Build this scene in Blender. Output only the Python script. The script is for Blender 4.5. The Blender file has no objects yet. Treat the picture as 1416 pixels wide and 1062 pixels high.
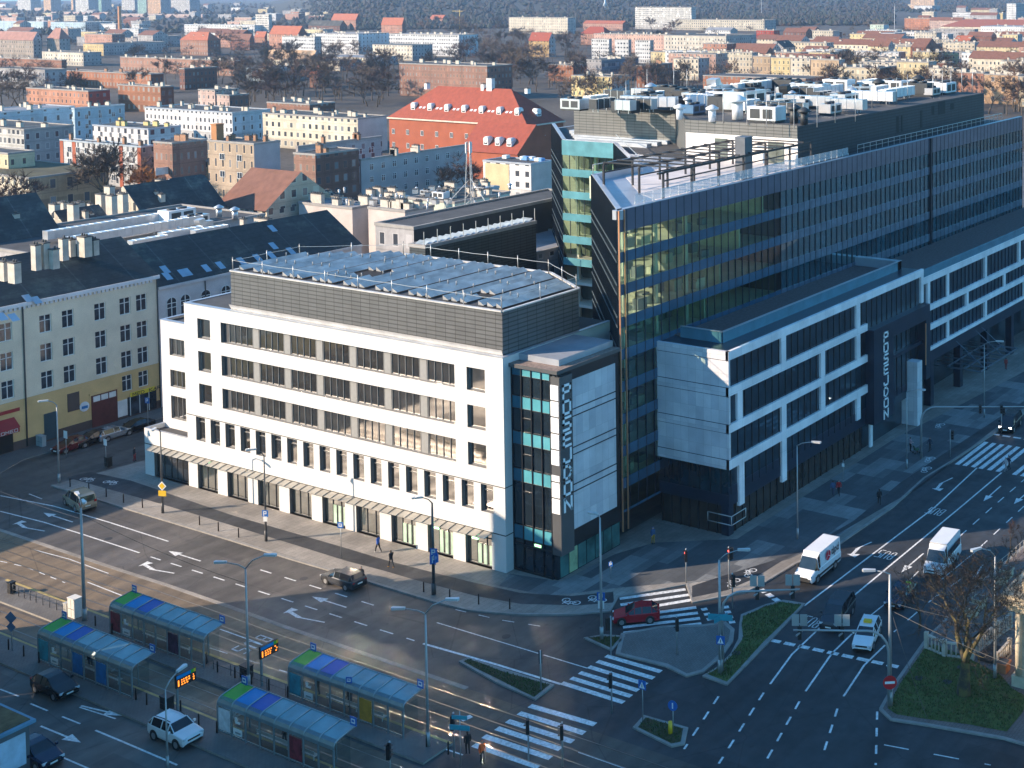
import bpy, bmesh, math, random
from mathutils import Vector, Matrix
rnd = random.Random(7)
R = math.radians
scene = bpy.context.scene
COL = scene.collection

# ---------------------------------------------------------------- camera (solved from the building lines of the photo)
FPX, PPX, PPY = 1855.788, 1171.926, 72.848
YAW, PIT, ROL = .506306368, .0488588606, -.00463108593
def _rot(a, b, c):
    ca, sa, cb, sb, cc, sc = math.cos(a), math.sin(a), math.cos(b), math.sin(b), math.cos(c), math.sin(c)
    return Matrix(((cc, -sc, 0), (sc, cc, 0), (0, 0, 1))) @ Matrix(((1, 0, 0), (0, cb, -sb), (0, sb, cb))) @ Matrix(((ca, 0, sa), (0, 1, 0), (-sa, 0, ca)))
MC = _rot(YAW, PIT, ROL) @ Matrix(((0, -1, 0), (0, 0, -1), (1, 0, 0)))
MCT = MC.transposed()
def _ray(x, y): return MCT @ Vector(((x - PPX) / FPX, (y - PPY) / FPX, 1))
_d = _ray(700.3, 794.4)
CAM = -_d * (56.0 / -_d.z)
def P(x, y, z=0.0):
    d = _ray(x, y); return CAM + d * ((z - CAM.z) / d.z)
def PXp(x, y, X):
    d = _ray(x, y); return CAM + d * ((X - CAM.x) / d.x)
def PYp(x, y, Y):
    d = _ray(x, y); return CAM + d * ((Y - CAM.y) / d.y)
def pix(v):
    c = MC @ (Vector(v) - CAM); return PPX + FPX * c.x / c.z, PPY + FPX * c.y / c.z
def solve_line(p, dirv, xt, lo=0.0, hi=400.0):
    """length along dirv from p until the picture column xt"""
    f0 = pix(p)[0] - xt
    for _ in range(40):
        m = (lo + hi) / 2
        if (pix(p + dirv * m)[0] - xt) * f0 > 0: lo = m
        else: hi = m
    return (lo + hi) / 2
cd = bpy.data.cameras.new('camera'); cam = bpy.data.objects.new('camera', cd); COL.objects.link(cam)
cd.sensor_width = 36; cd.lens = FPX * 36 / 1416
cd.shift_x = (708 - PPX) / 1416; cd.shift_y = (PPY - 531) / 1416
cd.clip_start = 1; cd.clip_end = 20000
mw = Matrix((MC[0], -MC[1], -MC[2])).transposed().to_4x4(); mw.translation = CAM
cam.matrix_world = mw
scene.camera = cam

# ---------------------------------------------------------------- sky, sun, exposure
SUN_EL = R(24)
SUND = Vector((-math.cos(SUN_EL) * .7071, math.cos(SUN_EL) * .7071, math.sin(SUN_EL)))
world = bpy.data.worlds.new('World'); scene.world = world; world.use_nodes = True
wn = world.node_tree.nodes; wl = world.node_tree.links
sky = wn.new('ShaderNodeTexSky'); sky.sky_type = 'NISHITA'; sky.sun_disc = False
sky.sun_elevation = SUN_EL; sky.sun_rotation = math.atan2(SUND.x, SUND.y)
sky.air_density = 1.2; sky.dust_density = 0.3; sky.ozone_density = 5.0
tint = wn.new('ShaderNodeMix'); tint.data_type = 'RGBA'; tint.blend_type = 'MULTIPLY'; tint.inputs[0].default_value = 1; tint.inputs[7].default_value = (.47, .87, .98, 1)
wl.new(sky.outputs[0], tint.inputs[6]); wl.new(tint.outputs[2], wn['Background'].inputs[0]); wn['Background'].inputs[1].default_value = 0.15
sd = bpy.data.lights.new('sun', 'SUN'); sun = bpy.data.objects.new('sun', sd); COL.objects.link(sun)
sd.energy = 4.8; sd.angle = R(.5); sd.color = (1, .80, .60)
sun.rotation_euler = SUND.to_track_quat('Z', 'Y').to_euler()
scene.view_settings.view_transform = 'Standard'; scene.view_settings.look = 'None'
scene.view_settings.exposure = 1.02; scene.view_settings.gamma = 1
scene.cycles.max_bounces = 6; scene.cycles.transparent_max_bounces = 12; scene.cycles.volume_bounces = 0
scene.cycles.blur_glossy = .15; scene.cycles.sample_clamp_indirect = 0; scene.cycles.caustics_reflective = True; scene.cycles.caustics_refractive = False

# ---------------------------------------------------------------- materials
MATS = {}
def nd(nt, t, **kw):
    n = nt.nodes.new(t)
    for k, v in kw.items(): setattr(n, k, v)
    return n
def mth(nt, op, a, b=None, c=None):
    n = nt.nodes.new('ShaderNodeMath'); n.operation = op
    for i, s in enumerate((a, b, c)):
        if s is None: continue
        if isinstance(s, (int, float)): n.inputs[i].default_value = s
        else: nt.links.new(s, n.inputs[i])
    return n.outputs[0]
def mixc(nt, fac, a, b, blend='MIX'):
    n = nt.nodes.new('ShaderNodeMix'); n.data_type = 'RGBA'; n.blend_type = blend
    for i, s in ((0, fac), (6, a), (7, b)):
        if isinstance(s, (int, float)): n.inputs[i].default_value = s
        elif isinstance(s, tuple): n.inputs[i].default_value = (*s[:3], 1)
        else: nt.links.new(s, n.inputs[i])
    return n.outputs[2]
def noise(nt, scale, detail=4, rough=.55, coord='Object', dist=0):
    tc = nd(nt, 'ShaderNodeTexCoord'); n = nd(nt, 'ShaderNodeTexNoise')
    n.inputs['Scale'].default_value = scale; n.inputs['Detail'].default_value = detail; n.inputs['Roughness'].default_value = rough
    n.inputs['Distortion'].default_value = dist
    nt.links.new(tc.outputs[coord], n.inputs['Vector']); return n.outputs['Fac']
def ramp(nt, fac, a, b, lo=0., hi=1.):
    n = nd(nt, 'ShaderNodeMapRange'); n.inputs[1].default_value = a; n.inputs[2].default_value = b; n.inputs[3].default_value = lo; n.inputs[4].default_value = hi
    nt.links.new(fac, n.inputs[0]); return n.outputs[0]
def newmat(name):
    m = bpy.data.materials.new(name); m.use_nodes = True; MATS[name] = m
    return m, m.node_tree, m.node_tree.nodes['Principled BSDF']
def mat(name, col, rough=.65, metal=0., var=.18, scale=.6, bump=0., spec=.5, fine=0.):
    if name in MATS: return MATS[name]
    m, nt, b = newmat(name)
    b.inputs['Roughness'].default_value = rough; b.inputs['Metallic'].default_value = metal; b.inputs['Specular IOR Level'].default_value = spec
    f = ramp(nt, noise(nt, scale), .3, .7, 1 - var, 1 + var)
    if fine: f = mth(nt, 'MULTIPLY', f, ramp(nt, noise(nt, scale * 25, 2), .3, .7, 1 - fine, 1 + fine))
    c = mixc(nt, 1., col, f, 'MULTIPLY')
    nt.links.new(c, b.inputs['Base Color'])
    if bump:
        bn = nd(nt, 'ShaderNodeBump'); bn.inputs['Strength'].default_value = bump; bn.inputs['Distance'].default_value = .05
        nt.links.new(noise(nt, scale * 12, 3), bn.inputs['Height']); nt.links.new(bn.outputs[0], b.inputs['Normal'])
    return m
def emis(name, col, s):
    if name in MATS: return MATS[name]
    m, nt, b = newmat(name); b.inputs['Base Color'].default_value = (*col, 1)
    b.inputs['Emission Color'].default_value = (*col, 1); b.inputs['Emission Strength'].default_value = s
    return m
def glassy(name, col, rough=.06, var=.5, scale=.25, spec=.7):
    """dark window glass, opaque: what is behind it shows as slow blotches"""
    return mat(name, col, rough, 0, var, scale, 0, spec)
def thinglass(name, tint, refl=.16, rcol=(1, 1, 1), rough=.02):
    if name in MATS: return MATS[name]
    m, nt, b = newmat(name); out = nt.nodes['Material Output']; nt.nodes.remove(b)
    t = nd(nt, 'ShaderNodeBsdfTransparent'); t.inputs[0].default_value = (*tint, 1)
    g = nd(nt, 'ShaderNodeBsdfGlossy'); g.inputs['Color'].default_value = (*rcol, 1); g.inputs['Roughness'].default_value = rough
    lw = nd(nt, 'ShaderNodeLayerWeight'); lw.inputs[0].default_value = .22
    fac = ramp(nt, lw.outputs['Fresnel'], 0, 1, refl, 1)
    mx = nd(nt, 'ShaderNodeMixShader'); nt.links.new(fac, mx.inputs[0]); nt.links.new(t.outputs[0], mx.inputs[1]); nt.links.new(g.outputs[0], mx.inputs[2])
    nt.links.new(mx.outputs[0], out.inputs[0]); return m
def frosted(name, col, op):
    if name in MATS: return MATS[name]
    m, nt, b = newmat(name); out = nt.nodes['Material Output']; t = nd(nt, 'ShaderNodeBsdfTransparent'); b.inputs['Base Color'].default_value = (*col, 1); b.inputs['Roughness'].default_value = .1
    mx = nd(nt, 'ShaderNodeMixShader'); mx.inputs[0].default_value = op; nt.links.new(t.outputs[0], mx.inputs[1]); nt.links.new(b.outputs[0], mx.inputs[2]); nt.links.new(mx.outputs[0], out.inputs[0]); return m
def coated(name, col, refl, rough, rcol=(1, .96, .94)):
    """coated window pane: dark room behind, strong mirror reflection"""
    if name in MATS: return MATS[name]
    m = glassy(name, col, .3, .7, .35, .2); nt = m.node_tree; out = nt.nodes['Material Output']; b = nt.nodes['Principled BSDF']
    g = nd(nt, 'ShaderNodeBsdfGlossy'); g.inputs['Color'].default_value = (*rcol, 1); g.inputs['Roughness'].default_value = rough
    bn = nd(nt, 'ShaderNodeBump'); bn.inputs['Strength'].default_value = .05; bn.inputs['Distance'].default_value = .04; nt.links.new(noise(nt, .9, 1), bn.inputs['Height']); nt.links.new(bn.outputs[0], g.inputs['Normal'])
    lw = nd(nt, 'ShaderNodeLayerWeight'); lw.inputs[0].default_value = .25; fac = ramp(nt, lw.outputs['Fresnel'], 0, 1, refl, 1)
    mx = nd(nt, 'ShaderNodeMixShader'); nt.links.new(fac, mx.inputs[0]); nt.links.new(b.outputs[0], mx.inputs[1]); nt.links.new(g.outputs[0], mx.inputs[2]); nt.links.new(mx.outputs[0], out.inputs[0]); return m
def uvnodes(nt):
    """u along the wall, v up it, in metres, for axis-aligned walls"""
    tc = nd(nt, 'ShaderNodeTexCoord'); s = nd(nt, 'ShaderNodeSeparateXYZ'); nt.links.new(tc.outputs['Object'], s.inputs[0])
    n = nd(nt, 'ShaderNodeSeparateXYZ'); nt.links.new(tc.outputs['Normal'], n.inputs[0])
    isx = mth(nt, 'GREATER_THAN', mth(nt, 'ABSOLUTE', n.outputs[0]), .7)
    u = mth(nt, 'ADD', mth(nt, 'MULTIPLY', s.outputs[1], isx), mth(nt, 'MULTIPLY', s.outputs[0], mth(nt, 'SUBTRACT', 1., isx)))
    return u, s.outputs[2], n.outputs[2], tc
def stripe(nt, u, pitch, a, b, off=0.):
    f = mth(nt, 'FRACT', mth(nt, 'DIVIDE', mth(nt, 'ADD', u, off), pitch))
    return mth(nt, 'MULTIPLY', mth(nt, 'GREATER_THAN', f, a), mth(nt, 'LESS_THAN', f, b))
def citywall(name, col, pitch=2.7, fl=3.1, a=.3, b=.7, c=.28, d=.78, win=(.05, .055, .065), brick=False, off=0., stain=.2):
    """far house wall: plaster or brick with a grid of window openings"""
    if name in MATS: return MATS[name]
    m, nt, bs = newmat(name); u, v, nz, tc = uvnodes(nt)
    oi = nd(nt, 'ShaderNodeObjectInfo'); rn = oi.outputs['Random']; u = mth(nt, 'MULTIPLY', mth(nt, 'ADD', u, .4), ramp(nt, rn, 0, 1, .82, 1.25)); v0 = v; v = mth(nt, 'MULTIPLY', v, ramp(nt, mth(nt, 'FRACT', mth(nt, 'MULTIPLY', rn, 7.3)), 0, 1, .9, 1.12))
    w = mth(nt, 'MULTIPLY', stripe(nt, u, pitch, a, b, off), stripe(nt, v, fl, c, d))
    fr = mth(nt, 'MULTIPLY', stripe(nt, u, pitch, a - .06, b + .06, off), stripe(nt, v, fl, c - .07, d + .04))
    base = mixc(nt, 1., col, ramp(nt, noise(nt, .15, 6), .3, .7, 1 - stain, 1 + stain), 'MULTIPLY')
    base = mixc(nt, 1., base, ramp(nt, noise(nt, 1.6, 4), .3, .7, 1 - stain * .5, 1 + stain * .5), 'MULTIPLY')
    cell = nd(nt, 'ShaderNodeTexWhiteNoise', noise_dimensions='2D'); cb = nd(nt, 'ShaderNodeCombineXYZ')
    nt.links.new(mth(nt, 'FLOOR', mth(nt, 'DIVIDE', mth(nt, 'ADD', u, off), pitch)), cb.inputs[0]); nt.links.new(mth(nt, 'FLOOR', mth(nt, 'DIVIDE', v, fl)), cb.inputs[1])
    nt.links.new(cb.outputs[0], cell.inputs['Vector'])
    w = mth(nt, 'MULTIPLY', w, mth(nt, 'GREATER_THAN', cell.outputs['Value'], .09))
    wc = mixc(nt, ramp(nt, cell.outputs['Value'], .5, 1, 0, .75), win, (.30, .31, .32))
    base = mixc(nt, 1., base, ramp(nt, stripe(nt, v, fl, .0, .07), 0, 1, 1, .82), 'MULTIPLY')            # string courses
    base = mixc(nt, 1., base, ramp(nt, mth(nt, 'LESS_THAN', v0, 3.2), 0, 1, 1, .68), 'MULTIPLY')         # darker plinth storey
    rr_ = ramp(nt, stripe(nt, mth(nt, 'ADD', u, mth(nt, 'MULTIPLY', rn, 40.)), pitch * 5, 0, .2), 0, 1, 1, .86); base = mixc(nt, 1., base, rr_, 'MULTIPLY')
    hs = nd(nt, 'ShaderNodeHueSaturation'); nt.links.new(base, hs.inputs['Color']); nt.links.new(ramp(nt, mth(nt, 'FRACT', mth(nt, 'MULTIPLY', rn, 13.7)), 0, 1, .8, 1.15), hs.inputs['Saturation']); nt.links.new(ramp(nt, mth(nt, 'FRACT', mth(nt, 'MULTIPLY', rn, 29.1)), 0, 1, .78, 1.08), hs.inputs['Value']); base = hs.outputs[0]
    frc = mixc(nt, mth(nt, 'MULTIPLY', fr, .6), base, tuple(min(.6, x * 1.2 + .05) for x in col))
    nt.links.new(mixc(nt, w, frc, wc), bs.inputs['Base Color'])
    nt.links.new(ramp(nt, w, 0, 1, .85, .15), bs.inputs['Roughness'])
    return m

# ---------------------------------------------------------------- mesh building
class MB:
    def __init__(s): s.v = []; s.f = []; s.m = []; s.sm = []
    def face(s, pts, m=0, smooth=False):
        i = len(s.v); s.v += [tuple(p) for p in pts]; s.f.append(tuple(range(i, i + len(pts)))); s.m.append(m); s.sm.append(smooth)
    def box(s, x0, x1, y0, y1, z0, z1, m=0, top=None, skip=''):
        i = len(s.v)
        s.v += [(x0, y0, z0), (x1, y0, z0), (x1, y1, z0), (x0, y1, z0), (x0, y0, z1), (x1, y0, z1), (x1, y1, z1), (x0, y1, z1)]
        for k, q in (('b', (3, 2, 1, 0)), ('t', (4, 5, 6, 7)), ('s', (0, 1, 5, 4)), ('e', (1, 2, 6, 5)), ('n', (2, 3, 7, 6)), ('w', (3, 0, 4, 7))):
            if k in skip: continue
            s.f.append(tuple(i + j for j in q)); s.m.append(top if (k == 't' and top is not None) else m); s.sm.append(False)
    def obox(s, c, d, l, w, z0, z1, m=0):
        """box centred at c in plan, long axis d"""
        d = Vector((d[0], d[1])).normalized(); n = Vector((-d.y, d.x)); c = Vector((c[0], c[1]))
        q = [c - d * l / 2 - n * w / 2, c + d * l / 2 - n * w / 2, c + d * l / 2 + n * w / 2, c - d * l / 2 + n * w / 2]
        s.prism([(p.x, p.y) for p in q], z0, z1, m, m)
    def prism(s, poly, z0, z1, mt=0, ms=0, bottom=True):
        n = len(poly)
        a = sum(poly[i][0] * poly[(i + 1) % n][1] - poly[(i + 1) % n][0] * poly[i][1] for i in range(n))
        if a < 0: poly = poly[::-1]
        i = len(s.v); s.v += [(p[0], p[1], z0) for p in poly] + [(p[0], p[1], z1) for p in poly]
        s.f.append(tuple(range(i + n, i + 2 * n))); s.m.append(mt); s.sm.append(False)
        if bottom: s.f.append(tuple(range(i + n - 1, i - 1, -1))); s.m.append(ms); s.sm.append(False)
        for k in range(n):
            j = (k + 1) % n; s.f.append((i + k, i + j, i + n + j, i + n + k)); s.m.append(ms); s.sm.append(False)
    def tube(s, pts, r, n=6, m=0, cap=True):
        pts = [Vector(p) for p in pts]; k = len(pts); rs = r if isinstance(r, (list, tuple)) else [r] * k
        i0 = len(s.v); prev = None
        for j, p in enumerate(pts):
            t = (pts[min(j + 1, k - 1)] - pts[max(j - 1, 0)])
            t = t.normalized() if t.length > 1e-9 else Vector((0, 0, 1))
            a = prev - t * prev.dot(t) if prev is not None else t.orthogonal()
            if a.length < 1e-6: a = t.orthogonal()
            a.normalize(); prev = a; b = t.cross(a)
            for q in range(n):
                an = 2 * math.pi * q / n; s.v.append(tuple(p + (a * math.cos(an) + b * math.sin(an)) * rs[j]))
        for j in range(k - 1):
            for q in range(n):
                q2 = (q + 1) % n; a0 = i0 + j * n
                s.f.append((a0 + q, a0 + q2, a0 + n + q2, a0 + n + q)); s.m.append(m); s.sm.append(n > 4)
        if cap:
            s.f.append(tuple(range(i0 + n - 1, i0 - 1, -1))); s.m.append(m); s.sm.append(False)
            s.f.append(tuple(range(i0 + (k - 1) * n, i0 + k * n))); s.m.append(m); s.sm.append(False)
    def disc(s, c, ax, r, n=14, m=0, th=.02):
        c = Vector(c); ax = Vector(ax).normalized(); s.tube([c - ax * th / 2, c + ax * th / 2], r, n, m)
    def quad_on(s, o, u, v, u0, u1, v0, v1, m=0):
        o, u, v = Vector(o), Vector(u), Vector(v)
        s.face([o + u * u0 + v * v0, o + u * u1 + v * v0, o + u * u1 + v * v1, o + u * u0 + v * v1], m)
    def slab_on(s, o, u, v, u0, u1, v0, v1, th, m=0):
        """thin box standing proud of a plane; n = u x v"""
        o, u, v = Vector(o), Vector(u), Vector(v); n = u.cross(v).normalized() * th
        a = [o + u * u0 + v * v0, o + u * u1 + v * v0, o + u * u1 + v * v1, o + u * u0 + v * v1]; b = [p + n for p in a]
        s.face(b, m)
        for k in range(4): j = (k + 1) % 4; s.face([a[k], a[j], b[j], b[k]], m)
    def wall(s, o, u, W, z0, z1, openings, depth=.25, m=0, mr=None):
        """upright wall with real openings (u0,u1,v0,v1); o corner, u unit dir; outward normal = u x z"""
        mr = m if mr is None else mr
        o, u = Vector(o), Vector(u); z = Vector((0, 0, 1)); n = u.cross(z)
        us = sorted({0., W} | {x for q in openings for x in q[:2]}); vs = sorted({z0, z1} | {x for q in openings for x in q[2:4]})
        pt = lambda a, b, dd=0.: Vector((o.x, o.y, 0)) + u * a + z * b - n * dd
        for i in range(len(us) - 1):
            run = None
            for j in range(len(vs) - 1):
                cu, cv = (us[i] + us[i + 1]) / 2, (vs[j] + vs[j + 1]) / 2
                hole = any(q[0] < cu < q[1] and q[2] < cv < q[3] for q in openings)
                if not hole:
                    if run is None: run = vs[j]
                if (hole or j == len(vs) - 2) and run is not None:
                    e = vs[j] if hole else vs[j + 1]
                    s.face([pt(us[i], run), pt(us[i + 1], run), pt(us[i + 1], e), pt(us[i], e)], m); run = None
        for q in openings:
            a, b, c, d = q[:4]
            s.face([pt(a, c), pt(a, c, depth), pt(a, d, depth), pt(a, d)][::-1], mr); s.face([pt(b, c), pt(b, c, depth), pt(b, d, depth), pt(b, d)], mr)
            s.face([pt(a, c), pt(b, c), pt(b, c, depth), pt(a, c, depth)][::-1], mr); s.face([pt(a, d), pt(b, d), pt(b, d, depth), pt(a, d, depth)], mr)
    def mesh(s, name, mats):
        me = bpy.data.meshes.new(name); me.from_pydata(s.v, [], s.f)
        for mm in (mats if isinstance(mats, (list, tuple)) else [mats]): me.materials.append(mm)
        me.polygons.foreach_set('material_index', s.m); me.polygons.foreach_set('use_smooth', s.sm); me.update()
        return me
    def build(s, name, mats, parent=None, loc=None, rz=0.):
        return link(name, s.mesh(name, mats), parent, loc, rz)
def link(name, data, parent=None, loc=None, rz=0.):
    o = bpy.data.objects.new(name, data); COL.objects.link(o)
    if parent is not None: o.parent = parent
    if loc is not None: o.location = loc
    if rz: o.rotation_euler = (0, 0, rz)
    return o
def tag(o, label=None, cat=None, group=None, kind=None):
    for k, v in (('label', label), ('category', cat), ('group', group), ('kind', kind)):
        if v: o[k] = v
    return o
def thing(name, label, cat, loc=(0, 0, 0), rz=0., group=None):
    return tag(link(name, None, None, loc, rz), label, cat, group)
def copy_tree(o, parent=None):
    c = o.copy(); COL.objects.link(c)
    if parent is not None: c.parent = parent
    for ch in o.children: copy_tree(ch, c)
    return c
def struct(o): o['kind'] = 'structure'; return o
X_, Y_, Z_ = Vector((1, 0, 0)), Vector((0, 1, 0)), Vector((0, 0, 1))

# stroke lettering: polylines in a unit cell
def _arc(cx, cy, rx, ry, a0, a1, n=8): return [(cx + rx * math.cos(R(a0 + (a1 - a0) * i / n)), cy + ry * math.sin(R(a0 + (a1 - a0) * i / n))) for i in range(n + 1)]
GL = {'P': [[(0, 0), (0, 1), (1, 1), (1, .45), (0, .45)]], 'O': [[(0, 0), (1, 0), (1, 1), (0, 1), (0, 0)]], 'S': [[(0, 0), (1, 0), (1, .5), (0, .5), (0, 1), (1, 1)]],
      'E': [[(1, 0), (0, 0), (0, 1), (1, 1)], [(0, .5), (.85, .5)]], 'J': [[(0, .3), (0, 0), (1, 0), (1, 1)]], 'D': [[(0, 0), (0, 1), (.6, 1), (1, .65), (1, .35), (.6, 0), (0, 0)]],
      'N': [[(0, 0), (0, 1), (1, 0), (1, 1)]], 'B': [[(0, 0), (0, 1), (.75, 1), (.95, .75), (.75, .52), (0, .52)], [(.75, .52), (1, .27), (.75, 0), (0, 0)]],
      'U': [[(0, 1), (0, .2), (.25, 0), (.75, 0), (1, .2), (1, 1)]], 's': [_arc(.5, .75, .45, .25, 20, 270) + _arc(.5, .25, .45, .25, 90, -160)],
      'd': [[(.9, 0), (.9, 1)], _arc(.48, .32, .42, .32, 0, 360, 14)], 'p': [[(.1, -.4), (.1, .64)], _arc(.52, .32, .42, .32, 0, 360, 14)],
      'M': [[(0, 0), (0, 1), (.5, .4), (1, 1), (1, 0)]], 'K': [[(0, 0), (0, 1)], [(1, 1), (0, .5), (1, 0)]], 'R': [[(0, 0), (0, 1), (.9, 1), (.9, .5), (0, .5)], [(.4, .5), (1, 0)]],
      'A': [[(0, 0), (.5, 1), (1, 0)], [(.2, .35), (.8, .35)]], 'I': [[(.5, 0), (.5, 1)]], 'T': [[(0, 1), (1, 1)], [(.5, 1), (.5, 0)]], '1': [[(.2, .8), (.6, 1), (.6, 0)]], '0': [[(0, 0), (1, 0), (1, 1), (0, 1), (0, 0)]],
      '3': [[(0, 1), (1, 1), (1, 0), (0, 0)], [(.3, .5), (1, .5)]], '5': [[(1, 1), (0, 1), (0, .5), (1, .5), (1, 0), (0, 0)]], '8': [[(0, 0), (1, 0), (1, 1), (0, 1), (0, 0)], [(0, .5), (1, .5)]], ' ': []}
def glyph(mb, ch, o, u, v, w, h, t, th=.03, m=0):
    o, u, v = Vector(o), Vector(u), Vector(v); n = u.cross(v).normalized() * th
    for pl in GL[ch]:
        pts = [o + u * (a * w) + v * (b * h) for a, b in pl]
        for a, b in zip(pts, pts[1:]):
            d = (b - a); 
            if d.length < 1e-6: continue
            d.normalize(); s = d.cross(n).normalized() * t / 2; e = d * t / 2
            q = [a - e - s, b + e - s, b + e + s, a - e + s]
            q = [p + n for p in q] if True else q
            if (q[1] - q[0]).cross(q[2] - q[0]).dot(n) < 0: q = q[::-1]
            mb.face(q, m)
            if th > .02:
                for k in range(4): j = (k + 1) % 4; mb.face([q[k] - n, q[j] - n, q[j], q[k]], m)
def text(mb, s, o, u, v, w, h, t, gap, th=.03, m=0):
    o = Vector(o)
    for i, ch in enumerate(s): glyph(mb, ch, o + Vector(u) * i * (w + gap), u, v, w, h, t, th, m)
# ================================================================ ground, roads, pavements, markings
def xy(pts, z=0.): return [(lambda q: (q.x, q.y))(P(a, b, z)) for a, b in pts]
def ribbon(mb, pts, w, z0, z1, m=0, closed=False):
    pts = [Vector((p[0], p[1])) for p in pts]; n = len(pts); L = []; Rr = []
    for i, p in enumerate(pts):
        a = pts[(i - 1) % n] if (closed or i) else p; b = pts[(i + 1) % n] if (closed or i < n - 1) else p
        t = (b - a).normalized(); q = Vector((-t.y, t.x)) * w / 2; L.append(p + q); Rr.append(p - q)
    for i in range(n if closed else n - 1):
        j = (i + 1) % n
        mb.prism([tuple(L[i]), tuple(L[j]), tuple(Rr[j]), tuple(Rr[i])], z0, z1, m, m)
def flat(mb, pts, z, m=0):
    a = sum(pts[i][0] * pts[(i + 1) % len(pts)][1] - pts[(i + 1) % len(pts)][0] * pts[i][1] for i in range(len(pts)))
    mb.face([(p[0], p[1], z) for p in (pts if a > 0 else pts[::-1])], m)

def asphalt(name, col, rough=.62, col2=None):
    m, nt, b = newmat(name)
    big = ramp(nt, noise(nt, .07, 5), .3, .7, .68, 1.32); mid = ramp(nt, noise(nt, .9, 5, .7), .3, .7, .86, 1.14); fine = ramp(nt, noise(nt, 22, 2), .3, .7, .8, 1.2)
    # darker wheel tracks and old patches stretched along the carriageway
    tc = nd(nt, 'ShaderNodeTexCoord'); mp = nd(nt, 'ShaderNodeMapping'); mp.inputs['Scale'].default_value = (.05, .6, 1); nt.links.new(tc.outputs['Object'], mp.inputs[0])
    n2 = nd(nt, 'ShaderNodeTexNoise'); n2.inputs['Scale'].default_value = 1.; n2.inputs['Detail'].default_value = 3; nt.links.new(mp.outputs[0], n2.inputs['Vector'])
    st = ramp(nt, n2.outputs['Fac'], .35, .65, .76, 1.22)
    vo = nd(nt, 'ShaderNodeTexVoronoi'); vo.feature = 'DISTANCE_TO_EDGE'; vo.inputs['Scale'].default_value = .11; nt.links.new(tc.outputs['Object'], vo.inputs['Vector'])
    cr = ramp(nt, vo.outputs['Distance'], 0, .006, .55, 1)
    sn = nd(nt, 'ShaderNodeVectorMath', operation='SNAP'); sn.inputs[1].default_value = (2.6, 4.2, 9); nt.links.new(tc.outputs['Object'], sn.inputs[0]); wn2 = nd(nt, 'ShaderNodeTexWhiteNoise', noise_dimensions='3D'); nt.links.new(sn.outputs[0], wn2.inputs['Vector'])
    pt = mth(nt, 'MULTIPLY', ramp(nt, mth(nt, 'GREATER_THAN', wn2.outputs['Value'], .955), 0, 1, 1, .72), ramp(nt, mth(nt, 'LESS_THAN', wn2.outputs['Value'], .03), 0, 1, 1, 1.25))
    oil = ramp(nt, noise(nt, 1.1, 2, .5), .68, .76, 1, .6); cr = mth(nt, 'MULTIPLY', cr, mth(nt, 'MULTIPLY', pt, oil))
    f = mth(nt, 'MULTIPLY', mth(nt, 'MULTIPLY', mth(nt, 'MULTIPLY', big, mid), mth(nt, 'MULTIPLY', fine, st)), cr)
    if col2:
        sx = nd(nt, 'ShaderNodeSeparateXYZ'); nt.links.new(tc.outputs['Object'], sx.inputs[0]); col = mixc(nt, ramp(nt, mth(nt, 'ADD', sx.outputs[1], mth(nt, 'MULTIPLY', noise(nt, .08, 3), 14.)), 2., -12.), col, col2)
    nt.links.new(mixc(nt, 1., col, f, 'MULTIPLY'), b.inputs['Base Color']); b.inputs['Roughness'].default_value = rough
    nt.links.new(ramp(nt, noise(nt, .5, 4), .3, .7, rough - .12, rough + .12), b.inputs['Roughness'])
    bn = nd(nt, 'ShaderNodeBump'); bn.inputs['Strength'].default_value = .25; bn.inputs['Distance'].default_value = .02
    nt.links.new(noise(nt, 30, 2), bn.inputs['Height']); nt.links.new(bn.outputs[0], b.inputs['Normal'])
    return m
def paving(name, c1, c2, sx=1.5, sy=1.1, patch=.16, thr=.5):
    """slab paving with patches of a second slab colour"""
    m, nt, b = newmat(name)
    tc = nd(nt, 'ShaderNodeTexCoord')
    br = nd(nt, 'ShaderNodeTexBrick'); br.inputs['Scale'].default_value = 1.; br.inputs['Brick Width'].default_value = sx; br.inputs['Row Height'].default_value = sy
    br.inputs['Mortar Size'].default_value = .018; br.inputs['Color1'].default_value = (1, 1, 1, 1); br.inputs['Color2'].default_value = (.86, .86, .86, 1); br.inputs['Mortar'].default_value = (.6, .6, .6, 1)
    nt.links.new(tc.outputs['Object'], br.inputs['Vector'])
    s = nd(nt, 'ShaderNodeVectorMath', operation='SNAP'); s.inputs[1].default_value = (sx * 2, sy * 1.5, 1); nt.links.new(tc.outputs['Object'], s.inputs[0])
    n = nd(nt, 'ShaderNodeTexNoise'); n.inputs['Scale'].default_value = patch; n.inputs['Detail'].default_value = 3; nt.links.new(s.outputs[0], n.inputs['Vector'])
    base = mixc(nt, ramp(nt, n.outputs['Fac'], thr - .04, thr + .04), c1, c2)
    f = mth(nt, 'MULTIPLY', ramp(nt, noise(nt, .3, 6, .65), .3, .7, .8, 1.2), ramp(nt, noise(nt, 9, 2), .3, .7, .9, 1.1))
    c = mixc(nt, 1., mixc(nt, 1., base, br.outputs['Color'], 'MULTIPLY'), f, 'MULTIPLY')
    nt.links.new(c, b.inputs['Base Color']); b.inputs['Roughness'].default_value = .75
    return m
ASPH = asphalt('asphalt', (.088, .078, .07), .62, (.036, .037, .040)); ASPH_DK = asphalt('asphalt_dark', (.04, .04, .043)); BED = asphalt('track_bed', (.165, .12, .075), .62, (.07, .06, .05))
PAVE = paving('paving', (.30, .27, .235), (.24, .215, .185), 1.2, .6, .1); PAVE2 = paving('paving_patchwork', (.22, .225, .22), (.085, .09, .095), 1.5, .75, .17, .49)
SETTS = paving('setts', (.16, .15, .14), (.13, .122, .115), .35, .22, .1)
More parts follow.
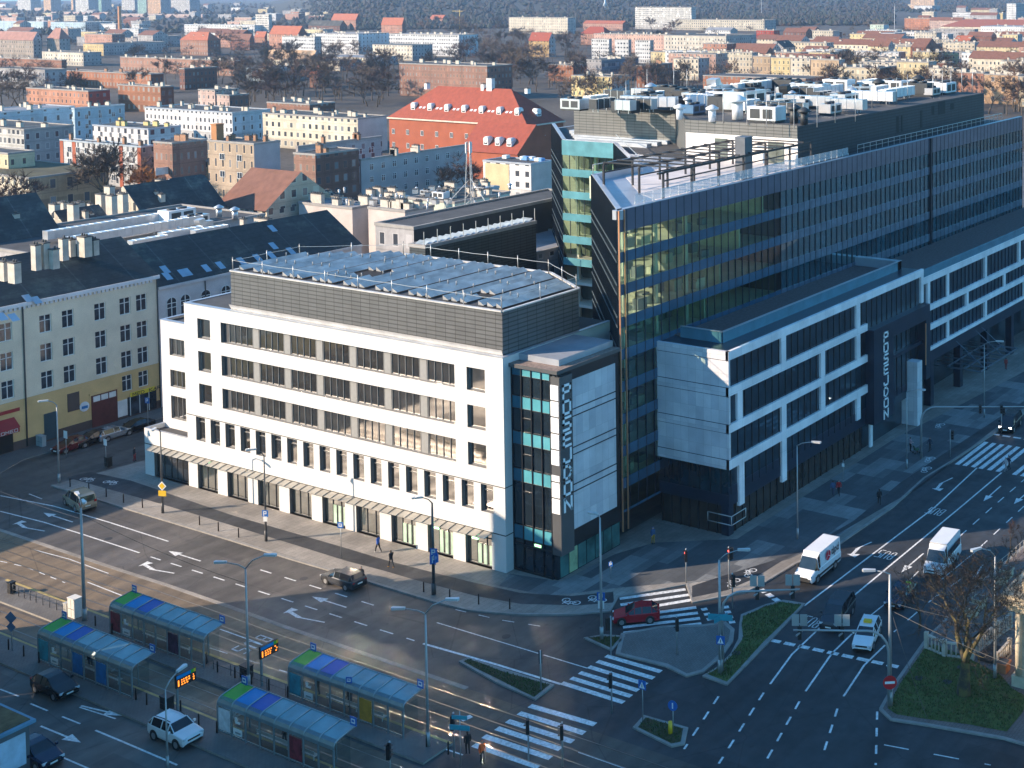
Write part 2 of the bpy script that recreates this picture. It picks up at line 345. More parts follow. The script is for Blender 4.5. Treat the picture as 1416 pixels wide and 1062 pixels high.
KERB = mat('kerb_stone', (.25, .235, .215), .7, 0, .2, .8); YKERB = mat('yellow_kerb', (.45, .33, .12), .7, 0, .25, 1.)
def paintmat():
    m, nt, b = newmat('road_paint')
    f = ramp(nt, noise(nt, 3.5, 6, .7), .38, .6, .5, 1.); f2 = ramp(nt, noise(nt, .4, 3), .3, .7, .8, 1.1)
    nt.links.new(mixc(nt, mth(nt, 'MULTIPLY', f, f2), (.13, .13, .13), (.84, .84, .82)), b.inputs['Base Color']); b.inputs['Roughness'].default_value = .6
    return m
PAINT = paintmat()
def grassmat(name, a, b_, c):
    m, nt, b = newmat(name)
    k = mixc(nt, ramp(nt, noise(nt, .55, 6, .7), .35, .62), a, b_); k = mixc(nt, ramp(nt, noise(nt, 1.7, 5, .7), .55, .68), k, c)
    nt.links.new(mixc(nt, 1., k, ramp(nt, noise(nt, 14, 2), .3, .7, .6, 1.4), 'MULTIPLY'), b.inputs['Base Color']); b.inputs['Roughness'].default_value = .95
    return m
GRASS = grassmat('grass_blades', (.06, .095, .02), (.095, .125, .03), (.12, .09, .04)); GRASSB = grassmat('grass_dull', (.035, .045, .015), (.06, .05, .02), (.05, .032, .018))
CITYG = mat('city_ground', (.085, .075, .065), .9, 0, .4, .02, 0, .2, .2)

g = MB(); g.box(-900, 9000, -4500, 7500, -.6, -.06); struct(g.build('ground', [CITYG]))
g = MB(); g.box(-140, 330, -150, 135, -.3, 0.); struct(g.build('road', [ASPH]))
# reserved tram and bus bed in front of the square
edge = [(-17.25, -12), (-17.25, 10)] + xy([(316, 838.6), (230, 809), (172, 790.5), (97, 765.6), (0, 733), (-90, 705)])
def offs(pts, d):
    pts = [Vector(p) for p in pts]; o = []
    for i, p in enumerate(pts): t = (pts[min(i + 1, len(pts) - 1)] - pts[max(i - 1, 0)]).normalized(); o.append(tuple(p + Vector((-t.y, t.x)) * d))
    return o
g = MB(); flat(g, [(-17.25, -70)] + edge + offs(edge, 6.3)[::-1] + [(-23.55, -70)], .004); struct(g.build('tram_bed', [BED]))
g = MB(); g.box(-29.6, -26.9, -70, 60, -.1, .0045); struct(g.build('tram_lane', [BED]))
g = MB(); ribbon(g, edge, .45, -.05, .02); struct(g.build('edge_setts', [PAVE]))
STEEL = mat('rail_steel', (.22, .2, .18), .3, .9, .1, 2.)
g = MB()
for dx in (1.2, 2.65, 3.9, 5.35): ribbon(g, [(-17.25 - dx, -70)] + offs(edge, dx), .09, 0, .013)
for x0 in (-29., -27.55): ribbon(g, [(x0, -70), (x0, 70)], .09, 0, .013)
struct(g.build('tram_rails', [STEEL]))

# pavement in front of the white building, round the corner and along the right-hand street
kA = [(72, 672), (174, 703.5), (320, 747.6), (407, 775), (480, 796), (536, 813), (598.6, 832), (649.5, 844.6), (720, 850.5), (790, 850.5), (843, 846), (854, 826), (905, 817), (950, 809), (958, 834), (1029, 820), (1052, 809), (1098, 781), (1160, 753), (1234, 702), (1278, 662), (1317, 638), (1416, 572)]
kw = xy(kA)
g = MB(); g.prism(kw + [(160, -33), (160, -4), (2, -4), (2, 52), (12, 57.2), (2, 60)], -.1, .12, 0, 1); pav = struct(g.build('pavement', [PAVE, KERB]))
g = MB(); ribbon(g, kw, .28, .0, .135); struct(g.build('kerb', [KERB], pav))
g = MB(); flat(g, [(x, y) for x, y in xy([(705, 795), (776, 806), (850, 768), (905, 752), (1019, 747), (1240, 606), (1330, 560), (1416, 515)])] + [(160, -20.5), (160, -30)] + xy([(1416, 566), (1310, 634), (1236, 690), (1157, 745), (1090, 775), (1000, 800), (952, 806), (850, 815), (760, 826), (690, 812)]), .124); struct(g.build('street_pavement', [PAVE2], pav))
cyc = [(124, 654), (181, 666), (320, 713.7), (480, 760), (536, 777), (607, 795.4), (649.5, 806), (720, 821.7), (790, 826), (848, 820), (849, 835), (800, 839), (720, 837), (658, 826), (571.5, 803), (531, 791), (480, 777.6), (320, 728), (221.5, 698), (92.6, 661.7)]
g = MB(); flat(g, xy(cyc), .129)
flat(g, xy([(957, 812), (1000, 798), (1065, 778), (1120, 757), (1180, 722), (1246, 668), (1300, 632), (1416, 556), (1416, 563), (1316, 640), (1262, 680), (1200, 716), (1150, 745), (1085, 775), (1040, 803), (1005, 818), (957, 828)]), .129)
struct(g.build('cycle_path', [ASPH_DK], pav))
# pavement by the tenement over the side street
g = MB(); g.prism([(-60, 70.5), (-9, 70.2), (-4, 73.0), (120, 73.0), (120, 77.2), (-60, 77.2)], -.1, .12, 0, 1); struct(g.build('pavement_far', [SETTS, KERB]))
# tram platforms
plat = MB()
for x0, x1, y0, y1 in ((-26.6, -23.7, -17, 41), (-33.0, -29.9, -17, 41)):
    plat.box(x0, x1, y0, y1, -.1, .16, 1, 0)
struct(plat.build('tram_platform', [SETTS, KERB]))
g = MB(); g.box(-23.9, -23.65, -16.9, 40.9, .12, .166); g.box(-30.15, -29.95, -16.9, 40.9, .12, .166); struct(g.build('platform_edge', [YKERB]))

# traffic islands
def island(px, z, mt, name, inset=.3):
    q = xy(px); m = MB(); m.prism(q, -.1, .12, 0, 0); ribbon(m, q, .24, 0, .135, 0, True); o = struct(m.build(name, [KERB]))
    c = Vector((sum(p[0] for p in q) / len(q), sum(p[1] for p in q) / len(q))); s = []
    for p in q:
        v = Vector(p) - c; s.append(tuple(c + v * max(.2, 1 - inset / max(v.length, .3))))
    m = MB(); flat(m, s, .13); return struct(m.build('planted_ground' if mt in (GRASS, GRASSB) else 'island_paving', [mt], o)), s
def blades(poly, parent, n, col, h=.14, z=.12):
    """a scatter of grass tufts over an island"""
    from mathutils.geometry import intersect_point_line
    xs = [p[0] for p in poly]; ys = [p[1] for p in poly]; m = MB(); k = 0; t = 0
    while k < n and t < n * 8:
        t += 1; x, y = rnd.uniform(min(xs), max(xs)), rnd.uniform(min(ys), max(ys)); ins = False
        for i in range(len(poly)):
            (x1, y1), (x2, y2) = poly[i], poly[i - 1]
            if (y1 > y) != (y2 > y) and x < (x2 - x1) * (y - y1) / (y2 - y1) + x1: ins = not ins
        if not ins: continue
        k += 1
        for j in range(3):
            a = rnd.uniform(0, 6.28); l = h * rnd.uniform(.5, 1.5); w = .035; dx, dy = math.cos(a), math.sin(a)
            m.face([(x - dy * w, y + dx * w, z), (x + dy * w, y - dx * w, z), (x + dx * l * .6, y + dy * l * .6, z + l)], rnd.randrange(3))
    o = m.build('grass', [mat('blade_a', (.05, .1, .02), .9), mat('blade_b', (.075, .11, .03), .9), mat('blade_c', (.1, .085, .035), .9)]); tag(o, col, 'grass', None, 'stuff'); return o
o, s = island([(636, 915.6), (646, 911.5), (700, 929), (765, 949.5), (741, 968), (687, 944)], 0, GRASSB, 'traffic_island'); blades(s, o, 700, 'short dull grass in the pointed island beside the tram tracks', .1)
o, s = island([(809, 883), (835, 880), (863, 881.7), (846, 900)], 0, GRASSB, 'traffic_island'); blades(s, o, 250, 'brown grass in the small triangular island under the parking sign', .1)
o, s = island([(877, 1007), (890, 992), (950, 1009), (945, 1030), (930, 1033)], 0, GRASSB, 'traffic_island'); blades(s, o, 350, 'dark grass around the yellow bollard on its small island', .1)
o, s = island([(973, 936), (1004, 948), (1058, 893), (1112, 836), (1083, 832), (1060, 838), (1026, 852), (1024, 865), (1023, 885), (1012, 906), (993, 925)], 0, GRASS, 'traffic_island', .35); blades(s, o, 1500, 'bright green grass on the long island between slip lane and main road', .13)
island([(860, 878), (915, 868), (973, 866), (1003, 862), (1014, 872), (1012, 888), (998, 908), (972, 930), (950, 936), (921, 922), (853, 905)], 0, SETTS, 'traffic_island')
# right-hand pavement with its lawn
rp = xy([(1218, 982), (1237, 948), (1278, 890), (1345, 818), (1416, 757), (1560, 640)]) + [(160, -75), (40, -90), (5, -75)] + xy([(1440, 1037), (1388, 1022), (1284.5, 1004), (1232, 996)])
g = MB(); g.prism(rp, -.1, .12, 0, 1); ribbon(g, rp[:6], .28, 0, .135, 1); ribbon(g, rp[-4:] + rp[:1], .28, 0, .135, 1); pr_ = struct(g.build('pavement', [paving('paving_reddish', (.2, .15, .13), (.16, .13, .12), .5, .25, .2), KERB]))
lawn = xy([(1228, 982), (1243, 950), (1280, 896), (1292, 893), (1330, 908), (1383, 935), (1400, 955), (1425, 968), (1412, 990), (1392, 1014), (1340, 1004), (1284.5, 997), (1240, 990)])
g = MB(); flat(g, lawn, .135); lw_ = struct(g.build('planted_ground', [GRASS], pr_)); blades(lawn, lw_, 3200, 'rough green lawn under the big bare tree at lower right', .15)

# ---- markings (thin sheets, 4 mm above what they lie on)
mk = MB(); ZM = .0095
def line(px, w=.13, dash=None, gap=None, z=ZM):
    q = [Vector(p) for p in xy(px)]; acc = 0.
    if not dash: ribbon_flat(q, w, z); return
    for a, b in zip(q, q[1:]):
        L = (b - a).length; t = -acc; d = (b - a).normalized()
        while t < L:
            s0, s1 = max(t, 0), min(t + dash, L)
            if s1 - s0 > .15: ribbon_flat([a + d * s0, a + d * s1], w, z)
            t += dash + gap
        acc = (L - t) + dash + gap; acc = acc % (dash + gap)
def ribbon_flat(q, w, z):
    n = len(q); L = []; Rr = []
    for i, p in enumerate(q):
        t = (q[min(i + 1, n - 1)] - q[max(i - 1, 0)]).normalized(); k = Vector((-t.y, t.x)) * w / 2; L.append(p + k); Rr.append(p - k)
    for i in range(n - 1): flat(mk, [L[i], L[i + 1], Rr[i + 1], Rr[i]], z)
def arrow(tip, tail, w=.16, bent=0):
    a, b = [Vector(p) for p in xy([tip, tail])]; d = (b - a).normalized(); k = Vector((-d.y, d.x)); L = (b - a).length; h = min(1.7, L * .4)
    ribbon_flat([a + d * h, b], w, ZM)
    if not bent: flat(mk, [a, a + d * h + k * .42, a + d * h - k * .42], ZM + .0005)
    else:
        s = k * bent; flat(mk, [a + d * h, a + d * (h + .9), a + d * .6 + s * .75, a + d * .3 + s * .5], ZM + .0005)
        flat(mk, [a + d * .1 + s * 1.3, a + d * 1.0 + s * 1.15, a + d * .15 + s * .15], ZM + .001)
line([(0, 685.4), (74.6, 700), (150, 722), (232.8, 748.7)], .16); line([(0, 707), (60, 722), (113, 738.5), (193, 764.5)], .16)
line([(208, 770), (573, 886)], .14, 1.6, 1.6); line([(360, 788), (520, 838)], .14, 1.6, 1.9)
line([(604, 861), (812, 924)], .12); line([(585, 890), (680, 917), (775, 946)], .24); line([(630, 843), (690, 857), (760, 868)], .1, 1.2, 1.4)
line([(58, 690), (40, 683)], .12)
line([(46, 760), (95, 773), (150, 793)], .1); line([(0, 776), (36, 784), (90, 806)], .1, 1., 1.); line([(121, 805), (172, 825)], .12); line([(304, 870), (360, 890)], .12); line([(290, 896), (420, 937)], .12, 2.2, 2.)
line([(0, 953), (26, 963)], .14); line([(42, 973), (66, 983)], .14); line([(86, 991), (111, 1001)], .14); line([(132, 1010), (175, 1028), (245, 1058)], .16); line([(110, 978), (160, 994)], .12); line([(88, 1048), (125, 1064)], .14)
line([(520, 1004), (640, 1044)], .14); line([(800, 1040), (1000, 1110)], .14)
for a, b, bt in (((60, 709), (100.6, 722), 0), ((13.6, 726), (62, 734.5), 1), ((232.8, 762), (277.5, 776), 0), ((187.6, 783.7), (241, 792.8), 1), ((431.5, 825), (479, 840), 0), ((387.5, 849), (449, 860.7), 1),
                 ((171, 990), (112, 976), 0), ((112, 1027), (56, 1004), 0), ((1360, 693), (1384, 672), 0), ((1402, 697), (1430, 673), 0), ((1286, 675.6), (1317.5, 660.7), -1), ((1245.5, 792), (1277, 765.4), 0), ((1343, 806), (1359, 781), 0), ((1168, 766), (1205.5, 749.5), -1)):
    arrow(a, b, .16, bt)
def stripes(L, w, z=ZM + .002):
    for a, b in L: ribbon_flat([Vector(p) for p in xy([a, b])], w, z)
stripes([((857, 828), (948, 815)), ((858, 836.5), (952.5, 822.5)), ((859, 846), (957, 829.5)), ((860, 853.5), (962.7, 840)), ((861, 860), (965, 847.6)), ((861.5, 867.5), (968, 855)), ((862, 875.5), (970, 862.4))], .5)
stripes([((838, 907), (914, 929)), ((826, 914.5), (904, 938)), ((814, 922), (894, 946.7)), ((801.5, 930), (882.5, 955)), ((789.7, 937.6), (872.7, 963)), ((776.8, 944.4), (862.5, 971.5))], .5)
stripes([((732.7, 976), (823, 1002)), ((717.5, 986), (808, 1014)), ((701.5, 997), (792, 1025.7)), ((687, 1007), (775, 1036)), ((669, 1018), (761.5, 1048.4)), ((655, 1030), (745, 1061))], .55)
zc = lambda x, y: (1176 + x / 5.9, 540 + y / 5.9)
stripes([(zc(a, b), zc(c, d)) for a, b, c, d in ((920, 385, 690, 550), (980, 396, 750, 560), (1045, 408, 812, 575), (1110, 420, 868, 605), (1175, 430, 930, 615), (1240, 440, 998, 626), (1305, 450, 1060, 638), (1370, 460, 1130, 650), (1435, 472, 1200, 662), (1545, 520, 1335, 688), (1610, 540, 1400, 700))], .55)
line([(1351, 647), (1292, 702), (1117, 834), (1112, 838)], .18); line([(1385, 653.6), (1327.5, 702), (1170, 832.5)], .18)
line([(1420, 660), (1368, 705), (1319, 749)], .13, 1.7, 1.7); line([(1416, 700), (1355, 757)], .13, 1.7, 1.7); line([(1350, 762), (1300, 803)], .13)
line([(1270, 790), (1234, 827), (1204, 851)], .13); line([(1330, 800), (1290, 828), (1236, 874)], .13, 2., 2.)
line([(1136, 866), (1095, 905), (1065, 946)], .17); line([(1178, 876.6), (1150, 904), (1114, 956)], .17); line([(1224, 892), (1195, 920), (1166.5, 963)], .17)
for a, b in (((993.6, 963), (946, 1036)), ((1056, 958), (994, 1056)), ((1105.5, 970), (1058, 1054.5)), ((1158, 980), (1136, 1050)), ((1213, 984), (1211, 1058))): line([a, b], .17, 1.15, 1.15)
line([(1222.5, 1030), (1370, 1058)], .12, 1.9, 1.9)
line([(1065, 885), (1250, 924)], .5, 1., .35); line([zc(1155, 355), zc(1500, 408)], .45, 1., .4)
line([(973, 841), (985, 862)], .55, .5, .5); line([(1003, 838), (1013, 862)], .55, .5, .5); line([(1052, 815), (1080, 834)], .6, .8, .35); line([(638, 996), (652, 990)], .5)
struct(mk.build('road_markings', [PAINT]))
lt = MB()
for cx, cy in ((1224, 768), (1293, 708), (1121, 861)):
    c = P(cx, cy); text(lt, 'BUS', (c.x + 1.0, c.y - .85, ZM), Y_, -X_, .42, 1.7, .12, .22, .001)
c = P(345, 893); text(lt, 'BUS', (c.x + 1.7, c.y + .8, ZM), -X_, -Y_, .6, 1.6, .15, .5, .001)
struct(lt.build('lane_lettering', [PAINT]))
bk = MB()
def bike(cx, cy, d=(1, 0), s=1.):
    c = P(cx, cy); u = Vector((d[0], d[1], 0)).normalized() * s; v = Vector((-u.y, u.x, 0)); o = Vector((c.x, c.y, .134))
    seg = [[o + u * (x + .36 * math.cos(a)) + v * .36 * math.sin(a) for a in [i * .7 for i in range(10)]] for x in (-.6, .6)] + [[o - u * .6, o - u * .1 + v * .5, o + u * .45 + v * .5, o, o - u * .6], [o, o - u * .15 + v * .65], [o + u * .6, o + u * .4 + v * .75]]
    for pl in seg:
        for a, b in zip(pl, pl[1:]):
            t = (b - a).normalized(); k = Vector((-t.y, t.x, 0)) * .05; bk.face([a - k, b - k, b + k, a + k], 0)
for cx, cy, d in ((120, 665, (0, -1)), (152, 669, (0, -1)), (790, 833.5, (0, 1)), (826, 830, (0, 1)), (1015, 808, (1, .2)), (1038, 794, (1, .2)), (1281, 651, (1, 0)), (1286, 637, (1, 0)), (1300, 590, (1, 0))): bike(cx, cy, d)
struct(bk.build('cycle_symbols', [PAINT]))
# manhole covers and gully grates
mh = MB()
for x, y in ((1040, 846), (1018, 905), (1310, 945), (1270, 940), (1330, 925), (925, 912), (700, 880), (150, 745), (420, 800), (1205, 700)):
    c = P(x, y); mh.tube([(c.x, c.y, .0), (c.x, c.y, .14 if x in (1018, 1310, 1270, 1330) else .012)], .38, 14)
struct(mh.build('manhole_covers', [mat('cast_iron', (.05, .05, .052), .6, .3)]))
# ================================================================ the white office building
WHITE = mat('white_plaster', (.63, .62, .60), .75, 0, .06, .25, 0, .3, .03); REVEAL = mat('grey_reveal', (.2, .185, .17), .55, 0, .1); STONEP = mat('pier_stone', (.66, .62, .56), .7, 0, .08, .5)
GLW = coated('office_glass', (.035, .033, .03), .24, .05); FRAMEG = mat('window_frame_grey', (.24, .24, .235), .45, .3, .1); DKP = mat('dark_panel', (.09, .092, .095), .5, .2, .1)
def louvre(name, col):
    m, nt, b = newmat(name); u, v, nz, tc = uvnodes(nt)
    l = stripe(nt, v, .42, .3, 1.); p = stripe(nt, u, 1.32, .06, 1.)
    f = mth(nt, 'MULTIPLY', mth(nt, 'MULTIPLY', ramp(nt, l, 0, 1, .55, 1.1), ramp(nt, p, 0, 1, .5, 1)), ramp(nt, noise(nt, .5, 5), .3, .7, .92, 1.08))
    br = nd(nt, 'ShaderNodeTexWhiteNoise', noise_dimensions='2D'); cb = nd(nt, 'ShaderNodeCombineXYZ')
    nt.links.new(mth(nt, 'FLOOR', mth(nt, 'DIVIDE', u, 1.32)), cb.inputs[0]); nt.links.new(mth(nt, 'FLOOR', mth(nt, 'DIVIDE', v, .64)), cb.inputs[1]); nt.links.new(cb.outputs[0], br.inputs['Vector'])
    f = mth(nt, 'MULTIPLY', f, ramp(nt, br.outputs['Value'], 0, 1, .94, 1.06))
    nt.links.new(mixc(nt, 1., col, f, 'MULTIPLY'), b.inputs['Base Color']); b.inputs['Roughness'].default_value = .5; b.inputs['Metallic'].default_value = .25
    return m
LOUV = louvre('louvre_grey', (.115, .118, .12)); ZINC = mat('zinc_sheet', (.42, .45, .5), .42, .5, .12, .4); ROOFD = mat('dark_roofing', (.06, .06, .062), .85, 0, .25, .4, .2)
MESHZ = mat('zinc_grating', (.42, .46, .45), .45, .3, .35, .5); RAILW = mat('galvanised_rail', (.55, .55, .54), .4, .6, .05)
CLEARG = frosted('railing_glass', (.6, .66, .7), .35)
wb = thing('office_building', 'long white plastered office block with grey louvred rooftop storey', 'building')
m = MB()
oW = Vector((0, 47.66, 0)); uW = Vector((0, -1, 0))          # looking at the front, u runs to the right; outward normal is -X
F = lambda y: 47.66 - y
rows = [9.9, 13.58, 17.26]; op = []
for z in rows:
    op += [(F(41.4), F(6.3), z, z + 2.25), (F(4.71), F(2.33), z, z + 2.25), (F(45.4), F(43.2), z, z + 2.25)]
slots = [1.52 + 2.53 * k for k in range(18)]
op += [(F(y + 1.6), F(y), 5.62, 8.3) for y in slots]
doors = [1.82 + 5.1 * k for k in range(9)]
op += [(F(y + 3.45), F(y), .12, 3.62) for y in doors]
m.wall(oW, uW, 47.66, 0, 20.95, op, .42, 0, 1)
m.box(.002, 1.16, -.001, .25, 0, 20.95, 0, None, 'ws')
# right-hand return, left-hand return, rear, inside blocks so no light leaks through
m.face([(0, 0, 0), (1.16, 0, 0), (1.16, 0, 20.95), (0, 0, 20.95)], 0)
m.face([(0, 47.66, 0), (0, 47.66, 20.95), (16, 47.66, 20.95), (16, 47.66, 0)], 0)
m.face([(.42, .3, 0), (.42, .3, 20.9), (.42, 47.6, 20.9), (.42, 47.6, 0)], 2)
m.face([(16, 0, 0), (16, 0, 20.95), (16, 47.66, 20.95), (16, 47.66, 0)][::-1], 0); m.face([(1.16, 0, 0), (16, 0, 0), (16, 0, 20.95), (1.16, 0, 20.95)], 0)
m.face([(0, 0, 20.95), (16, 0, 20.95), (16, 47.66, 20.95), (0, 47.66, 20.95)], 3)
m.build('wall', [WHITE, REVEAL, DKP, ROOFD], wb)
m = MB(); cz = 20.955
for b in ((-.06, .45, -.06, 47.72), (.45, 16, 47.2, 47.72), (.45, 16, -.06, .4)): m.box(*b, cz, cz + .07)
m.build('coping', [ZINC], wb)
m = MB(); m.box(-.012, 0, 0, 47.66, 8.34, 8.42); m.box(-.012, 0, 0, 55.6, 3.68, 3.78); m.box(0, 1.16, -.012, 0, 8.34, 8.42); m.box(0, 1.16, -.012, 0, 3.68, 3.78); m.build('shadow_joint', [mat('joint_dark', (.03, .03, .03), .8)], wb)
def win_mesh(w, h, muls, fm=.07, glass=GLW, frame=FRAMEG, name='window', d=.08, trans=None):
    """framed window lying in the YZ plane, looking to -X; origin at its lower right corner, running to +Y"""
    q = MB(); q.face([(0, 0, 0), (0, 0, h), (0, w, h), (0, w, 0)], 0)
    for a, b, c, e in ((0, w, 0, fm), (0, w, h - fm, h), (0, fm, fm, h - fm), (w - fm, w, fm, h - fm)): q.box(-d, -.002, a, b, c, e, 1, None, 'e')
    for k in muls: q.box(-d, -.002, k - fm * .4, k + fm * .4, fm, h - fm, 1, None, 'etb')
    if trans: q.box(-d * .9, -.002, fm, w - fm, trans - .04, trans + .04, 1, None, 'e')
    return q.mesh(name, [glass, frame])
w_long = win_mesh(3.95, 2.22, [1., 1.98, 2.97]); w_sq = win_mesh(2.36, 2.22, [], .12); w_slot = win_mesh(1.58, 2.66, [], .06, trans=2.05); w_door = win_mesh(3.43, 3.48, [.95, 2.2], .08, coated('shop_glass', (.05, .06, .055), .26, .05), DKP, trans=2.75)
pb = MB(); pb.box(-.1, 0, 0, .92, 0, 2.22); pmesh = pb.mesh('panel', [mat('panel_grey', (.3, .3, .29), .5, .1)])
for z in rows:
    for k in range(7):
        y0 = 6.35 + k * 5.02; link('window', w_long, wb, (.40, y0, z + .015))
        if k < 6: link('panel', pmesh, wb, (.40, y0 + 4.02, z + .015))
    for y in (2.34, 43.22): link('window', w_sq if y < 10 else win_mesh(2.16, 2.22, [], .12), wb, (.40, y, z + .015))
for y in slots: link('window', w_slot, wb, (.40, y + .01, 5.63))
for y in doors: link('shop_door', w_door, wb, (.40, y + .01, .13))
# glowing green and white panels inside the shop windows near the corner
gp = MB()
for y, z, a, b in ((3.9, 2.5, .8, .16), (3.9, 2.95, .8, .16), (9.1, 2.5, .7, .16), (9.1, 2.95, .7, .16), (43.9, 3.1, 1.2, .25)): gp.box(.30, .34, y, y + a, z, z + b)
gp.build('lit_panel', [emis('green_lamp', (.45, 1., .5), 1.6)], wb)
gp = MB()
for k, y in enumerate(doors):
    if k in (0, 1, 2, 4):
        for j in range(3): gp.box(.33, .345, y + .15 + j * .75, y + .62 + j * .75, .25, 2.2 + .3 * (k % 2))
gp.build('window_sticker', [mat('frosted_film', (.42, .58, .45), .3, 0, .25, 1.)], wb)
# low wing at the left end with its terrace, and the set-back wing above
m = MB(); lw = [(F(53.87) + 7.95, 0, 0, 0)]
m.wall(Vector((0, 55.57, 0)), uW, 7.91, 0, 5.53, [(1.7, 7.9, .12, 3.62)], .42, 0, 1)
m.face([(0, 55.57, 0), (0, 55.57, 5.53), (14, 55.57, 5.53), (14, 55.57, 0)], 0); m.face([(.9, 47.66, 5.0), (.9, 55.2, 5.0), (14, 55.2, 5.0), (14, 47.66, 5.0)][::-1], 2)
m.box(0, .3, 47.66, 55.57, 5.0, 5.53, 0, 3, 'wb'); m.box(.3, 14, 55.27, 55.57, 5.0, 5.53, 0, 3, 'nb'); m.face([(.42, 47.7, 0), (.42, 47.7, 4), (.42, 55.5, 4), (.42, 55.5, 0)], 2)
m.build('entrance_wing', [WHITE, REVEAL, ROOFD, ZINC], wb)
link('shop_front', win_mesh(6.18, 3.48, [1.6, 2.6, 3.6, 4.9], .08, GLW, DKP, 'shop_front', trans=2.75), wb, (.4, 47.68, .13))
m = MB(); o2 = Vector((2.4, 55.6, 0)); m.wall(o2, uW, 7.94, 5.0, 17.6, [(1.55, 4.3, z, z + h) for z, h in ((6.2, 2.7), (9.95, 2.), (13.65, 2.))], .3, 0, 1)
m.face([(2.4, 55.6, 5), (2.4, 55.6, 17.6), (14, 55.6, 17.6), (14, 55.6, 5)], 0); m.face([(2.4, 47.66, 17.3), (14, 47.66, 17.3), (14, 55.6, 17.3), (2.4, 55.6, 17.3)], 2)
m.box(2.34, 2.8, 47.66, 55.66, 17.6, 17.68, 3); m.box(2.8, 14, 55.2, 55.66, 17.6, 17.68, 3); m.face([(14, 47.66, 5), (14, 55.6, 5), (14, 55.6, 17.6), (14, 47.66, 17.6)], 0); m.face([(2.7, 47.7, 5.1), (2.7, 47.7, 17.2), (2.7, 55.4, 17.2), (2.7, 55.4, 5.1)], 4)
m.build('side_wing', [WHITE, REVEAL, ROOFD, ZINC, DKP], wb)
for z, h in ((6.2, 2.7), (9.95, 2.), (13.65, 2.)): link('window', win_mesh(2.73, h - .02, [.9, 1.8], .08), wb, (2.68, 51.31, z + .01))
m = MB()
for k in range(44):                                            # shallow scalloped metal awning over the shops
    y = 1.7 + k * 1.19; m.face([(-.03, y, 3.72), (-1.05, y + .05, 3.5), (-1.05, y + 1.12, 3.5), (-.03, y + 1.19, 3.72)][::-1], 0); m.tube([(-.03, y, 3.78), (-1.1, y, 3.55)], .045, 5)
m.box(-.1, 0, 1.7, 54, 3.64, 3.72)
m.build('awning', [mat('awning_metal', (.40, .37, .31), .5, .3)], wb)
# rooftop storey
m = MB(); pent = [(.55, .5), (11.6, .5), (16.2, 8.3), (16.2, 30.5), (9.5, 40.2), (.55, 40.2)]
m.prism(pent, 20.9, 25.2, 1, 0); m.build('rooftop_storey', [LOUV, ROOFD], wb)
m = MB()
for a, b in zip(pent, pent[1:] + pent[:1]): ribbon(m, [a, b], .34, 25.2, 25.32)
m.face([(.5, .45, 21.02), (.2, .3, 21.6), (.2, 40.2, 21.6), (.5, 40.2, 21.02)], 0)
m.build('coping', [mat('coping_pale', (.6, .58, .55), .5, .3)], wb)
m = MB()
for k in range(33):                                           # bands of grating that step back across the roof
    y = 1.1 + k * 1.18; y1 = y + .74; x1 = 15.2 if y > 8 else 11.2 + (y - 1) * .55
    if y > 30: x1 = 15.4 - (y - 30) * .62
    z = 25.35
    if k % 4 == 3: continue
    segs = [(1.2, x1)]
    if 22 < y < 27: segs = [(1.2, 4.6), (7.6, x1)]
    if 5 < y < 7.5: segs = [(1.2, 3.4), (5.2, x1)]
    for a, b in segs:
        m.face([(a, y, z + .05), (b, y, z + .05), (b, y1, z + .42), (a, y1, z + .42)], 0); m.face([(a, y1, z + .42), (b, y1, z + .42), (b, y1 + .06, z), (a, y1 + .06, z)], 0)
        m.face([(a, y, z + .05), (a, y1, z + .42), (a, y1, z), (a, y, z)], 1); [m.tube([(xx, y1, z + .42), (xx, y1, z + .8)], .07, 5, 1) for xx in (a + (b - a) * .3, a + (b - a) * .7)]
m.build('roof_grating', [MESHZ, mat('grating_end', (.3, .3, .3), .5, .2)], wb)
VOID = mat('void_dark', (.012, .012, .013), .9)
for b in ((4.6, 7.6, 22.2, 26.8), (3.4, 5.2, 5.2, 7.3)): m = MB(); m.box(*b, 25.25, 25.3); m.build('roof_opening', [VOID], wb)
m = MB(); pr = [(.7, 40.0), (.7, .7), (11.5, .7), (16.0, 8.4), (16., 30.4), (9.4, 40.)]
for a, b in zip(pr, pr[1:] + pr[:1]):
    a, b = Vector((*a, 0)), Vector((*b, 0)); L = (b - a).length; n = max(2, int(L / 4.4)); q = [a.lerp(b, i / n) for i in range(n + 1)]
    for p in q: m.tube([p + Z_ * 25.2, p + Z_ * 26.75], .05, 5)
    for zz in (26.4,): 
        for c, d in zip(q, q[1:]): mid = (c + d) / 2; m.tube([c + Z_ * zz, mid + Z_ * (zz - .05), d + Z_ * zz], .028, 4)
m.build('roof_railing', [RAILW], wb)

# ---------------------------------------------------------------- glazed corner wing with the lettered pylon
cw = thing('corner_wing', 'turquoise glazed corner wing with stone side wall and lettered pylon', 'building')
TEAL = mat('teal_spandrel', (.09, .32, .37), .2, 0, .15, .5); TEALD = mat('teal_spandrel_dark', (.03, .13, .19), .25, 0, .15, .5); BLK = mat('black_frame', (.02, .022, .025), .4, .2)
NAVYG = glassy('navy_glass', (.012, .02, .028), .05, .6, .3); STONE = paving('grey_stone_panel', (.44, .45, .47), (.36, .37, .40), 1.25, 2.2, .3); STONE.node_tree.nodes['Principled BSDF'].inputs['Roughness'].default_value = .7
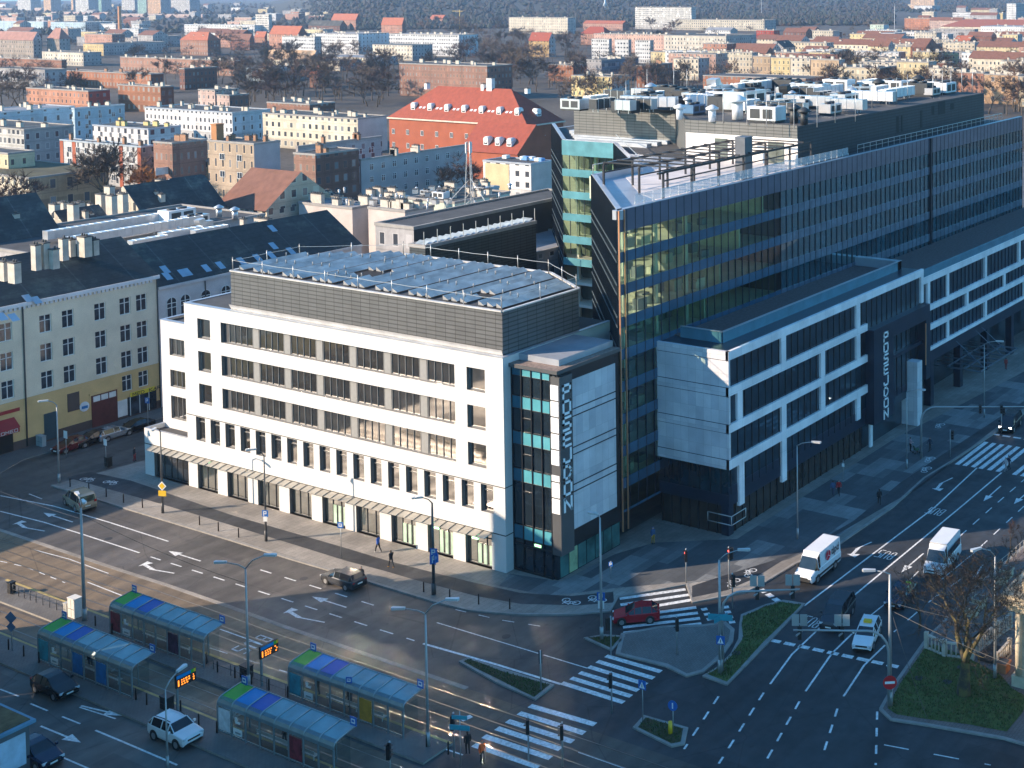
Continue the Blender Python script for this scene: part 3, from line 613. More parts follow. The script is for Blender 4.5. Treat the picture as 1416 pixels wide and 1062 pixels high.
# stone cladding reads on upright faces: swap the brick lookup to wall coordinates
def wallbrick(name, c1, c2, bw, bh, mort=.012, rough=.7):
    m, nt, b = newmat(name); u, v, nz, tc = uvnodes(nt); cb = nd(nt, 'ShaderNodeCombineXYZ'); nt.links.new(u, cb.inputs[0]); nt.links.new(v, cb.inputs[1])
    br = nd(nt, 'ShaderNodeTexBrick'); br.inputs['Scale'].default_value = 1.; br.inputs['Brick Width'].default_value = bw; br.inputs['Row Height'].default_value = bh; br.inputs['Mortar Size'].default_value = mort; br.offset = 0.
    br.inputs['Color1'].default_value = (*c1, 1); br.inputs['Color2'].default_value = (*c2, 1); br.inputs['Mortar'].default_value = tuple(x * .6 for x in c1) + (1,)
    nt.links.new(cb.outputs[0], br.inputs['Vector'])
    nt.links.new(mixc(nt, 1., br.outputs['Color'], ramp(nt, noise(nt, .4, 6), .3, .7, .86, 1.14), 'MULTIPLY'), b.inputs['Base Color']); b.inputs['Roughness'].default_value = rough
    return m
STONE = wallbrick('stone_cladding', (.64, .63, .64), (.50, .50, .53), .95, 1.9); BANDW = wallbrick('white_stone_band', (.78, .77, .78), (.70, .69, .71), 1.9, 3.)
m = MB(); XG = 1.16
m.box(XG, 10.4, -5.4, 0, 0, 19.9, 0, 1, 'n'); m.build('glazed_body', [NAVYG, ROOFD], cw)
zs = [(19.17, 19.95, 1), (16.0, 17.14, 1), (12.5, 13.7, 1), (8.9, 10.1, 1), (3.3, 4.6, 1)]
for a, b, _ in zs: m = MB(); m.box(XG - .05, XG, -1.3, -.05, a, b, 1); m.box(XG - .05, XG, -4.85, -1.3, a, b, 0); m.build('spandrel', [TEAL, TEALD], cw)
m = MB()
for y in (-.04, -1.27, -2.5, -3.75, -4.85): m.box(XG - .14, XG - .052, y - .05, y + .05, 0.12, 19.95)
for z in (15.0, 11.5, 7.9, 2.5): m.box(XG - .1, XG - .002, -2.45, -1.3, z, z + .08)
for a, b, _ in zs: m.box(XG - .1, XG - .055, -4.9, 0, a - .06, a); m.box(XG - .1, XG - .055, -4.9, 0, b, b + .06)
m.box(XG - .14, XG - .002, -4.9, 0, .12, .3); m.box(XG - .12, XG, -4.9, -.0, 2.7, 2.8)
m.build('mullion', [BLK], cw)
m = MB(); m.box(.75, 10.2, -6.0, .0, 19.95, 20.3, 0, 1); m.box(2.2, 10.2, -5.0, .0, 20.3, 20.9, 2, 3); m.build('roof', [DKP, mat('gravel_roof', (.22, .16, .13), .95, 0, .35, 4., .5), ZINC, mat('roof_membrane', (.24, .26, .29), .7, 0, .15, .5)], cw)
m = MB(); m.face([(XG + 1., -1.5, 2.4), (XG + 1., -1.5, 2.8), (XG + 1., -3, 2.8), (XG + 1., -3, 2.4)], 0); m.box(XG - .06, XG - .04, -3.4, -2.6, 2.86, 3.1); m.build('lit_panel', [MATS['green_lamp']], cw)
# stone side wall, facing the street
m = MB(); m.box(2.9, 9.75, -5.62, -5.4, 4.3, 18.8, 0)
m.build('stone_wall', [STONE], cw)
m = MB()
for z in (15.9, 15.2, 12.2, 11.5, 8.6, 7.9): m.box(2.9, 9.75, -5.64, -5.6, z, z + .11)
m.box(1.3, 10.4, -5.55, -5.4, 2.6, 4.3); m.box(9.75, 10.4, -5.6, -5.4, 4.3, 19.6); m.box(1.3, 10.4, -5.58, -5.4, 18.8, 19.9)
m.build('dark_band', [BLK], cw)
m = MB()
for k in range(7): x = 1.5 + k * 1.28; m.box(x, x + 1.16, -5.44, -5.41, .2, 2.5, 1 if k in (1,) else 0)
m.build('shop_window', [mat('shop_glass_teal', (.05, .13, .12), .06, 0, .5, .5), mat('shop_glass_lit', (.35, .45, .25), .2, 0, .3, 1.)], cw)
m = MB(); m.box(1.05, 2.88, -6.0, -4.87, 2.55, 19.6); m.build('pylon', [DKP], cw)
m = MB(); L = 'POSEJDON'; zt = 18.9; ph = 1.55
for i, ch in enumerate(L):
    z0 = zt - (i + 1) * ph + .2
    glyph(m, ch, (1.55, -6.0, z0), X_, Z_, .95, 1.15, .22, .07, 0)
m.build('lettering', [mat('sign_white', (.92, .92, .91), .4, 0, .03)], cw)
for i in range(8): z0 = zt - (i + 1) * ph + .08; m = MB(); m.box(1.0, 1.05, -5.9, -4.95, z0, z0 + (1.4 if i != 5 else .55)); m.build('letter_block', [MATS['sign_white']], cw)

# ---------------------------------------------------------------- the glass tower
tw = thing('glass_tower', 'tall dark glass office block with slanted corner and roof terrace', 'building')
YT = -5.57; XT0, XT1 = 10.45, 118.7; ZT = 33.9; FP = 3.27; NF = 9
flz = [33.9 - 4.2 - FP * k for k in range(NF)]              # top edges of the spandrel bands below the parapet
TG = thinglass('tower_glass', (.70, .88, .74), .10, (.85, .95, 1.)); TGD = coated('tower_glass_dark', (.012, .055, .075), .24, .02, (.7, .95, 1.))
SPN = mat('blue_spandrel', (.05, .12, .19), .22, .1, .2, .4); TOPSP = mat('parapet_panel', (.12, .135, .19), .3, .3, .12, .5); MULL = mat('tower_mullion', (.025, .035, .05), .35, .4); COPPER = mat('copper_strip', (.75, .36, .2), .35, .6, .08)
p45 = [(XT0, YT), (29.8, 13.8), (38.3, 13.8), (56.5, 32.0), (56.5, 41.5), (73.8, 58.8), (XT1, 58.8), (XT1, YT)]
INT = mat('office_floor', (.6, .6, .5), .8, 0, .15, .3); CEIL = mat('office_ceiling', (.6, .6, .55), .8, 0, .05); COLM = mat('office_column', (.6, .6, .5), .7)
m = MB()
for z in [33.2 - 3.27 * k for k in range(9)]:               # floor slabs behind the glass
    m.prism([(XT0 + .75, YT + .35), (29.9, 13.3), (38.6, 13.3), (57, 31.7), (57, 41.2), (74, 58.2), (XT1 - .3, 58.2), (XT1 - .3, YT + .35)], z - 1.0, z - .62, 0, 1)
m.build('floor_slab', [INT, CEIL], tw)
for k in range(1, 9):
    for x, y in ((13.2, YT + 1.6), (18.6, YT + 1.6), (24, YT + 1.6), (16.5, -1), (22, 4.2), (27, 9.6), (58.6, 33.6), (58.6, 37.), (58.6, 40.5)): m = MB(); m.box(x - .2, x + .2, y - .2, y + .2, 33.2 - 3.27 * k - .6, 33.2 - 3.27 * (k - 1) - 1.05); m.build('column', [COLM], tw)
m = MB(); m.box(41.5, 118.3, YT + 1.0, 13.2, .2, 32.4); m.prism([(60, 13.3), (118, 13.3), (118, 57.5), (76, 57.5), (60, 41)], .2, 32.4, 0, 0)
for k, xw in enumerate((38, 33, 29, 26, 27, 30)): z = 33.2 - 3.27 * k; m.box(xw, xw + .2, YT + .6, xw - 17, z - 3.85, z - 1.02, 1)
m.build('core_wall', [mat('dim_interior', (.10, .11, .09), .8, 0, .3, .3), mat('pale_partition', (.6, .62, .46), .8, 0, .3, .5)], tw)
m = MB(); rndt = random.Random(3)
for k in range(8):
    z = 33.2 - 3.27 * k - 3.27 - .62
    for _ in range(14):
        t = rndt.uniform(0, 17); x = XT0 + 2 + t; y = YT + rndt.uniform(1.2, 1.5 + t * .7)
        m.box(x, x + rndt.uniform(.8, 1.6), y, y + .7, z, z + rndt.uniform(.7, 1.2), rndt.randrange(2))
m.build('office_furniture', [mat('desk_pale', (.5, .48, .38), .6), mat('cabinet_grey', (.2, .22, .24), .6)], tw)
def curtain(mb, a, b, zb, flip, mod, skipglass=False):
    """glass, bands and mullions of one face from a to b in plan (outward normal to the right of a->b)"""
    a, b = Vector((*a, 0)), Vector((*b, 0)); u = (b - a).normalized(); n = u.cross(Z_); L = (b - a).length
    gl, sp, mu, top = mb
    gl.face([a + Z_ * zb, b + Z_ * zb, b + Z_ * ZT, a + Z_ * ZT], 0)
    top.slab_on(a + n * .02, u, Z_, 0, L, 31.7, ZT, .05, 0)
    for z in flz:
        if z - 1.08 > zb - 1.2: q = MB(); q.slab_on(a + n * .02, u, Z_, 0, L, max(z - 1.08, zb), z, .045, 0); q.build('spandrel', [sp], tw)
    k = round(L / mod)
    for i in range(k + 1):
        s = L * i / k; mu.slab_on(a + n * .01, u, Z_, max(0, s - .045), min(L, s + .045), zb, ZT - .02, .085, 0)
for args in (((XT0, YT), (41, YT), 3.3, 0, 1.37), ((56.5, 41.5), (56.5, 32.0), 17.2, 0, 1.36)):
    gl, mu, top = MB(), MB(), MB(); curtain((gl, SPN, mu, top), *args)
    gl.build('glazing', [TG], tw); mu.build('mullion', [MULL], tw); top.build('parapet_panel', [TOPSP], tw)
gl, sp, mu, top = MB(), MB(), MB(), MB()
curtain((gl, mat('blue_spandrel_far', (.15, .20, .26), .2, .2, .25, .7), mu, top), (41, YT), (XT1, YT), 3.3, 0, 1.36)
mu.box(82.2, 82.6, YT - .3, YT, 3.3, ZT)
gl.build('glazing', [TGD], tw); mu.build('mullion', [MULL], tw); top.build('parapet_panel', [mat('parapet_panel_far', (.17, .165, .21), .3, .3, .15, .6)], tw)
# teal bands on the far glazed bay
for z0, z1 in [(31.7, 33.9)] + [(z - 1.08, z) for z in flz[:5]]: m = MB(); m.box(56.36, 56.43, 32., 41.5, z0, z1); m.build('spandrel', [mat('teal_spandrel_pale', (.10, .27, .31), .25, 0, .2, .5)], tw)
SLG = thinglass('slanted_glass', (.84, .86, .8), .12, (.75, .8, .85))
for a, b, zb in (((29.8, 13.8), (XT0, YT), 3.3), ((56.5, 32.0), (38.3, 13.8), 3.3), ((38.3, 13.8), (29.8, 13.8), 3.3), ((73.8, 58.8), (56.5, 41.5), 3.3)): 
    gl, sp, mu = MB(), MB(), MB(); a3, b3 = Vector((*a, 0)), Vector((*b, 0)); u = (b3 - a3).normalized(); n = u.cross(Z_); Lh = (b3 - a3).length
    gl.face([a3 + Z_ * zb, b3 + Z_ * zb, b3 + Z_ * ZT, a3 + Z_ * ZT], 0)
    k = round(Lh / .75)
    for i in range(k + 1): mu.slab_on(a3 + n * .01, u, Z_, max(0, Lh * i / k - .03), min(Lh, Lh * i / k + .03), zb, ZT, .1, 0)
    for z in flz:
        for dz in (0, -.95): sp.slab_on(a3 + n * .02, u, Z_, 0, Lh, z + dz - .05, z + dz + .05, .14, 0)
        if z > zb + 1: sp.slab_on(a3 + n * .02, u, Z_, 0, Lh, z - .9, z - .05, .03, 1)
    gl.build('slanted_glazing', [SLG], tw); mu.build('mullion', [MULL], tw); sp.build('floor_edge', [mat('edge_silver', (.15, .19, .2), .35, .5), mat('slanted_band', (.045, .06, .065), .3, .2)], tw)
for x, z1 in ((XT0 + .02, ZT), (XT0 + .88, ZT)): m = MB(); m.box(x - .055, x + .055, YT - .26, YT - .12, 1.5, z1); m.build('copper_strip', [COPPER], tw)
# roof: terrace deck, parapet, railing
m = MB(); m.face([(*p, 33.1) for p in p45][::-1] if False else [(*p, 33.1) for p in [(XT1, YT), (XT1, 58.8), (73.8, 58.8), (56.5, 41.5), (56.5, 32), (38.3, 13.8), (29.8, 13.8), (XT0, YT)]], 0)
m.prism([(20, YT + .8), (53, YT + .8), (53, 13), (35, 13), (24.5, 2.5)], 33.1, 33.14, 1, 1); m.prism([(53, YT + .6), (118, YT + .6), (118, 58), (74.3, 58), (57.2, 41), (57.2, 32), (53, 27.5)], 33.1, 33.15, 2, 2)
m.build('roof', [ZINC, wallbrick('deck_pale', (.62, .57, .55), (.56, .52, .5), 1.2, .2), ROOFD], tw)
m = MB()
pp = [(XT1, YT), (XT0, YT), (29.8, 13.8), (38.3, 13.8), (56.5, 32.), (56.5, 41.5), (73.8, 58.8)]
cen = Vector((70, 20))
for a, b in zip(pp, pp[1:]):
    a, b = Vector(a), Vector(b); t = (b - a).normalized(); k = Vector((t.y, -t.x)) * .3; ribbon(m, [a + k - t * .05, b + k + t * .05], .55, 33.0, 33.94)
m.build('parapet', [ZINC], tw)
m = MB()
for x0, x1, y0, y1 in ((14.5, 60, YT + .95, YT + .95),):
    n = int((x1 - x0) / 1.5)
    for i in range(n): m.box(x0 + i * 1.5 + .02, x0 + i * 1.5 + 1.46, y0 - .02, y0 + .02, 33.95, 34.95)
m.build('glass_railing', [CLEARG], tw)
m = MB()
for i in range(31): x = 14.5 + i * 1.5; m.box(x - .03, x + .03, YT + .9, YT + 1.0, 33.9, 34.2)
n = 28
for i in range(n + 1): x = 62 + 50 * i / n; m.tube([(x, YT + .9, 33.9), (x, YT + .9, 35.)], .03, 4)
m.tube([(62, YT + .9, 35.), (112, YT + .9, 35.)], .04, 5); m.tube([(62, YT + .9, 34.5), (112, YT + .9, 34.5)], .025, 4)
m.tube([(29.6, 13.4, 34), (29.6, 13.4, 35.1), (38.4, 13.4, 35.1), (56.8, 31.8, 35.1)], .05, 5)
m.build('roof_railing', [RAILW], tw)
m = MB()
for k in range(5): x = 59 + k * 2.4; m.box(x, x + 1.1, 28, 41 + k * 2.4, 33.15, 33.7)
m.build('roof_rib', [mat('rib_pale', (.5, .55, .6), .4, .3)], tw)
# louvred plant storey
m = MB(); YP = -.85
m.prism([(53, YP), (113.4, YP), (113.4, 46), (64.6, 46), (64.6, 27), (53, 16.8)], 33.1, 38.15, 1, 0); m.build('plant_storey', [louvre('louvre_navy', (.028, .032, .045)), ROOFD], tw)
m = MB(); m.box(52.9, 53, YP, 16.8, 33.14, 36.6, 0); m.box(52.8, 52.95, YP - .02, 16.8, 36.6, 38.3, 1); m.prism([(52.85, 16.8), (64.5, 26.9), (64.6, 26.8), (52.98, 16.7)], 33.14, 38.4, 1, 1); m.box(64.4, 64.6, 26.9, 46, 33.14, 37.6, 1)
m.build('terrace_wall', [mat('terrace_white', (.75, .7, .66), .7, 0, .06), louvre('louvre_screen', (.13, .13, .125)), ROOFD], tw)
for y0, y1, z1 in ((1.2, 2.3, 36), (2.35, 3.6, 36), (10, 12, 36)): m = MB(); m.box(52.83, 52.9, y0, y1, 33.15, z1); m.build('terrace_door', [mat('terrace_glass', (.12, .14, .12), .08, 0, .4, .6)], tw)
for x, z0, z1, w in ((81, 34.6, 37.0, .7), (82.5, 34.6, 37, .5), (89, 34.6, 37.2, .6), (95.5, 36, 38, 2.4), (93, 36.2, 37.6, .9), (100, 36.4, 37.4, 1.2)): m = MB(); m.box(x, x + w, YP - .03, YP, z0, z1); m.build('louvre_opening', [MATS['joint_dark']], tw)
# black steel pergola on the terrace
pg = thing('pergola', 'black steel pergola frame standing on the pale roof terrace', 'pergola', (0, 0, 0)); m = MB()
for row in (YT + 2.6, 2.2, 7.2):
    xs = [21.5 + 5.2 * i for i in range(7)] if row < 0 else [24 + 5.2 * i for i in range(6)]
    for x in xs: m.box(x - .1, x + .1, row - .1, row + .1, 33.12, 36.1)
    m.box(xs[0], xs[-1], row - .09, row + .09, 36.1, 36.35)
    m.box(xs[0], xs[-1], row - .05, row + .05, 35.2, 35.35)
for i in range(12): x = 24 + 2.45 * i; m.box(x - .08, x + .08, YT + 2.6, 7.2, 36.35, 36.5)
m.box(20.5, 21.6, YT + 2.4, YT + 2.7, 36.1, 36.3)
m.build('frame', [mat('black_steel', (.025, .025, .03), .45, .3)], pg)
fl = MB(); fl.box(38, 39.6, -2.6, -1.2, 33.14, 38.2); fl.box(37.95, 39.65, -2.65, -1.15, 38.2, 38.32); o = fl.build('flue_housing', [mat('flue_grey', (.11, .12, .14), .5, .2)]); tag(o, 'tall dark grey flue housing standing on the roof terrace', 'housing')
# ================================================================ dark block with white bands, lettered portal, second block
bl = thing('banded_office_block', 'dark glass office block with white stone bands along the street', 'building')
YB = -14.5; X0 = 16.6; GB = coated('block_glass', (.008, .02, .03), .1, .03, (.75, .9, 1.))
NAVYP = mat('navy_panel', (.016, .028, .05), .35, .2, .2, .4)
m = MB(); m.box(X0 + .25, 61.6, YB + .25, YT - .02, 3.6, 19.2, 0, 1); m.box(X0 + .9, 46, YB + .9, YT - .02, .1, 3.6, 2); m.build('glazed_body', [GB, ROOFD, mat('brown_shop_glass', (.05, .04, .034), .08, 0, .4, .4)], bl)
m = MB()
BZ = [(18.5, 19.4), (14.82, 15.68), (11.05, 11.9), (7.31, 8.27)]
for i, (a, b) in enumerate(BZ): m.box(X0 - .05, 61.7 if i == 0 else 46.2, YB - .05, YB + .3, a, b)
for x, a, b in ((26.7, 15.68, 18.5), (43.5, 15.68, 18.5), (18.2, 11.9, 14.82), (35.1, 11.9, 14.82), (43.5, 11.9, 14.82), (26.7, 8.27, 11.05), (35.1, 8.27, 11.05), (18.4, 3.0, 7.31), (26.7, 2.7, 7.31), (43.5, 4.6, 7.31)): m.box(x, x + .95, YB - .02, YB + .3, a, b)
m.box(61.0, 61.7, YB - .04, YB + .3, 15.0, 18.5); m.build('stone_band', [BANDW], bl)
m = MB()
for a, b in ((15.72, 18.46), (11.95, 14.78), (8.3, 11.0)): m.box(X0, X0 + .3, YB - .02, YT, a, b, 0)
for a, b in BZ: m.box(X0 - .05, X0 + .3, YB - .03, YT, a, b, 0)
m.build('stone_end_wall', [STONE], bl)
m = MB()
for z in (18.46, 15.69, 14.78, 11.91, 11.02, 8.28): m.box(X0 - .02, X0 + .3, YB, YT, z - .02, z + .05)
m.box(X0 + .2, 46, YB + .2, YT, 3.4, 4.6); m.box(X0 + .22, 61.4, YB + .22, YB + .3, 4.6, 5.4)
m.build('dark_band', [NAVYP], bl)
m = MB()
for i in range(34): x = X0 + .6 + i * 1.33; m.box(x - .03, x + .03, YB + .17, YB + .26, 4.6, 18.5)
for i in range(7): y = YB + 1.2 + i * 1.3; m.box(X0 + .16, X0 + .26, y - .03, y + .03, 4.6, 7.3)
for i in range(8): y = YB + 1. + i * 1.15; m.box(X0 + .8, X0 + .95, y - .08, y + .08, .1, 3.6)
for i in range(22): x = X0 + 1. + i * 1.35; m.box(x - .08, x + .08, YB + .8, YB + .95, .1, 3.6)
for z in (17.0, 13.2, 9.5): m.box(X0 + .3, 46, YB + .19, YB + .26, z - 1.2, z - 1.13)
m.build('mullion', [BLK], bl)
m = MB(); m.box(X0 + .7, X0 + 1.6, YB + .6, YB + 1.5, .1, 3.6); m.build('corner_column', [NAVYP], bl)
m = MB(); m.box(X0, 61.6, YB, YT, 19.2, 19.28, 0); m.box(X0 + 2.8, 60.5, YB + 2.6, YB + 2.66, 19.28, 20.45, 1); m.box(X0 + 2.8, X0 + 2.86, YB + 2.6, YT - 1, 19.28, 20.45, 1); m.box(X0 + 2.8, 60.5, YB + 2.5, YB + 2.76, 20.45, 20.52, 2); m.box(X0 + 2.7, X0 + 2.96, YB + 2.6, YT - 1, 20.45, 20.52, 2)
m.box(X0 + 3, 60.3, YB + 2.8, YT, 19.28, 19.4, 3); m.box(59.5, 60.5, YB + 2.6, YT, 19.3, 20.5, 2)
m.build('roof', [NAVYP, mat('parapet_teal', (.10, .24, .32), .25, .2, .15, .5), ZINC, mat('gravel_brown', (.10, .08, .075), .95, 0, .3, 3., .4)], bl)
# balcony box on the corner, flush steel frame
m = MB(); 
for z in (2.0, 2.9): m.tube([(X0 - .7, YB + 2.2, z), (X0 - .7, YB - .7, z), (X0 + 1.9, YB - .7, z)], .05, 5)
for p in ((X0 - .7, YB + 2.2), (X0 - .7, YB - .7), (X0 + 1.9, YB - .7)): m.tube([(*p, 2.), (*p, 2.9)], .05, 5)
m.build('bracket_frame', [RAILW], bl)
for zz in (9.2, 13.2): pass
# portal with vertical lettering
po = thing('entrance_portal', 'dark portal of the office block carrying tall white vertical lettering', 'portal')
m = MB(); YQ = YB - .9
m.box(46.2, 51.4, YQ, YB + 3, 3.4, 14.9, 0); m.box(51.4, 61.8, YQ, YB + 3, 13.0, 14.9, 0); m.box(60.6, 61.9, YQ, YB + 3, 5.2, 13.0, 0); m.box(51.4, 60.6, YB + 2.9, YB + 4, 4, 13, 1); m.box(51.4, 60.6, YB - .4, YB + 3, 9.9, 10.3, 0)
m.box(46.5, 61.6, YB + 1.0, YB + 4.2, .1, 3.4, 1); m.build('frame', [NAVYP, GB], po)
m = MB(); t = 'POSEJDON'
for i, ch in enumerate(t): glyph(m, ch, (48.75, YQ, 14.1 - (i + 1) * 1.36 + .25), X_, Z_, 1.05, 1.0, .2, .06)
m.build('lettering', [MATS['sign_white']], po)
m = MB(); m.box(60.32, 60.5, YQ - .1, YQ, 7.2, 12.6); m.build('copper_strip', [COPPER], po)
m = MB(); m.box(47.3, 47.9, YB + .2, YB + .45, .2, 3.0); m.build('pale_post', [BANDW], po)
m = MB(); m.box(57.3, 58.7, -15.75, -12.3, .12, 8.3); m.build('stone_stair_wall', [STONE], po)
b2 = thing('office_wing', 'farther dark office wing with thin white grid frame at right edge', 'building')
m = MB(); m.box(61.9, 150, YB + .3, YT - .02, 6.9, 18.3, 0, 1); m.box(61.9, 150, YB + 4.5, YT, .1, 6.9, 0); m.build('glazed_body', [GB, MATS['gravel_brown']], b2)
m = MB()
B2 = [(17.3, 18.2), (13.45, 14.2), (10.85, 11.6), (8.1, 8.55)]
for a, b in B2: m.box(61.95 if a < 17 else 61.7, 150, YB - .02, YB + .3, a, b)
for x, k in ((69, 0), (82, 0), (95, 0), (108, 0), (63, 0), (75.5, 1), (89, 1), (103, 1), (118, 1), (69, 2), (82, 2), (97, 2), (110, 2)):
    m.box(x, x + .75, YB, YB + .3, B2[k + 1][1], B2[k][0])
m.build('stone_band', [BANDW], b2)
m = MB()
for i in range(66): x = 62.3 + i * 1.33; m.box(x - .03, x + .03, YB + .2, YB + .31, 8.5, 17.3)
m.box(61.9, 150, YB + .1, YB + .35, 6.6, 8.1); m.box(61.9, 150, YB + .05, YB + .2, 18.2, 19.2, 1); m.build('mullion', [NAVYP, MATS['parapet_teal']], b2)
for i in range(9): x = 66 + i * 9.5; m = MB(); m.box(x - .5, x + .5, YB + .8, YB + 1.8, .1, 6.7); m.build('column', [NAVYP], b2)
cn = MB()
for i in range(7): cn.box(70 + i * 2.2, 70.15 + i * 2.2, YB - 4.5, YB + 3, 4.2, 4.4)
for y in (-4.5, -2, .5): cn.box(70, 83.4, YB + y, YB + y + .15, 4.22, 4.38)
for x in (72.3, 78.9, 81): cn.tube([(x, YB - 3.8, 4.4), (x, YB + .5, 7.6)], .05, 4)
cn.build('entrance_canopy', [mat('canopy_steel', (.18, .22, .26), .35, .6)], b2)

# ================================================================ tenements across the side street
def gable_roof(m, x0, x1, y0, y1, ze, zr, axis='x', mr=0, mg=1, over=.4, hip=0.):
    if axis == 'x':
        ym = (y0 + y1) / 2; a = (x0 - (0 if hip else .05) - (over if hip else 0), y0 - over, ze); b = (x1 + (over if hip else .05), y0 - over, ze); c = (x1 + (over if hip else .05), y1 + over, ze); d = (x0 - (over if hip else .05), y1 + over, ze)
        r0 = (x0 + hip, ym, zr); r1 = (x1 - hip, ym, zr)
    else:
        xm = (x0 + x1) / 2; a = (x0 - over, y1 + (over if hip else .05), ze); b = (x0 - over, y0 - (over if hip else .05), ze); c = (x1 + over, y0 - (over if hip else .05), ze); d = (x1 + over, y1 + (over if hip else .05), ze)
        r0 = (xm, y1 - hip, zr); r1 = (xm, y0 + hip, zr)
    m.face([a, b, r1, r0], mr); m.face([c, d, r0, r1], mr); m.face([b, c, r1], mr if hip else mg); m.face([d, a, r0], mr if hip else mg); m.face([d, c, b, a], mg)
CHIMW = mat('chimney_render', (.52, .47, .4), .85, 0, .2, .8); CHIMB = mat('chimney_brick', (.32, .17, .1), .85, 0, .25, 1.5); CAPD = mat('chimney_cap', (.09, .085, .08), .8)
_cm = {}
def chimney(x, y, z, h=1.6, w=.7, d=1.1, mt=None, parent=None, pots=True):
    key = (h, w, d, (mt or CHIMW).name)
    if key not in _cm:
        q = MB(); q.box(-w / 2, w / 2, -d / 2, d / 2, 0, h, 0); q.box(-w / 2 - .08, w / 2 + .08, -d / 2 - .08, d / 2 + .08, h, h + .14, 1)
        for k in range(max(1, int(d / .5))): yy = -d / 2 + .25 + k * .5; q.tube([(0, yy, h + .14), (0, yy, h + .45)], .12, 6, 1)
        _cm[key] = q.mesh('chimney', [mt or CHIMW, CAPD])
    return link('chimney', _cm[key], parent, (x, y, z))
def roofsheet(name, col):
    m, nt, b = newmat(name); tc = nd(nt, 'ShaderNodeTexCoord'); s = nd(nt, 'ShaderNodeSeparateXYZ'); nt.links.new(tc.outputs['Object'], s.inputs[0])
    seam = ramp(nt, stripe(nt, s.outputs[0], 6.5, 0, .03), 0, 1, 1, 1.7); row = ramp(nt, stripe(nt, s.outputs[2], .5, 0, .12), 0, 1, 1, .75)
    f = mth(nt, 'MULTIPLY', mth(nt, 'MULTIPLY', seam, row), mth(nt, 'MULTIPLY', ramp(nt, noise(nt, .12, 6, .7), .3, .7, .6, 1.5), ramp(nt, noise(nt, 1.5, 4), .3, .7, .8, 1.2)))
    c = mixc(nt, ramp(nt, noise(nt, .25, 5, .7), .52, .66), col, tuple(x * 1.8 + a for x, a in zip(col, (.012, .012, .0)))); nt.links.new(mixc(nt, 1., c, f, 'MULTIPLY'), b.inputs['Base Color']); b.inputs['Roughness'].default_value = .8; return m
SLATE = roofsheet('slate_roof', (.032, .036, .036)); SLATEB = mat('bitumen_roof', (.05, .05, .052), .85, 0, .3, .3, .2)
WFR = mat('white_window_frame', (.72, .72, .7), .5); TGL = glassy('tenement_glass', (.035, .045, .06), .08, .8, .8)
def cross_win(w, h, name='window', sill=True, arch=False):
    """casement window in the XZ plane looking to -Y, origin lower left"""
    q = MB(); f = .09
    q.face([(0, 0, 0), (w, 0, 0), (w, 0, h), (0, 0, h)], 0)
    for a, b, c, e in ((0, w, 0, f), (0, w, h - f, h), (0, f, f, h - f), (w - f, w, f, h - f), (w / 2 - .05, w / 2 + .05, f, h - f), (f, w - f, h * .68 - .04, h * .68 + .04)): q.box(a, b, -.06, -.003, c, e, 1, None, 'n')
    if sill: q.box(-.12, w + .12, -.16, -.003, -.1, -.001, 1)
    if arch:
        pts = [(w / 2 + w / 2 * math.cos(R(a)), -.003, h + w / 2 * math.sin(R(a))) for a in range(0, 181, 20)]; q.face(pts[::-1], 0)
        q.tube([(p[0], -.03, p[2]) for p in pts], .06, 4, 1); q.box(w / 2 - .05, w / 2 + .05, -.05, -.003, h, h + w / 2 - .02, 1)
    return q.mesh(name, [TGL, WFR])
CWIN = cross_win(1.5, 2.25); CWINS = cross_win(1.4, 2.1); AWIN = cross_win(1.5, 2.0, arch=True)
YY = 77.0; XE = 16.3
CREAM = mat('cream_plaster', (.74, .65, .5), .85, 0, .1, .35, 0, .3, .05); OCHRE = mat('ochre_plaster', (.68, .46, .21), .85, 0, .1, .5, 0, .3, .05); PLINTH = mat('brown_plinth', (.10, .07, .06), .8, 0, .15)
yb = thing('tenement_house', 'cream and ochre tenement with white windows and long dark roof', 'building')
zfl = lambda px, py: PYp(px, py, YY).z
wx = [PYp(x, 500, YY).x for x in (57.5, 89, 134, 169, 192)]; wz = (13.9, 10.3, 6.85)
lx = [PYp(x, 500, YY).x for x in (-66, -30, 2)]
ops = []; X00 = -75.
allx = [x for x in wx + lx] + [-29, -34, -41, -47]
for x in allx:
    for z in wz: ops.append((x - X00 - .12, x - X00 + 1.38, z - .2, z + 2.05))
gx = [wx[3], wx[4]]
for x in gx: ops.append((x - X00 - .12, x - X00 + 1.28, 3.6, 5.7))
m = MB(); ops = [o for o in ops if o[1] < XE - X00 - .1]
up = [o for o in ops if o[2] > 6.2]; lo = [o for o in ops if o[2] < 6.2]
m.wall((X00, YY, 0), (1, 0, 0), XE - X00, 6.2, 17.6, up, .22, 0); m.wall((X00, YY - .04, 0), (1, 0, 0), XE - X00, 1.2, 6.2, lo, .25, 1); m.wall((X00, YY - .08, 0), (1, 0, 0), XE - X00, 0, 1.2, [], .2, 2)
m.face([(XE, YY - .08, 0), (XE, YY + 14, 0), (XE, YY + 14, 17.6), (XE, YY - .08, 17.6)], 0); m.face([(X00, YY + .22, 0), (XE - .05, YY + .22, 0), (XE - .05, YY + .22, 17.5), (X00, YY + .22, 17.5)], 2)
m.build('wall', [CREAM, OCHRE, PLINTH], yb)
for o in up: link('window', CWIN, yb, (X00 + o[0], YY + .2, o[2]))
for o in lo: link('window', CWINS, yb, (X00 + o[0], YY + .2, o[2]))
m = MB(); m.box(X00, XE + .2, YY - .35, YY, 17.6, 18.05)
for i in range(int((XE - X00) / .55)): m.box(X00 + i * .55, X00 + i * .55 + .3, YY - .22, YY, 17.25, 17.58)
m.build('cornice', [mat('cornice_white', (.68, .68, .7), .8, 0, .08)], yb)
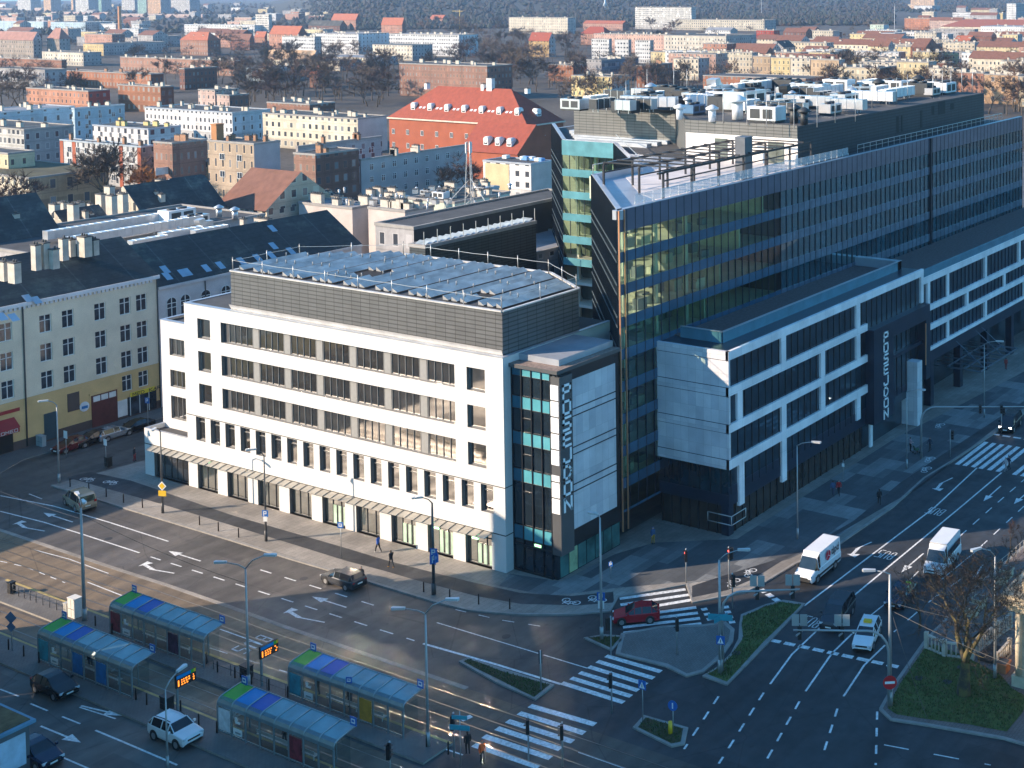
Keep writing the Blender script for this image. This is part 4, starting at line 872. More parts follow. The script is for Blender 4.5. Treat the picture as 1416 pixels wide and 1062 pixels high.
m = MB(); gable_roof(m, X00, XE, YY + .2, YY + 15, 18.05, 22.6, 'x', 0, 1, .45); m.build('roof', [SLATE, CREAM], yb)
m = MB()
for px, py in ((18, 412), (2, 414), (38, 402), (50, 401)):
    c = P(px, py, 19.3); 
    m.face([(c.x - .45, c.y - .6, 18.05 + (c.y - .6 - YY + .25) * .59 + .07), (c.x + .45, c.y - .6, 18.05 + (c.y - .6 - YY + .25) * .59 + .07), (c.x + .45, c.y + .6, 18.05 + (c.y + .6 - YY + .25) * .59 + .07), (c.x - .45, c.y + .6, 18.05 + (c.y + .6 - YY + .25) * .59 + .07)], 0)
m.build('skylight', [mat('skylight_glass', (.3, .42, .52), .1, 0, .1)], yb)
m = MB()
for x in (PYp(33, 500, YY).x, XE - .1): m.tube([(x, YY - .15, .3), (x, YY - .15, 17.5)], .09, 6)
m.build('drainpipe', [mat('drainpipe_dark', (.06, .055, .05), .6)], yb)
gate0 = PYp(126, 560, YY).x
m = MB(); m.box(gate0, gate0 + 3.4, YY - .16, YY - .05, .1, 4.3, 0); m.box(gate0 - .3, gate0 + 3.7, YY - .25, YY - .05, 4.3, 4.6, 1)
for k in range(3): m.box(gate0 + .2 + k * 1.05, gate0 + 1.1 + k * 1.05, YY - .2, YY - .15, 3.4, 4.1, 2)
m.build('gate', [mat('oxblood_gate', (.11, .025, .022), .6, 0, .2, 2.), OCHRE, WFR], yb)
m = MB(); d0 = PYp(60, 570, YY).x; m.box(d0, d0 + 1.6, YY - .14, YY - .05, .3, 3.6, 0); m.build('door', [mat('teal_door', (.03, .07, .09), .5)], yb)
m = MB(); d1 = PYp(93, 560, YY).x; m.box(d1, d1 + 1.5, YY - .13, YY - .05, 3.0, 5.3, 0); m.build('blocked_window', [PLINTH], yb)
s0 = PYp(176, 560, YY).x
m = MB(); m.box(s0, 15.6, YY - .2, YY - .06, .3, 2.75, 0); m.box(s0 + .3, 15.4, YY - .3, YY - .2, 2.75, 3.3, 1); m.box(s0 - 1.4, s0 - .1, YY - .2, YY - .05, .5, 2.6, 2); m.build('shop_front', [TGL, mat('sign_yellow', (.8, .62, .05), .5), WFR], yb)
m = MB(); text(m, 'MED KAR', (s0 + .6, YY - .3, 2.83), X_, Z_, .42, .36, .08, .16, .02); m.build('shop_lettering', [mat('ink_black', (.03, .03, .03), .6)], yb)
m = MB()
for k in range(3): m.box(s0 + .25 + k * 1.3, s0 + .32 + k * 1.3, YY - .26, YY - .2, .3, 2.75)
m.build('shop_frame', [WFR], yb)
m = MB(); c = PYp(116, 562, YY); m.disc((c.x, YY - .12, c.z), Y_, .62, 16, 0, .1); m.box(c.x - .4, c.x + .4, YY - .2, YY - .17, c.z - .25, c.z + .1, 1); m.build('round_sign', [mat('sign_pale', (.75, .8, .85), .5), mat('sign_blue', (.02, .2, .5), .4)], yb)
m = MB(); a0 = PYp(7, 580, YY); m.face([(a0.x - 2.4, YY - .1, 4.3), (a0.x + 1.0, YY - .1, 4.3), (a0.x + 1.0, YY - 1.4, 3.3), (a0.x - 2.4, YY - 1.4, 3.3)], 0); m.face([(a0.x + 1., YY - .1, 4.3), (a0.x + 1., YY - 1.4, 3.3), (a0.x + 1., YY - .1, 3.3)], 0); m.box(a0.x - 5, a0.x + 1.7, YY - .14, YY - .05, 4.9, 5.3, 0); m.box(a0.x - 2.3, a0.x + .9, YY - 1.42, YY - 1.38, 2.75, 3.3, 0)
m.build('shop_awning', [mat('awning_red', (.35, .03, .03), .7)], yb)
m = MB(); text(m, 'ROMEO', (a0.x - 1.8, YY - 1.43, 2.85), X_, Z_, .36, .34, .07, .16, .02); 
m.build('awning_lettering', [WFR], yb)
m = MB(); m.box(a0.x - 2, a0.x + .8, YY - .12, YY - .05, .2, 2.9); m.build('dark_doorway', [MATS['void_dark']], yb)
for px, py, h, w, d in ((20, 375, 1.6, .8, 1.4), (6, 372, 1.5, .8, 1.2), (50, 358, 2.3, .7, 1.), (62, 356, 2.4, .7, 1.), (75, 356, 1.6, .8, .9), (88, 345, 2., .8, .9), (98, 340, 1.4, .7, 1.), (117, 340, 1.8, 1., 1.6), (130, 338, 1.2, .7, 1.1)):
    c = P(px, py, 22.8); chimney(c.x, min(c.y, YY + 9), 21.4, h + .8, w, d, None, yb)
gb = thing('tenement_house', 'grey tenement with arched white windows and skylit slate roof', 'building')
GREYP = mat('grey_plaster', (.58, .56, .56), .85, 0, .12, .5, 0, .3, .05)
m = MB(); m.wall((XE + .05, YY, 0), (1, 0, 0), 34, 0, 16.0, [], .2, 0); m.face([(XE + 34, YY, 0), (XE + 34, YY + 14, 0), (XE + 34, YY + 14, 16), (XE + 34, YY, 16)], 0); m.build('wall', [GREYP], gb)
m = MB(); gable_roof(m, XE + .1, XE + 34, YY + .2, YY + 15, 16.4, 21.2, 'x', 0, 1, .35); m.build('roof', [SLATE, GREYP], gb)
m = MB(); m.box(XE + .1, XE + 34, YY - .25, YY, 16.0, 16.38); m.build('cornice', [GREYP], gb)
for px in (236.5, 255.5, 284, 312): x = PYp(px, 412, YY).x; link('window', AWIN, gb, (x - .75, YY - .06, 11.9)); link('window', cross_win(1.3, 1.9), gb, (x - .7, YY - .06, 8.3))
m = MB()
for px, py in ((228, 363), (238, 366), (254, 361), (262, 360), (290, 355), (308, 351), (360, 341), (378, 333), (392, 339), (407, 332), (377, 327), (335, 345)):
    c = P(px, py, 19.); yy = min(max(c.y, YY + 1.2), YY + 6.2); f = lambda y: 16.4 + (y - YY + .15) * .636 + .08
    m.face([(c.x - .45, yy - .65, f(yy - .65)), (c.x + .45, yy - .65, f(yy - .65)), (c.x + .45, yy + .65, f(yy + .65)), (c.x - .45, yy + .65, f(yy + .65))], 0)
m.build('skylight', [MATS['skylight_glass']], gb)
m = MB(); m.tube([(XE + 7, YY - .12, .3), (XE + 7, YY - .12, 15.9)], .09, 6); m.build('drainpipe', [MATS['drainpipe_dark']], gb)
# ================================================================ the city behind
ROOFS = {'d': ROOFD, 'b': roofsheet('bitumen_sheet', (.045, .046, .046)), 'm': mat('mossy_roof', (.075, .07, .035), .95, 0, .3, .15), 'z': mat('roof_pale', (.22, .23, .25), .8, 0, .25, .2), 't': mat('roof_teal', (.05, .075, .08), .7, 0, .3, .2),
         'r': mat('red_tiles', (.26, .05, .026), .8, 0, .16, .8, .3), 'o': mat('orange_tiles', (.34, .10, .05), .8, 0, .16, .5), 'p': mat('pink_tiles', (.30, .15, .12), .85, 0, .2, .3), 'n': mat('brown_tiles', (.17, .075, .05), .85, 0, .2, .6, .2)}
W = {}
def wl(key, *a, **k): W[key] = citywall('wall_' + key, *a, **k)
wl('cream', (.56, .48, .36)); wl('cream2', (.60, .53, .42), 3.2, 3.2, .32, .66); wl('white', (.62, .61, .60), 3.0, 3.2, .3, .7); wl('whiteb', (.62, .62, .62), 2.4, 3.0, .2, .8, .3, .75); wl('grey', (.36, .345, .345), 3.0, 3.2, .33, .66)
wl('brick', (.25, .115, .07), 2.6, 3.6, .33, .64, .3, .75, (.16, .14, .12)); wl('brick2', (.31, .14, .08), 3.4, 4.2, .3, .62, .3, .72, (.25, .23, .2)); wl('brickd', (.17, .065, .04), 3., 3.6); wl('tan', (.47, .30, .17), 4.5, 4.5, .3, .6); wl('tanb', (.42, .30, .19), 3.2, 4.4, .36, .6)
wl('yellow', (.56, .45, .25), 3.2, 3.2, .36, .62); wl('pink', (.50, .33, .27), 3.0, 3.2, .34, .64); wl('orange', (.40, .19, .12), 3.0, 3.4, .34, .62); wl('blue', (.40, .50, .56), 4.2, 3.5, .4, .6); wl('glass', (.10, .15, .21), 2., 3.4, .05, .95, .35, .9, (.05, .08, .12)); wl('ochre', (.42, .26, .08), 3., 3.4, .36, .62)  # blue: also white walls, with bluish shade put into the colour
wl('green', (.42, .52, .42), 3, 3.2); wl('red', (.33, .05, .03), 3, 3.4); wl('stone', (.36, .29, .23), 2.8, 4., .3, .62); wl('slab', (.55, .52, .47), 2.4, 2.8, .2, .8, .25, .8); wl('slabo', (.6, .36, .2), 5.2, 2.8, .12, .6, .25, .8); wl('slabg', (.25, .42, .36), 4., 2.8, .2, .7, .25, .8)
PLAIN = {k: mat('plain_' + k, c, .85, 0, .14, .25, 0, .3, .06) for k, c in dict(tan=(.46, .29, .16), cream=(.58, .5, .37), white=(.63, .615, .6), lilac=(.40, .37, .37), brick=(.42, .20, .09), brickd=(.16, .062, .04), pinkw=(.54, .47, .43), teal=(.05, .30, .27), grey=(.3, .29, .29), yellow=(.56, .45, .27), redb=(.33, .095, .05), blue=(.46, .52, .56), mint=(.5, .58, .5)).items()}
PLAIN['dk'] = mat('plain_dark', (.04, .045, .05), .6, 0, .2, .4)
BOXES = []
CW1 = win_mesh(1.25, 1.7, [.62], .09, TGL, WFR); CW1y = cross_win(1.25, 1.7, sill=False); CWB = win_mesh(2.0, 1.7, [1.], .09, TGL, WFR); CWBy = cross_win(2.0, 1.7, sill=False)
def city(xc, yt, h, xl, xr, wall, label, roof='d', kind='flat', rise=5., win=None, chim=0, cm=None, cat='building', hip=None, group=None, lx=None, ly=None, name='city_building', endwall=None):
    """house whose near top corner is seen at (xc, yt); its lit wall runs to column xl, its shaded wall to column xr"""
    c = P(xc, yt, h); Ly = ly or solve_line(c, Y_, xl); Lx = lx or solve_line(c, X_, xr)
    t = thing(name, label, cat, (c.x, c.y, 0), 0, group); BOXES.append((c.x, c.x + Lx, c.y, c.y + Ly))
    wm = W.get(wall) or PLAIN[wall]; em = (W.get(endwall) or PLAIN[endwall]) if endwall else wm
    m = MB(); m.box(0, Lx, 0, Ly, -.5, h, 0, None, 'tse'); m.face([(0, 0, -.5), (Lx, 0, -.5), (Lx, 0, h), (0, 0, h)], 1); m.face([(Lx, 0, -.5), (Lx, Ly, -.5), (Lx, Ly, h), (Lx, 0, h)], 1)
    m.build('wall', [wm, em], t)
    m = MB(); rm = ROOFS[roof]
    if kind == 'flat':
        m.box(.3, Lx - .3, .3, Ly - .3, h - .4, h - .1, 0)
        for b in ((-.12, .3, -.12, Ly + .12), (Lx - .3, Lx + .12, -.12, Ly + .12), (.3, Lx - .3, -.12, .3), (.3, Lx - .3, Ly - .3, Ly + .12)): m.box(*b, h - .3, h + .18, 1)
        m.build('roof', [rm, ZINC if wall in ('blue', 'white') else mat('parapet_cap', (.3, .28, .26), .8, 0, .15)], t)
    else:
        ax = 'x' if kind.endswith('x') else 'y'; gable_roof(m, 0, Lx, 0, Ly, h, h + rise, ax, 0, 1, .4, (hip if hip is not None else (min(Lx, Ly) / 2 if kind.startswith('hip') else 0.)))
        m.build('roof', [rm, em], t)
    if win:
        rows, pitch, z0, dz, sides = win[:5]; mx, my = (CWB, CWBy) if len(win) > 5 else (CW1, CW1y); wd = 2. if len(win) > 5 else 1.25; n = 0
        for r in range(rows):
            if 'l' in sides:
                k = max(1, int((Ly - 1.) / pitch)); off = (Ly - (k - 1) * pitch) / 2
                for i in range(k):
                    if n < 98: link('window', mx, t, (-.02, off + i * pitch - wd / 2, z0 + r * dz)); n += 1
            if 'r' in sides:
                k = max(1, int((Lx - 1.) / pitch)); off = (Lx - (k - 1) * pitch) / 2
                for i in range(k):
                    if n < 98: link('window', my, t, (off + i * pitch - wd / 2, -.02, z0 + r * dz)); n += 1
    rr = random.Random(int(xc * 7 + yt * 13))
    for i in range(chim):
        u = rr.uniform(.12, .88); y = Ly * (i + .5 + rr.uniform(-.3, .3)) / chim; x = Lx * rr.choice((.3, .5, .7))
        zz = h - .1 if kind == 'flat' else h + rise * (.35 if kind.endswith('y') else .4)
        chimney(x, y, zz, rr.choice((1.2, 1.5, 1.9)), rr.choice((.7, .9)), rr.choice((1., 1.8, 2.4)), cm or CHIMW, t)
    return t, c, Lx, Ly
# --- nearer blocks, left to right
city(33, 179.3, 14, -60, 101.7, 'slab', 'slab block coloured cream on its lit end and grey on its shaded side, beside the bluish-shaded white house at left edge', 'b', chim=5, win=None, endwall='grey')  # shade of the right side is put into its grey end wall
t, c, lx, ly = city(39.8, 246.3, 9, -60, 150, 'cream', 'low tan hall with flat mossy roof and two pale windows', 'm', endwall='tan')
m = MB()
for x in (34, 44): m.box(x, x + 7.5, -.1, -.02, 5.4, 7.4); 
m.build('window', [WFR], t)
city(11, 212.4, 13, -40, 48, 'yellow', 'small yellow rooftop storey above the mossy flat roof at left', 'b', endwall='yellow')
city(103, 150, 14, 99, 172, 'blue', 'pale blue house in shade with square dark windows, right half', 'z', chim=4, win=(3, 5., 3, 3.4, 'r'))  # white plaster in shade; the bluish shade is in the wall colour
city(-20, 157, 13, -60, 103, 'blue', 'pale blue wing in shade with a row of white chimneys at left edge', 'z', chim=6, cm=CHIMW)
city(195, 203, 12, 83, 212, 'white', 'white three-storey house with brick-red pilasters and dark roof', 'b', chim=4, cm=CHIMB, win=(3, 4.2, 1.6, 3.5, 'l', 1), endwall='pink')
m = MB(); t = [o for o in COL.objects if o.get('label', '').startswith('white three-storey house')][0]; ly = BOXES[-1][3] - BOXES[-1][2]
for y in (.0, ly * .22, ly * .8, ly - 1.6): m.box(-.12, 0, y, y + 1.6, 0, 11.8)
m.build('pilaster', [PLAIN['redb']], t)
city(205, 178.5, 12, 128, 250, 'white', 'white house with yellow chimney stacks behind the brick-pilastered one', 'b', chim=6, cm=mat('chimney_yellow', (.55, .45, .2), .85), win=(2, 5, 5, 3.4, 'l'))
city(238, 198, 14, 212, 286, 'brick', 'narrow orange brick wing with triple windows left of the long brick school', 'b', chim=2, cm=CHIMB, endwall='brick')
city(289.4, 222.6, 8, 242, 300, 'tanb', 'low tan annexe between two brick wings', 'm', lx=14)
city(351, 199, 16, 287, 387, 'tanb', 'tall tan brick school block with paired windows and chimneys', 'b', chim=5, cm=CHIMB, win=(2, 7., 6.5, 4.6, 'l', 1), endwall='lilac')
c = P(301, 193, 16); o = MB(); o.box(-1.1, 1.1, -1.1, 1.1, 0, 4.2); o.box(-1.25, 1.25, -1.25, 1.25, 4.2, 4.5); o = o.build('chimney_stack', [PLAIN['brick']], None, (c.x, c.y, 15.8)); tag(o, 'square brick chimney tower standing on the tan school roof', 'chimney')
city(436, 214, 15, 406, 496, 'brick', 'orange and dark brick corner block with triple windows', 'b', chim=3, cm=CHIMB, endwall='brickd')
city(499, 221, 12, 497, 645, 'lilac', 'long grey-lilac block with two rows of small windows', 't', chim=7, win=(3, 3.8, 2.3, 3.3, 'r'))
city(412, 203, 13, 409, 528, 'grey', 'long dark-roofed block with wide windows behind the lilac one', 't', chim=4, cm=CHIMB, win=(2, 4.2, 5, 3.6, 'r', 1))
city(494.6, 164.3, 12, 363, 535, 'cream', 'long cream lit block with narrow windows and flat roof', 'b', chim=10, endwall='pinkw', win=None)
city(321, 156, 11, 200, 374, 'white', 'long white block with a row of white roof vents', 'd', chim=14, endwall='blue')
city(428, 144.5, 9, 369, 463, 'brick', 'low red brick shed with white roof vents', 'd', chim=6, endwall='brickd')
city(317, 131.7, 9, 293, 344, 'pink', 'small pink building with dark red side wall', 'd', chim=3, endwall='brickd')
city(297, 124.7, 11, 274, 330, 'pink', 'pale pink flat-roofed building behind the small pink one', 'd', chim=3)
# the red-roofed school
t, c, lx, ly = city(729, 173.6, 14, 537.8, 779, 'redb', 'large brick school with steep red hipped roof and white dormers', 'r', 'hipy', 10.2, name='school', hip=14)
for i in range(8): 
    for z in (4.2, 8.6): link('window', CW1, t, (-.03, ly * (i + .6) / 9.2 + ly * .13, z)); 
for i in range(3):
    for z in (4.2, 8.6): link('window', CWBy, t, (6 + i * 7, -.03, z))
m = MB(); m.box(-.5, lx + .5, -.5, ly + .5, 13.6, 14.05); m.build('cornice', [mat('cornice_cream', (.6, .52, .42), .8)], t)
dm = MB(); dm.box(-.7, 1.2, -.9, .9, 0, 1.7, 0); dm.box(-.74, -.7, -.6, .6, .3, 1.4, 1); dm.tube([(-.75, 0, 1.55), (1.4, 0, 1.55)], .95, 10, 0)
dmesh = dm.mesh('dormer', [WFR, TGL]); slm = MB(); slm.face([(0, -.5, 0), (0, .5, 0), (1.9, .5, 1.7), (1.9, -.5, 1.7)][::-1], 0); smesh = slm.mesh('skylight', [mat('skylight_white', (.66, .68, .7), .15)])
slope = 10.2 / (lx / 2 + .4)
for i in range(7):
    y = ly * (.1 + .125 * i); link('dormer', dmesh, t, (2.6, y, 14 + 2.2 * slope))
    if i < 6: link('skylight', smesh, t, (2.2, y + ly * .05, 14 + 2.75 * slope)); link('skylight', smesh, t, (2.2, y + ly * .078, 14 + 2.75 * slope))
link('dormer', dmesh, t, (lx * .5, 3.2, 16.), R(90))
for y, hh in ((ly * .38, 5.5), (ly * .43, 3.), (ly * .85, 2.4), (ly * .12, 2.)): chimney(lx * .5, y, 23.0, hh * .8, 1.5, 2.2 if hh > 5 else 1.2, mat('chimney_white', (.68, .68, .68), .8), t)
t, c, lx, ly = city(716, 214, 8, 636, 725, 'redb', 'lower school wing with dark red roof and three white dormers', 'r', 'gabley', 8., name='school_wing', lx=16)
for i in range(3): link('dormer', dmesh, t, (2., ly * (.2 + .2 * i), 10.))
t, c, lx, ly = city(734, 227, 10, 668, 763, 'white', 'white house with yellow end panel in front of the school', 'd', endwall='pinkw')
m = MB(); m.box(-.1, 0, ly * .45, ly - .8, 1., 9.4); m.build('yellow_panel', [PLAIN['yellow']], t)
m = MB(); rr = random.Random(9)
for i in range(10): x, y = rr.uniform(6, lx - 3), rr.uniform(1, ly - 2); m.box(x, x + 1.5, y, y + 1.5, 10, 10 + rr.uniform(.4, 1.2), i % 2)
m.build('roof_box', [WFR, mat('roof_blue', (.12, .3, .6), .6)], t)
# roofs straight behind the white block
city(487, 288, 12, 413, 520, 'pinkw', 'plain pinkish white rear wing with one small window and flat snowy roof', 'z', chim=9)
city(560, 292, 12.2, 509, 600, 'pinkw', 'plain pinkish white rear wing with wall ladder, right of its twin', 'z', chim=9)
city(585, 302, 9.5, 562, 640, 'mint', 'teal panelled annexe under low flat roof', 'b', endwall='teal')
city(628.6, 280, 12.5, 565, 705, 'mint', 'pale mint building with cluttered dark flat roof', 'b', chim=12)
city(690, 300, 11.5, 640, 770, 'grey', 'dark roofed rear building with white chimney blocks left of the tower', 'b', chim=9)
city(432, 246, 8, 302, 452, 'blue', 'flat pale parking deck wall below the brick corner block', 'z', chim=0, endwall='blue')
city(470, 278, 11, 440, 486, 'white', 'small snowy-roofed white block behind the brown pitched house', 'z', chim=5)
city(540, 276, 11.5, 500, 566, 'white', 'small white rear block before the lilac block', 'z', chim=6)
city(668, 262, 11, 640, 690, 'white', 'white stair block behind the lattice mast', 'b', chim=4)
city(735, 292, 12, 716, 764, 'grey', 'grey rear block touching the tower wing with white roof boxes', 'z', chim=5)
city(352, 330, 14, 335, 420, 'pinkw', 'pale rear wall block between slate roof and pinkish wings', 'b', chim=6, ly=10)
city(120, 300, 12, 112, 200, 'cream', 'cream lean-to block among the tall chimneys', 'd', chim=6, ly=9)
city(255, 275, 12, 225, 300, 'lilac', 'slate-grey rear house before the brick wings', 'b', 'gablex', 4, chim=4, ly=10, name='pitched_house')
an = city(588, 341, 21, 566, 741, 'grey', 'dark louvred rear wing with teal grating on its roof', 'd', endwall='grey')[0]
for ch in an.children:
    if ch.name.startswith('wall'): ch.data.materials[0] = ch.data.materials[1] = louvre('louvre_dark', (.05, .06, .065))
L_ = BOXES[-1]; m = MB()
for k in range(int((L_[1] - L_[0]) / 1.2)): x = k * 1.2 + .4; m.face([(x, .5, 21.05), (x + 1, .5, 21.5), (x + 1, L_[3] - L_[2] - .5, 21.5), (x, L_[3] - L_[2] - .5, 21.05)], 0)
m.build('roof_grating', [MESHZ], an)
m = MB(); n = 9; LX = L_[1] - L_[0]
for i in range(n + 1): m.tube([(LX * i / n, .2, 21), (LX * i / n, .2, 23.)], .05, 4)
m.build('roof_railing', [RAILW], an)
city(572, 315, 21, 569, 658, 'grey', 'dark parapet of the second rear wing behind the louvred one', 'd', lx=38, ly=8, endwall='dk')
city(742, 350, 16, 738, 782, 'grey', 'low zinc-roofed link building beside the glass tower', 'z', lx=16, ly=18)
# pitched houses over the tenement roofs
c = P(369, 292, 11); city(369, 292, 11, 300, 0, 'cream', 'house with brown pitched roof and pale gable end wall', 'n', 'gabley', 7, lx=17, chim=3, name='pitched_house')
city(200, 303, 12, 150, 312, 'cream', 'house with dark slate roof and cream stepped gable wall', 'b', 'gablex', 6, ly=13, chim=4, name='pitched_house')
city(-70, 352, 14, -90, 87, 'lilac', 'grey house with steep dark roof at the left edge', 'b', 'gablex', 7, ly=15, chim=2, name='pitched_house', win=(2, 4.2, 6.5, 4., 'r'))
city(98, 325, 12, 93, 160, 'cream', 'small dark-roofed house between tall cream chimneys', 'b', 'gablex', 4, ly=10, chim=3, name='pitched_house')
for px, py, h in ((155, 306, 5.), (170, 297, 4.2), (152, 284, 4), (102, 315, 4.5), (76, 306, 3.4), (88, 300, 3.), (140, 292, 3.5), (110, 300, 3.), (222, 268, 3.2), (258, 270, 3.), (219, 282, 3)):
    c = P(px, py, 13); o = chimney(c.x, c.y, 12., h + .8, 1.1, 1.9); o.name = 'chimney_stack'; tag(o, 'tall cream chimney stack among the dark roofs behind the tenements', 'chimney', 'tall chimney stacks behind the tenements')
city(46, 352, 14.6, 40, 330, 'grey', 'low flat-roofed block carrying silver air ducts behind the tenements', 'd', lx=42, ly=24)
# --- middle distance
for a in (
 (673.5, 91.5, 17, 552, 708, 'brick', 'long red brick hospital wing with white window trim', 'd', 8, 'brickd'),
 (634.6, 48.3, 18, 538, 661, 'whiteb', 'long white apartment row with white roof vents', 'z', 14, 'blue'),
 (495.6, 47, 18, 432, 538, 'whiteb', 'white apartment block left half with bluish shade coloured into its side', 'z', 10, 'blue'),
 (570, 62.7, 12, 515, 598, 'cream2', 'cream two-storey house with dark side wall before the white row', 't', 0, 'grey'),
 (508, 80, 6, 440, 550, 'cream', 'low long white shed with pale roof', 'z', 0, 'grey'),
 (785, 24.6, 20, 703.6, 796, 'cream2', 'pale yellow hospital slab before the forest', 'd', 4, 'grey'),
 (956, 10, 30, 878, 962, 'slab', 'tall white slab block against the forest', 'd', 2, 'grey'),
 (920, 48, 16, 821, 930, 'pink', 'long salmon pink apartment row with roof vents', 'd', 12, 'grey'),
 (842, 54, 17, 818, 846, 'whiteb', 'leftmost white bay in front of the salmon row', 'd', 0, 'grey'),
 (869, 55, 17, 850, 873, 'whiteb', 'middle white bay in front of the salmon row', 'd', 0, 'grey'),
 (899, 56, 17, 878, 904, 'whiteb', 'rightmost white bay in front of the salmon row', 'd', 0, 'grey'),
 (846, 106, 14, 790, 870, 'yellow', 'yellow rendered house with blank side coloured grey for shade behind the school', 'b', 4, 'grey'),
 (831.5, 83, 13, 811, 883, 'grey', 'dark blue glass-fronted institute with flat roof', 'd', 6, 'glass'),
 (792.5, 90, 10, 758, 811, 'brick', 'low orange brick house with dark flat roof', 'd', 3, 'brickd'),
 (891, 91, 13, 880, 905, 'brick', 'narrow brick stair tower left of the plant roof', 'd', 0, 'brickd'),
 (908, 89, 14, 893, 930, 'brickd', 'dark brick block with tall windows behind the rooftop plant', 'd', 2, 'brickd'),
 (926, 99, 9, 912, 940, 'brick', 'small lit brick house by the rooftop plant', 'd', 0, 'brickd'),
 (1004, 50, 18, 918, 1046, 'cream2', 'long cream apartment block with glazed bays', 'd', 4, 'grey'),
 (1057, 28, 14, 934, 1073, 'cream', 'long pale cream terrace below the forest', 'd', 3, 'grey'),
 (1070, 42, 14, 1046, 1078, 'red', 'dark red block between cream terrace and rooftops', 'd', 3, 'red'),
 (1005, 71, 15, 978, 1012, 'yellow', 'yellow tenement at the left end of the lit street row', 'd', 3, 'grey'),
 (1040, 73, 16, 1006, 1048, 'cream', 'cream tenement second from left in the lit street row', 'd', 4, 'grey'),
 (1065, 78, 15, 1041, 1073, 'tanb', 'tan tenement with bare trees before it in the street row', 'd', 4, 'grey'),
 (1092, 80, 15, 1066, 1100, 'yellow', 'bright yellow tenement in the middle of the street row', 'd', 4, 'grey'),
 (1120, 81, 15, 1093, 1128, 'cream2', 'pale cream tenement right of the bright yellow one', 'd', 4, 'grey'),
 (1160, 83, 15, 1121, 1168, 'tanb', 'tan tenement with arched gateways in the street row', 'd', 4, 'grey'),
 (1216, 94, 16, 1157, 1240, 'cream', 'cream corner tenement with windowless oxblood side wall', 'b', 6, 'brickd'),
 (1284, 86, 17, 1240, 1295, 'yellow', 'yellow and white apartment house beside the oxblood wall', 'd', 5, 'grey'),
 (1318.5, 95, 15, 1284, 1326, 'cream2', 'cream stuccoed house right of the yellow apartment house', 'd', 4, 'grey'),
 (1360, 101, 14, 1319, 1368, 'orange', 'orange-red tenement in the right part of the street row', 'd', 7, 'grey'),
 (1407.6, 104, 14, 1361, 1416, 'tan', 'tan tenement with ornate front near the right edge', 'd', 7, 'grey'),
 (1450, 107, 14, 1408, 1470, 'cream', 'cream tenement cut by the right edge of the view', 'd', 5, 'grey'),
 (1114, 109, 9, 972, 1142, 'brick', 'long low red brick hall behind the rooftop plant', 'd', 0, 'brickd'),
 (1142, 115, 8, 1115, 1166, 'brick', 'small red brick annexe right of the long brick hall', 'd', 0, 'brickd'),
 (1298, 72, 13, 1262, 1306, 'yellow', 'yellow-topped house among the crowded roofs at right', 'd', 3, 'grey'),
 (1372, 74, 13, 1330, 1385, 'white', 'white and blue house among the crowded roofs at right', 'd', 3, 'blue'),
 (1237, 46, 13, 1218, 1253, 'white', 'blank white gabled block before the brick church', 'd', 0, 'grey'),
 (1222, 34, 15, 1203, 1229, 'green', 'white block with yellow-green stripe far right', 'd', 0, 'blue'),
 (1416, 37, 12, 1356, 1450, 'white', 'long white hall under the red-roofed barracks', 'z', 6, 'white'),
 (1405, 5, 30, 1392, 1425, 'white', 'white tower block at the upper right edge', 'd', 0, 'grey'),
 (1289, 8, 12, 1264, 1300, 'whiteb', 'low white pavilion under the striped tower', 'z', 0, 'grey'),
 (1345, 17, 12, 1317, 1352, 'whiteb', 'low white house before the red barracks roof', 'd', 0, 'grey'),
 (324, 84, 10, 166, 332, 'brick2', 'long red brick factory range with white windows', 'd', 12, 'brickd'),
 (208.5, 102.5, 9, 91.5, 226, 'brick2', 'second red brick factory range with white lower band', 'd', 4, 'brickd'),
 (222, 120, 12, 163, 240, 'brick2', 'red brick factory house before the ranges', 'd', 5, 'brickd'),
 (85, 83, 8, -10, 92, 'brick', 'low brick shed range at the left edge', 'd', 3, 'brickd'),
 (122, 126, 10, 36, 152, 'orange', 'cream and red painted house with white roof vents', 'd', 8, 'red'),
 (115, 73, 10, 58, 140, 'cream2', 'grey cream two-storey range below the gabled law court', 'd', 4, 'grey'),
 (143, 61, 10, 115, 229, 'yellow', 'long dark green-grey shed with yellow lit end', 'd', 2, 'grey'),
 (189, 53, 9, 106, 195, 'grey', 'dark roofed long shed behind the yellow-ended one', 'd', 4, 'grey'),
 (228, 50, 11, 195, 250, 'cream', 'low cream range left of the red-roofed villa', 'd', 0, 'grey'),
 (435, 51, 17, 390, 444, 'whiteb', 'white balconied apartment block', 'd', 6, 'grey'),
 (472, 46, 17, 446, 480, 'whiteb', 'white apartment block with dark stair strip', 'd', 5, 'grey'),
 (371.5, 20, 26, 353, 376, 'slab', 'lone grey tower block in the left distance', 'd', 0, 'grey'),
 (352, 35, 13, 255, 365, 'white', 'long white housing row in the left distance', 'd', 12, 'blue'),
 (470, 84, 7, 392, 500, 'cream', 'low pale pavilion beside the tan hall', 'z', 0, 'grey'),
 (372, 95, 8, 340, 440, 'blue', 'pale blue low annexe under the tan hall', 'd', 3, 'grey'),
 (62, 97, 11, -10, 92, 'grey', 'dark blue-windowed workshop at far left', 'd', 0, 'grey'),
 (255, 95, 12, 248, 300, 'brickd', 'dark brick block with square stair tower', 'd', 3, 'brickd'),
 (60, 30, 15, -10, 66, 'blue', 'blue-grey slab in haze at upper left', 'd', 3, 'grey'),
 (118, 31, 15, 70, 160, 'blue', 'blue-grey slab in haze left of the brick chimney', 'd', 3, 'grey'),
 (160, 33, 13, 120, 172, 'white', 'hazy pale block right of the brick chimney', 'd', 3, 'grey')):
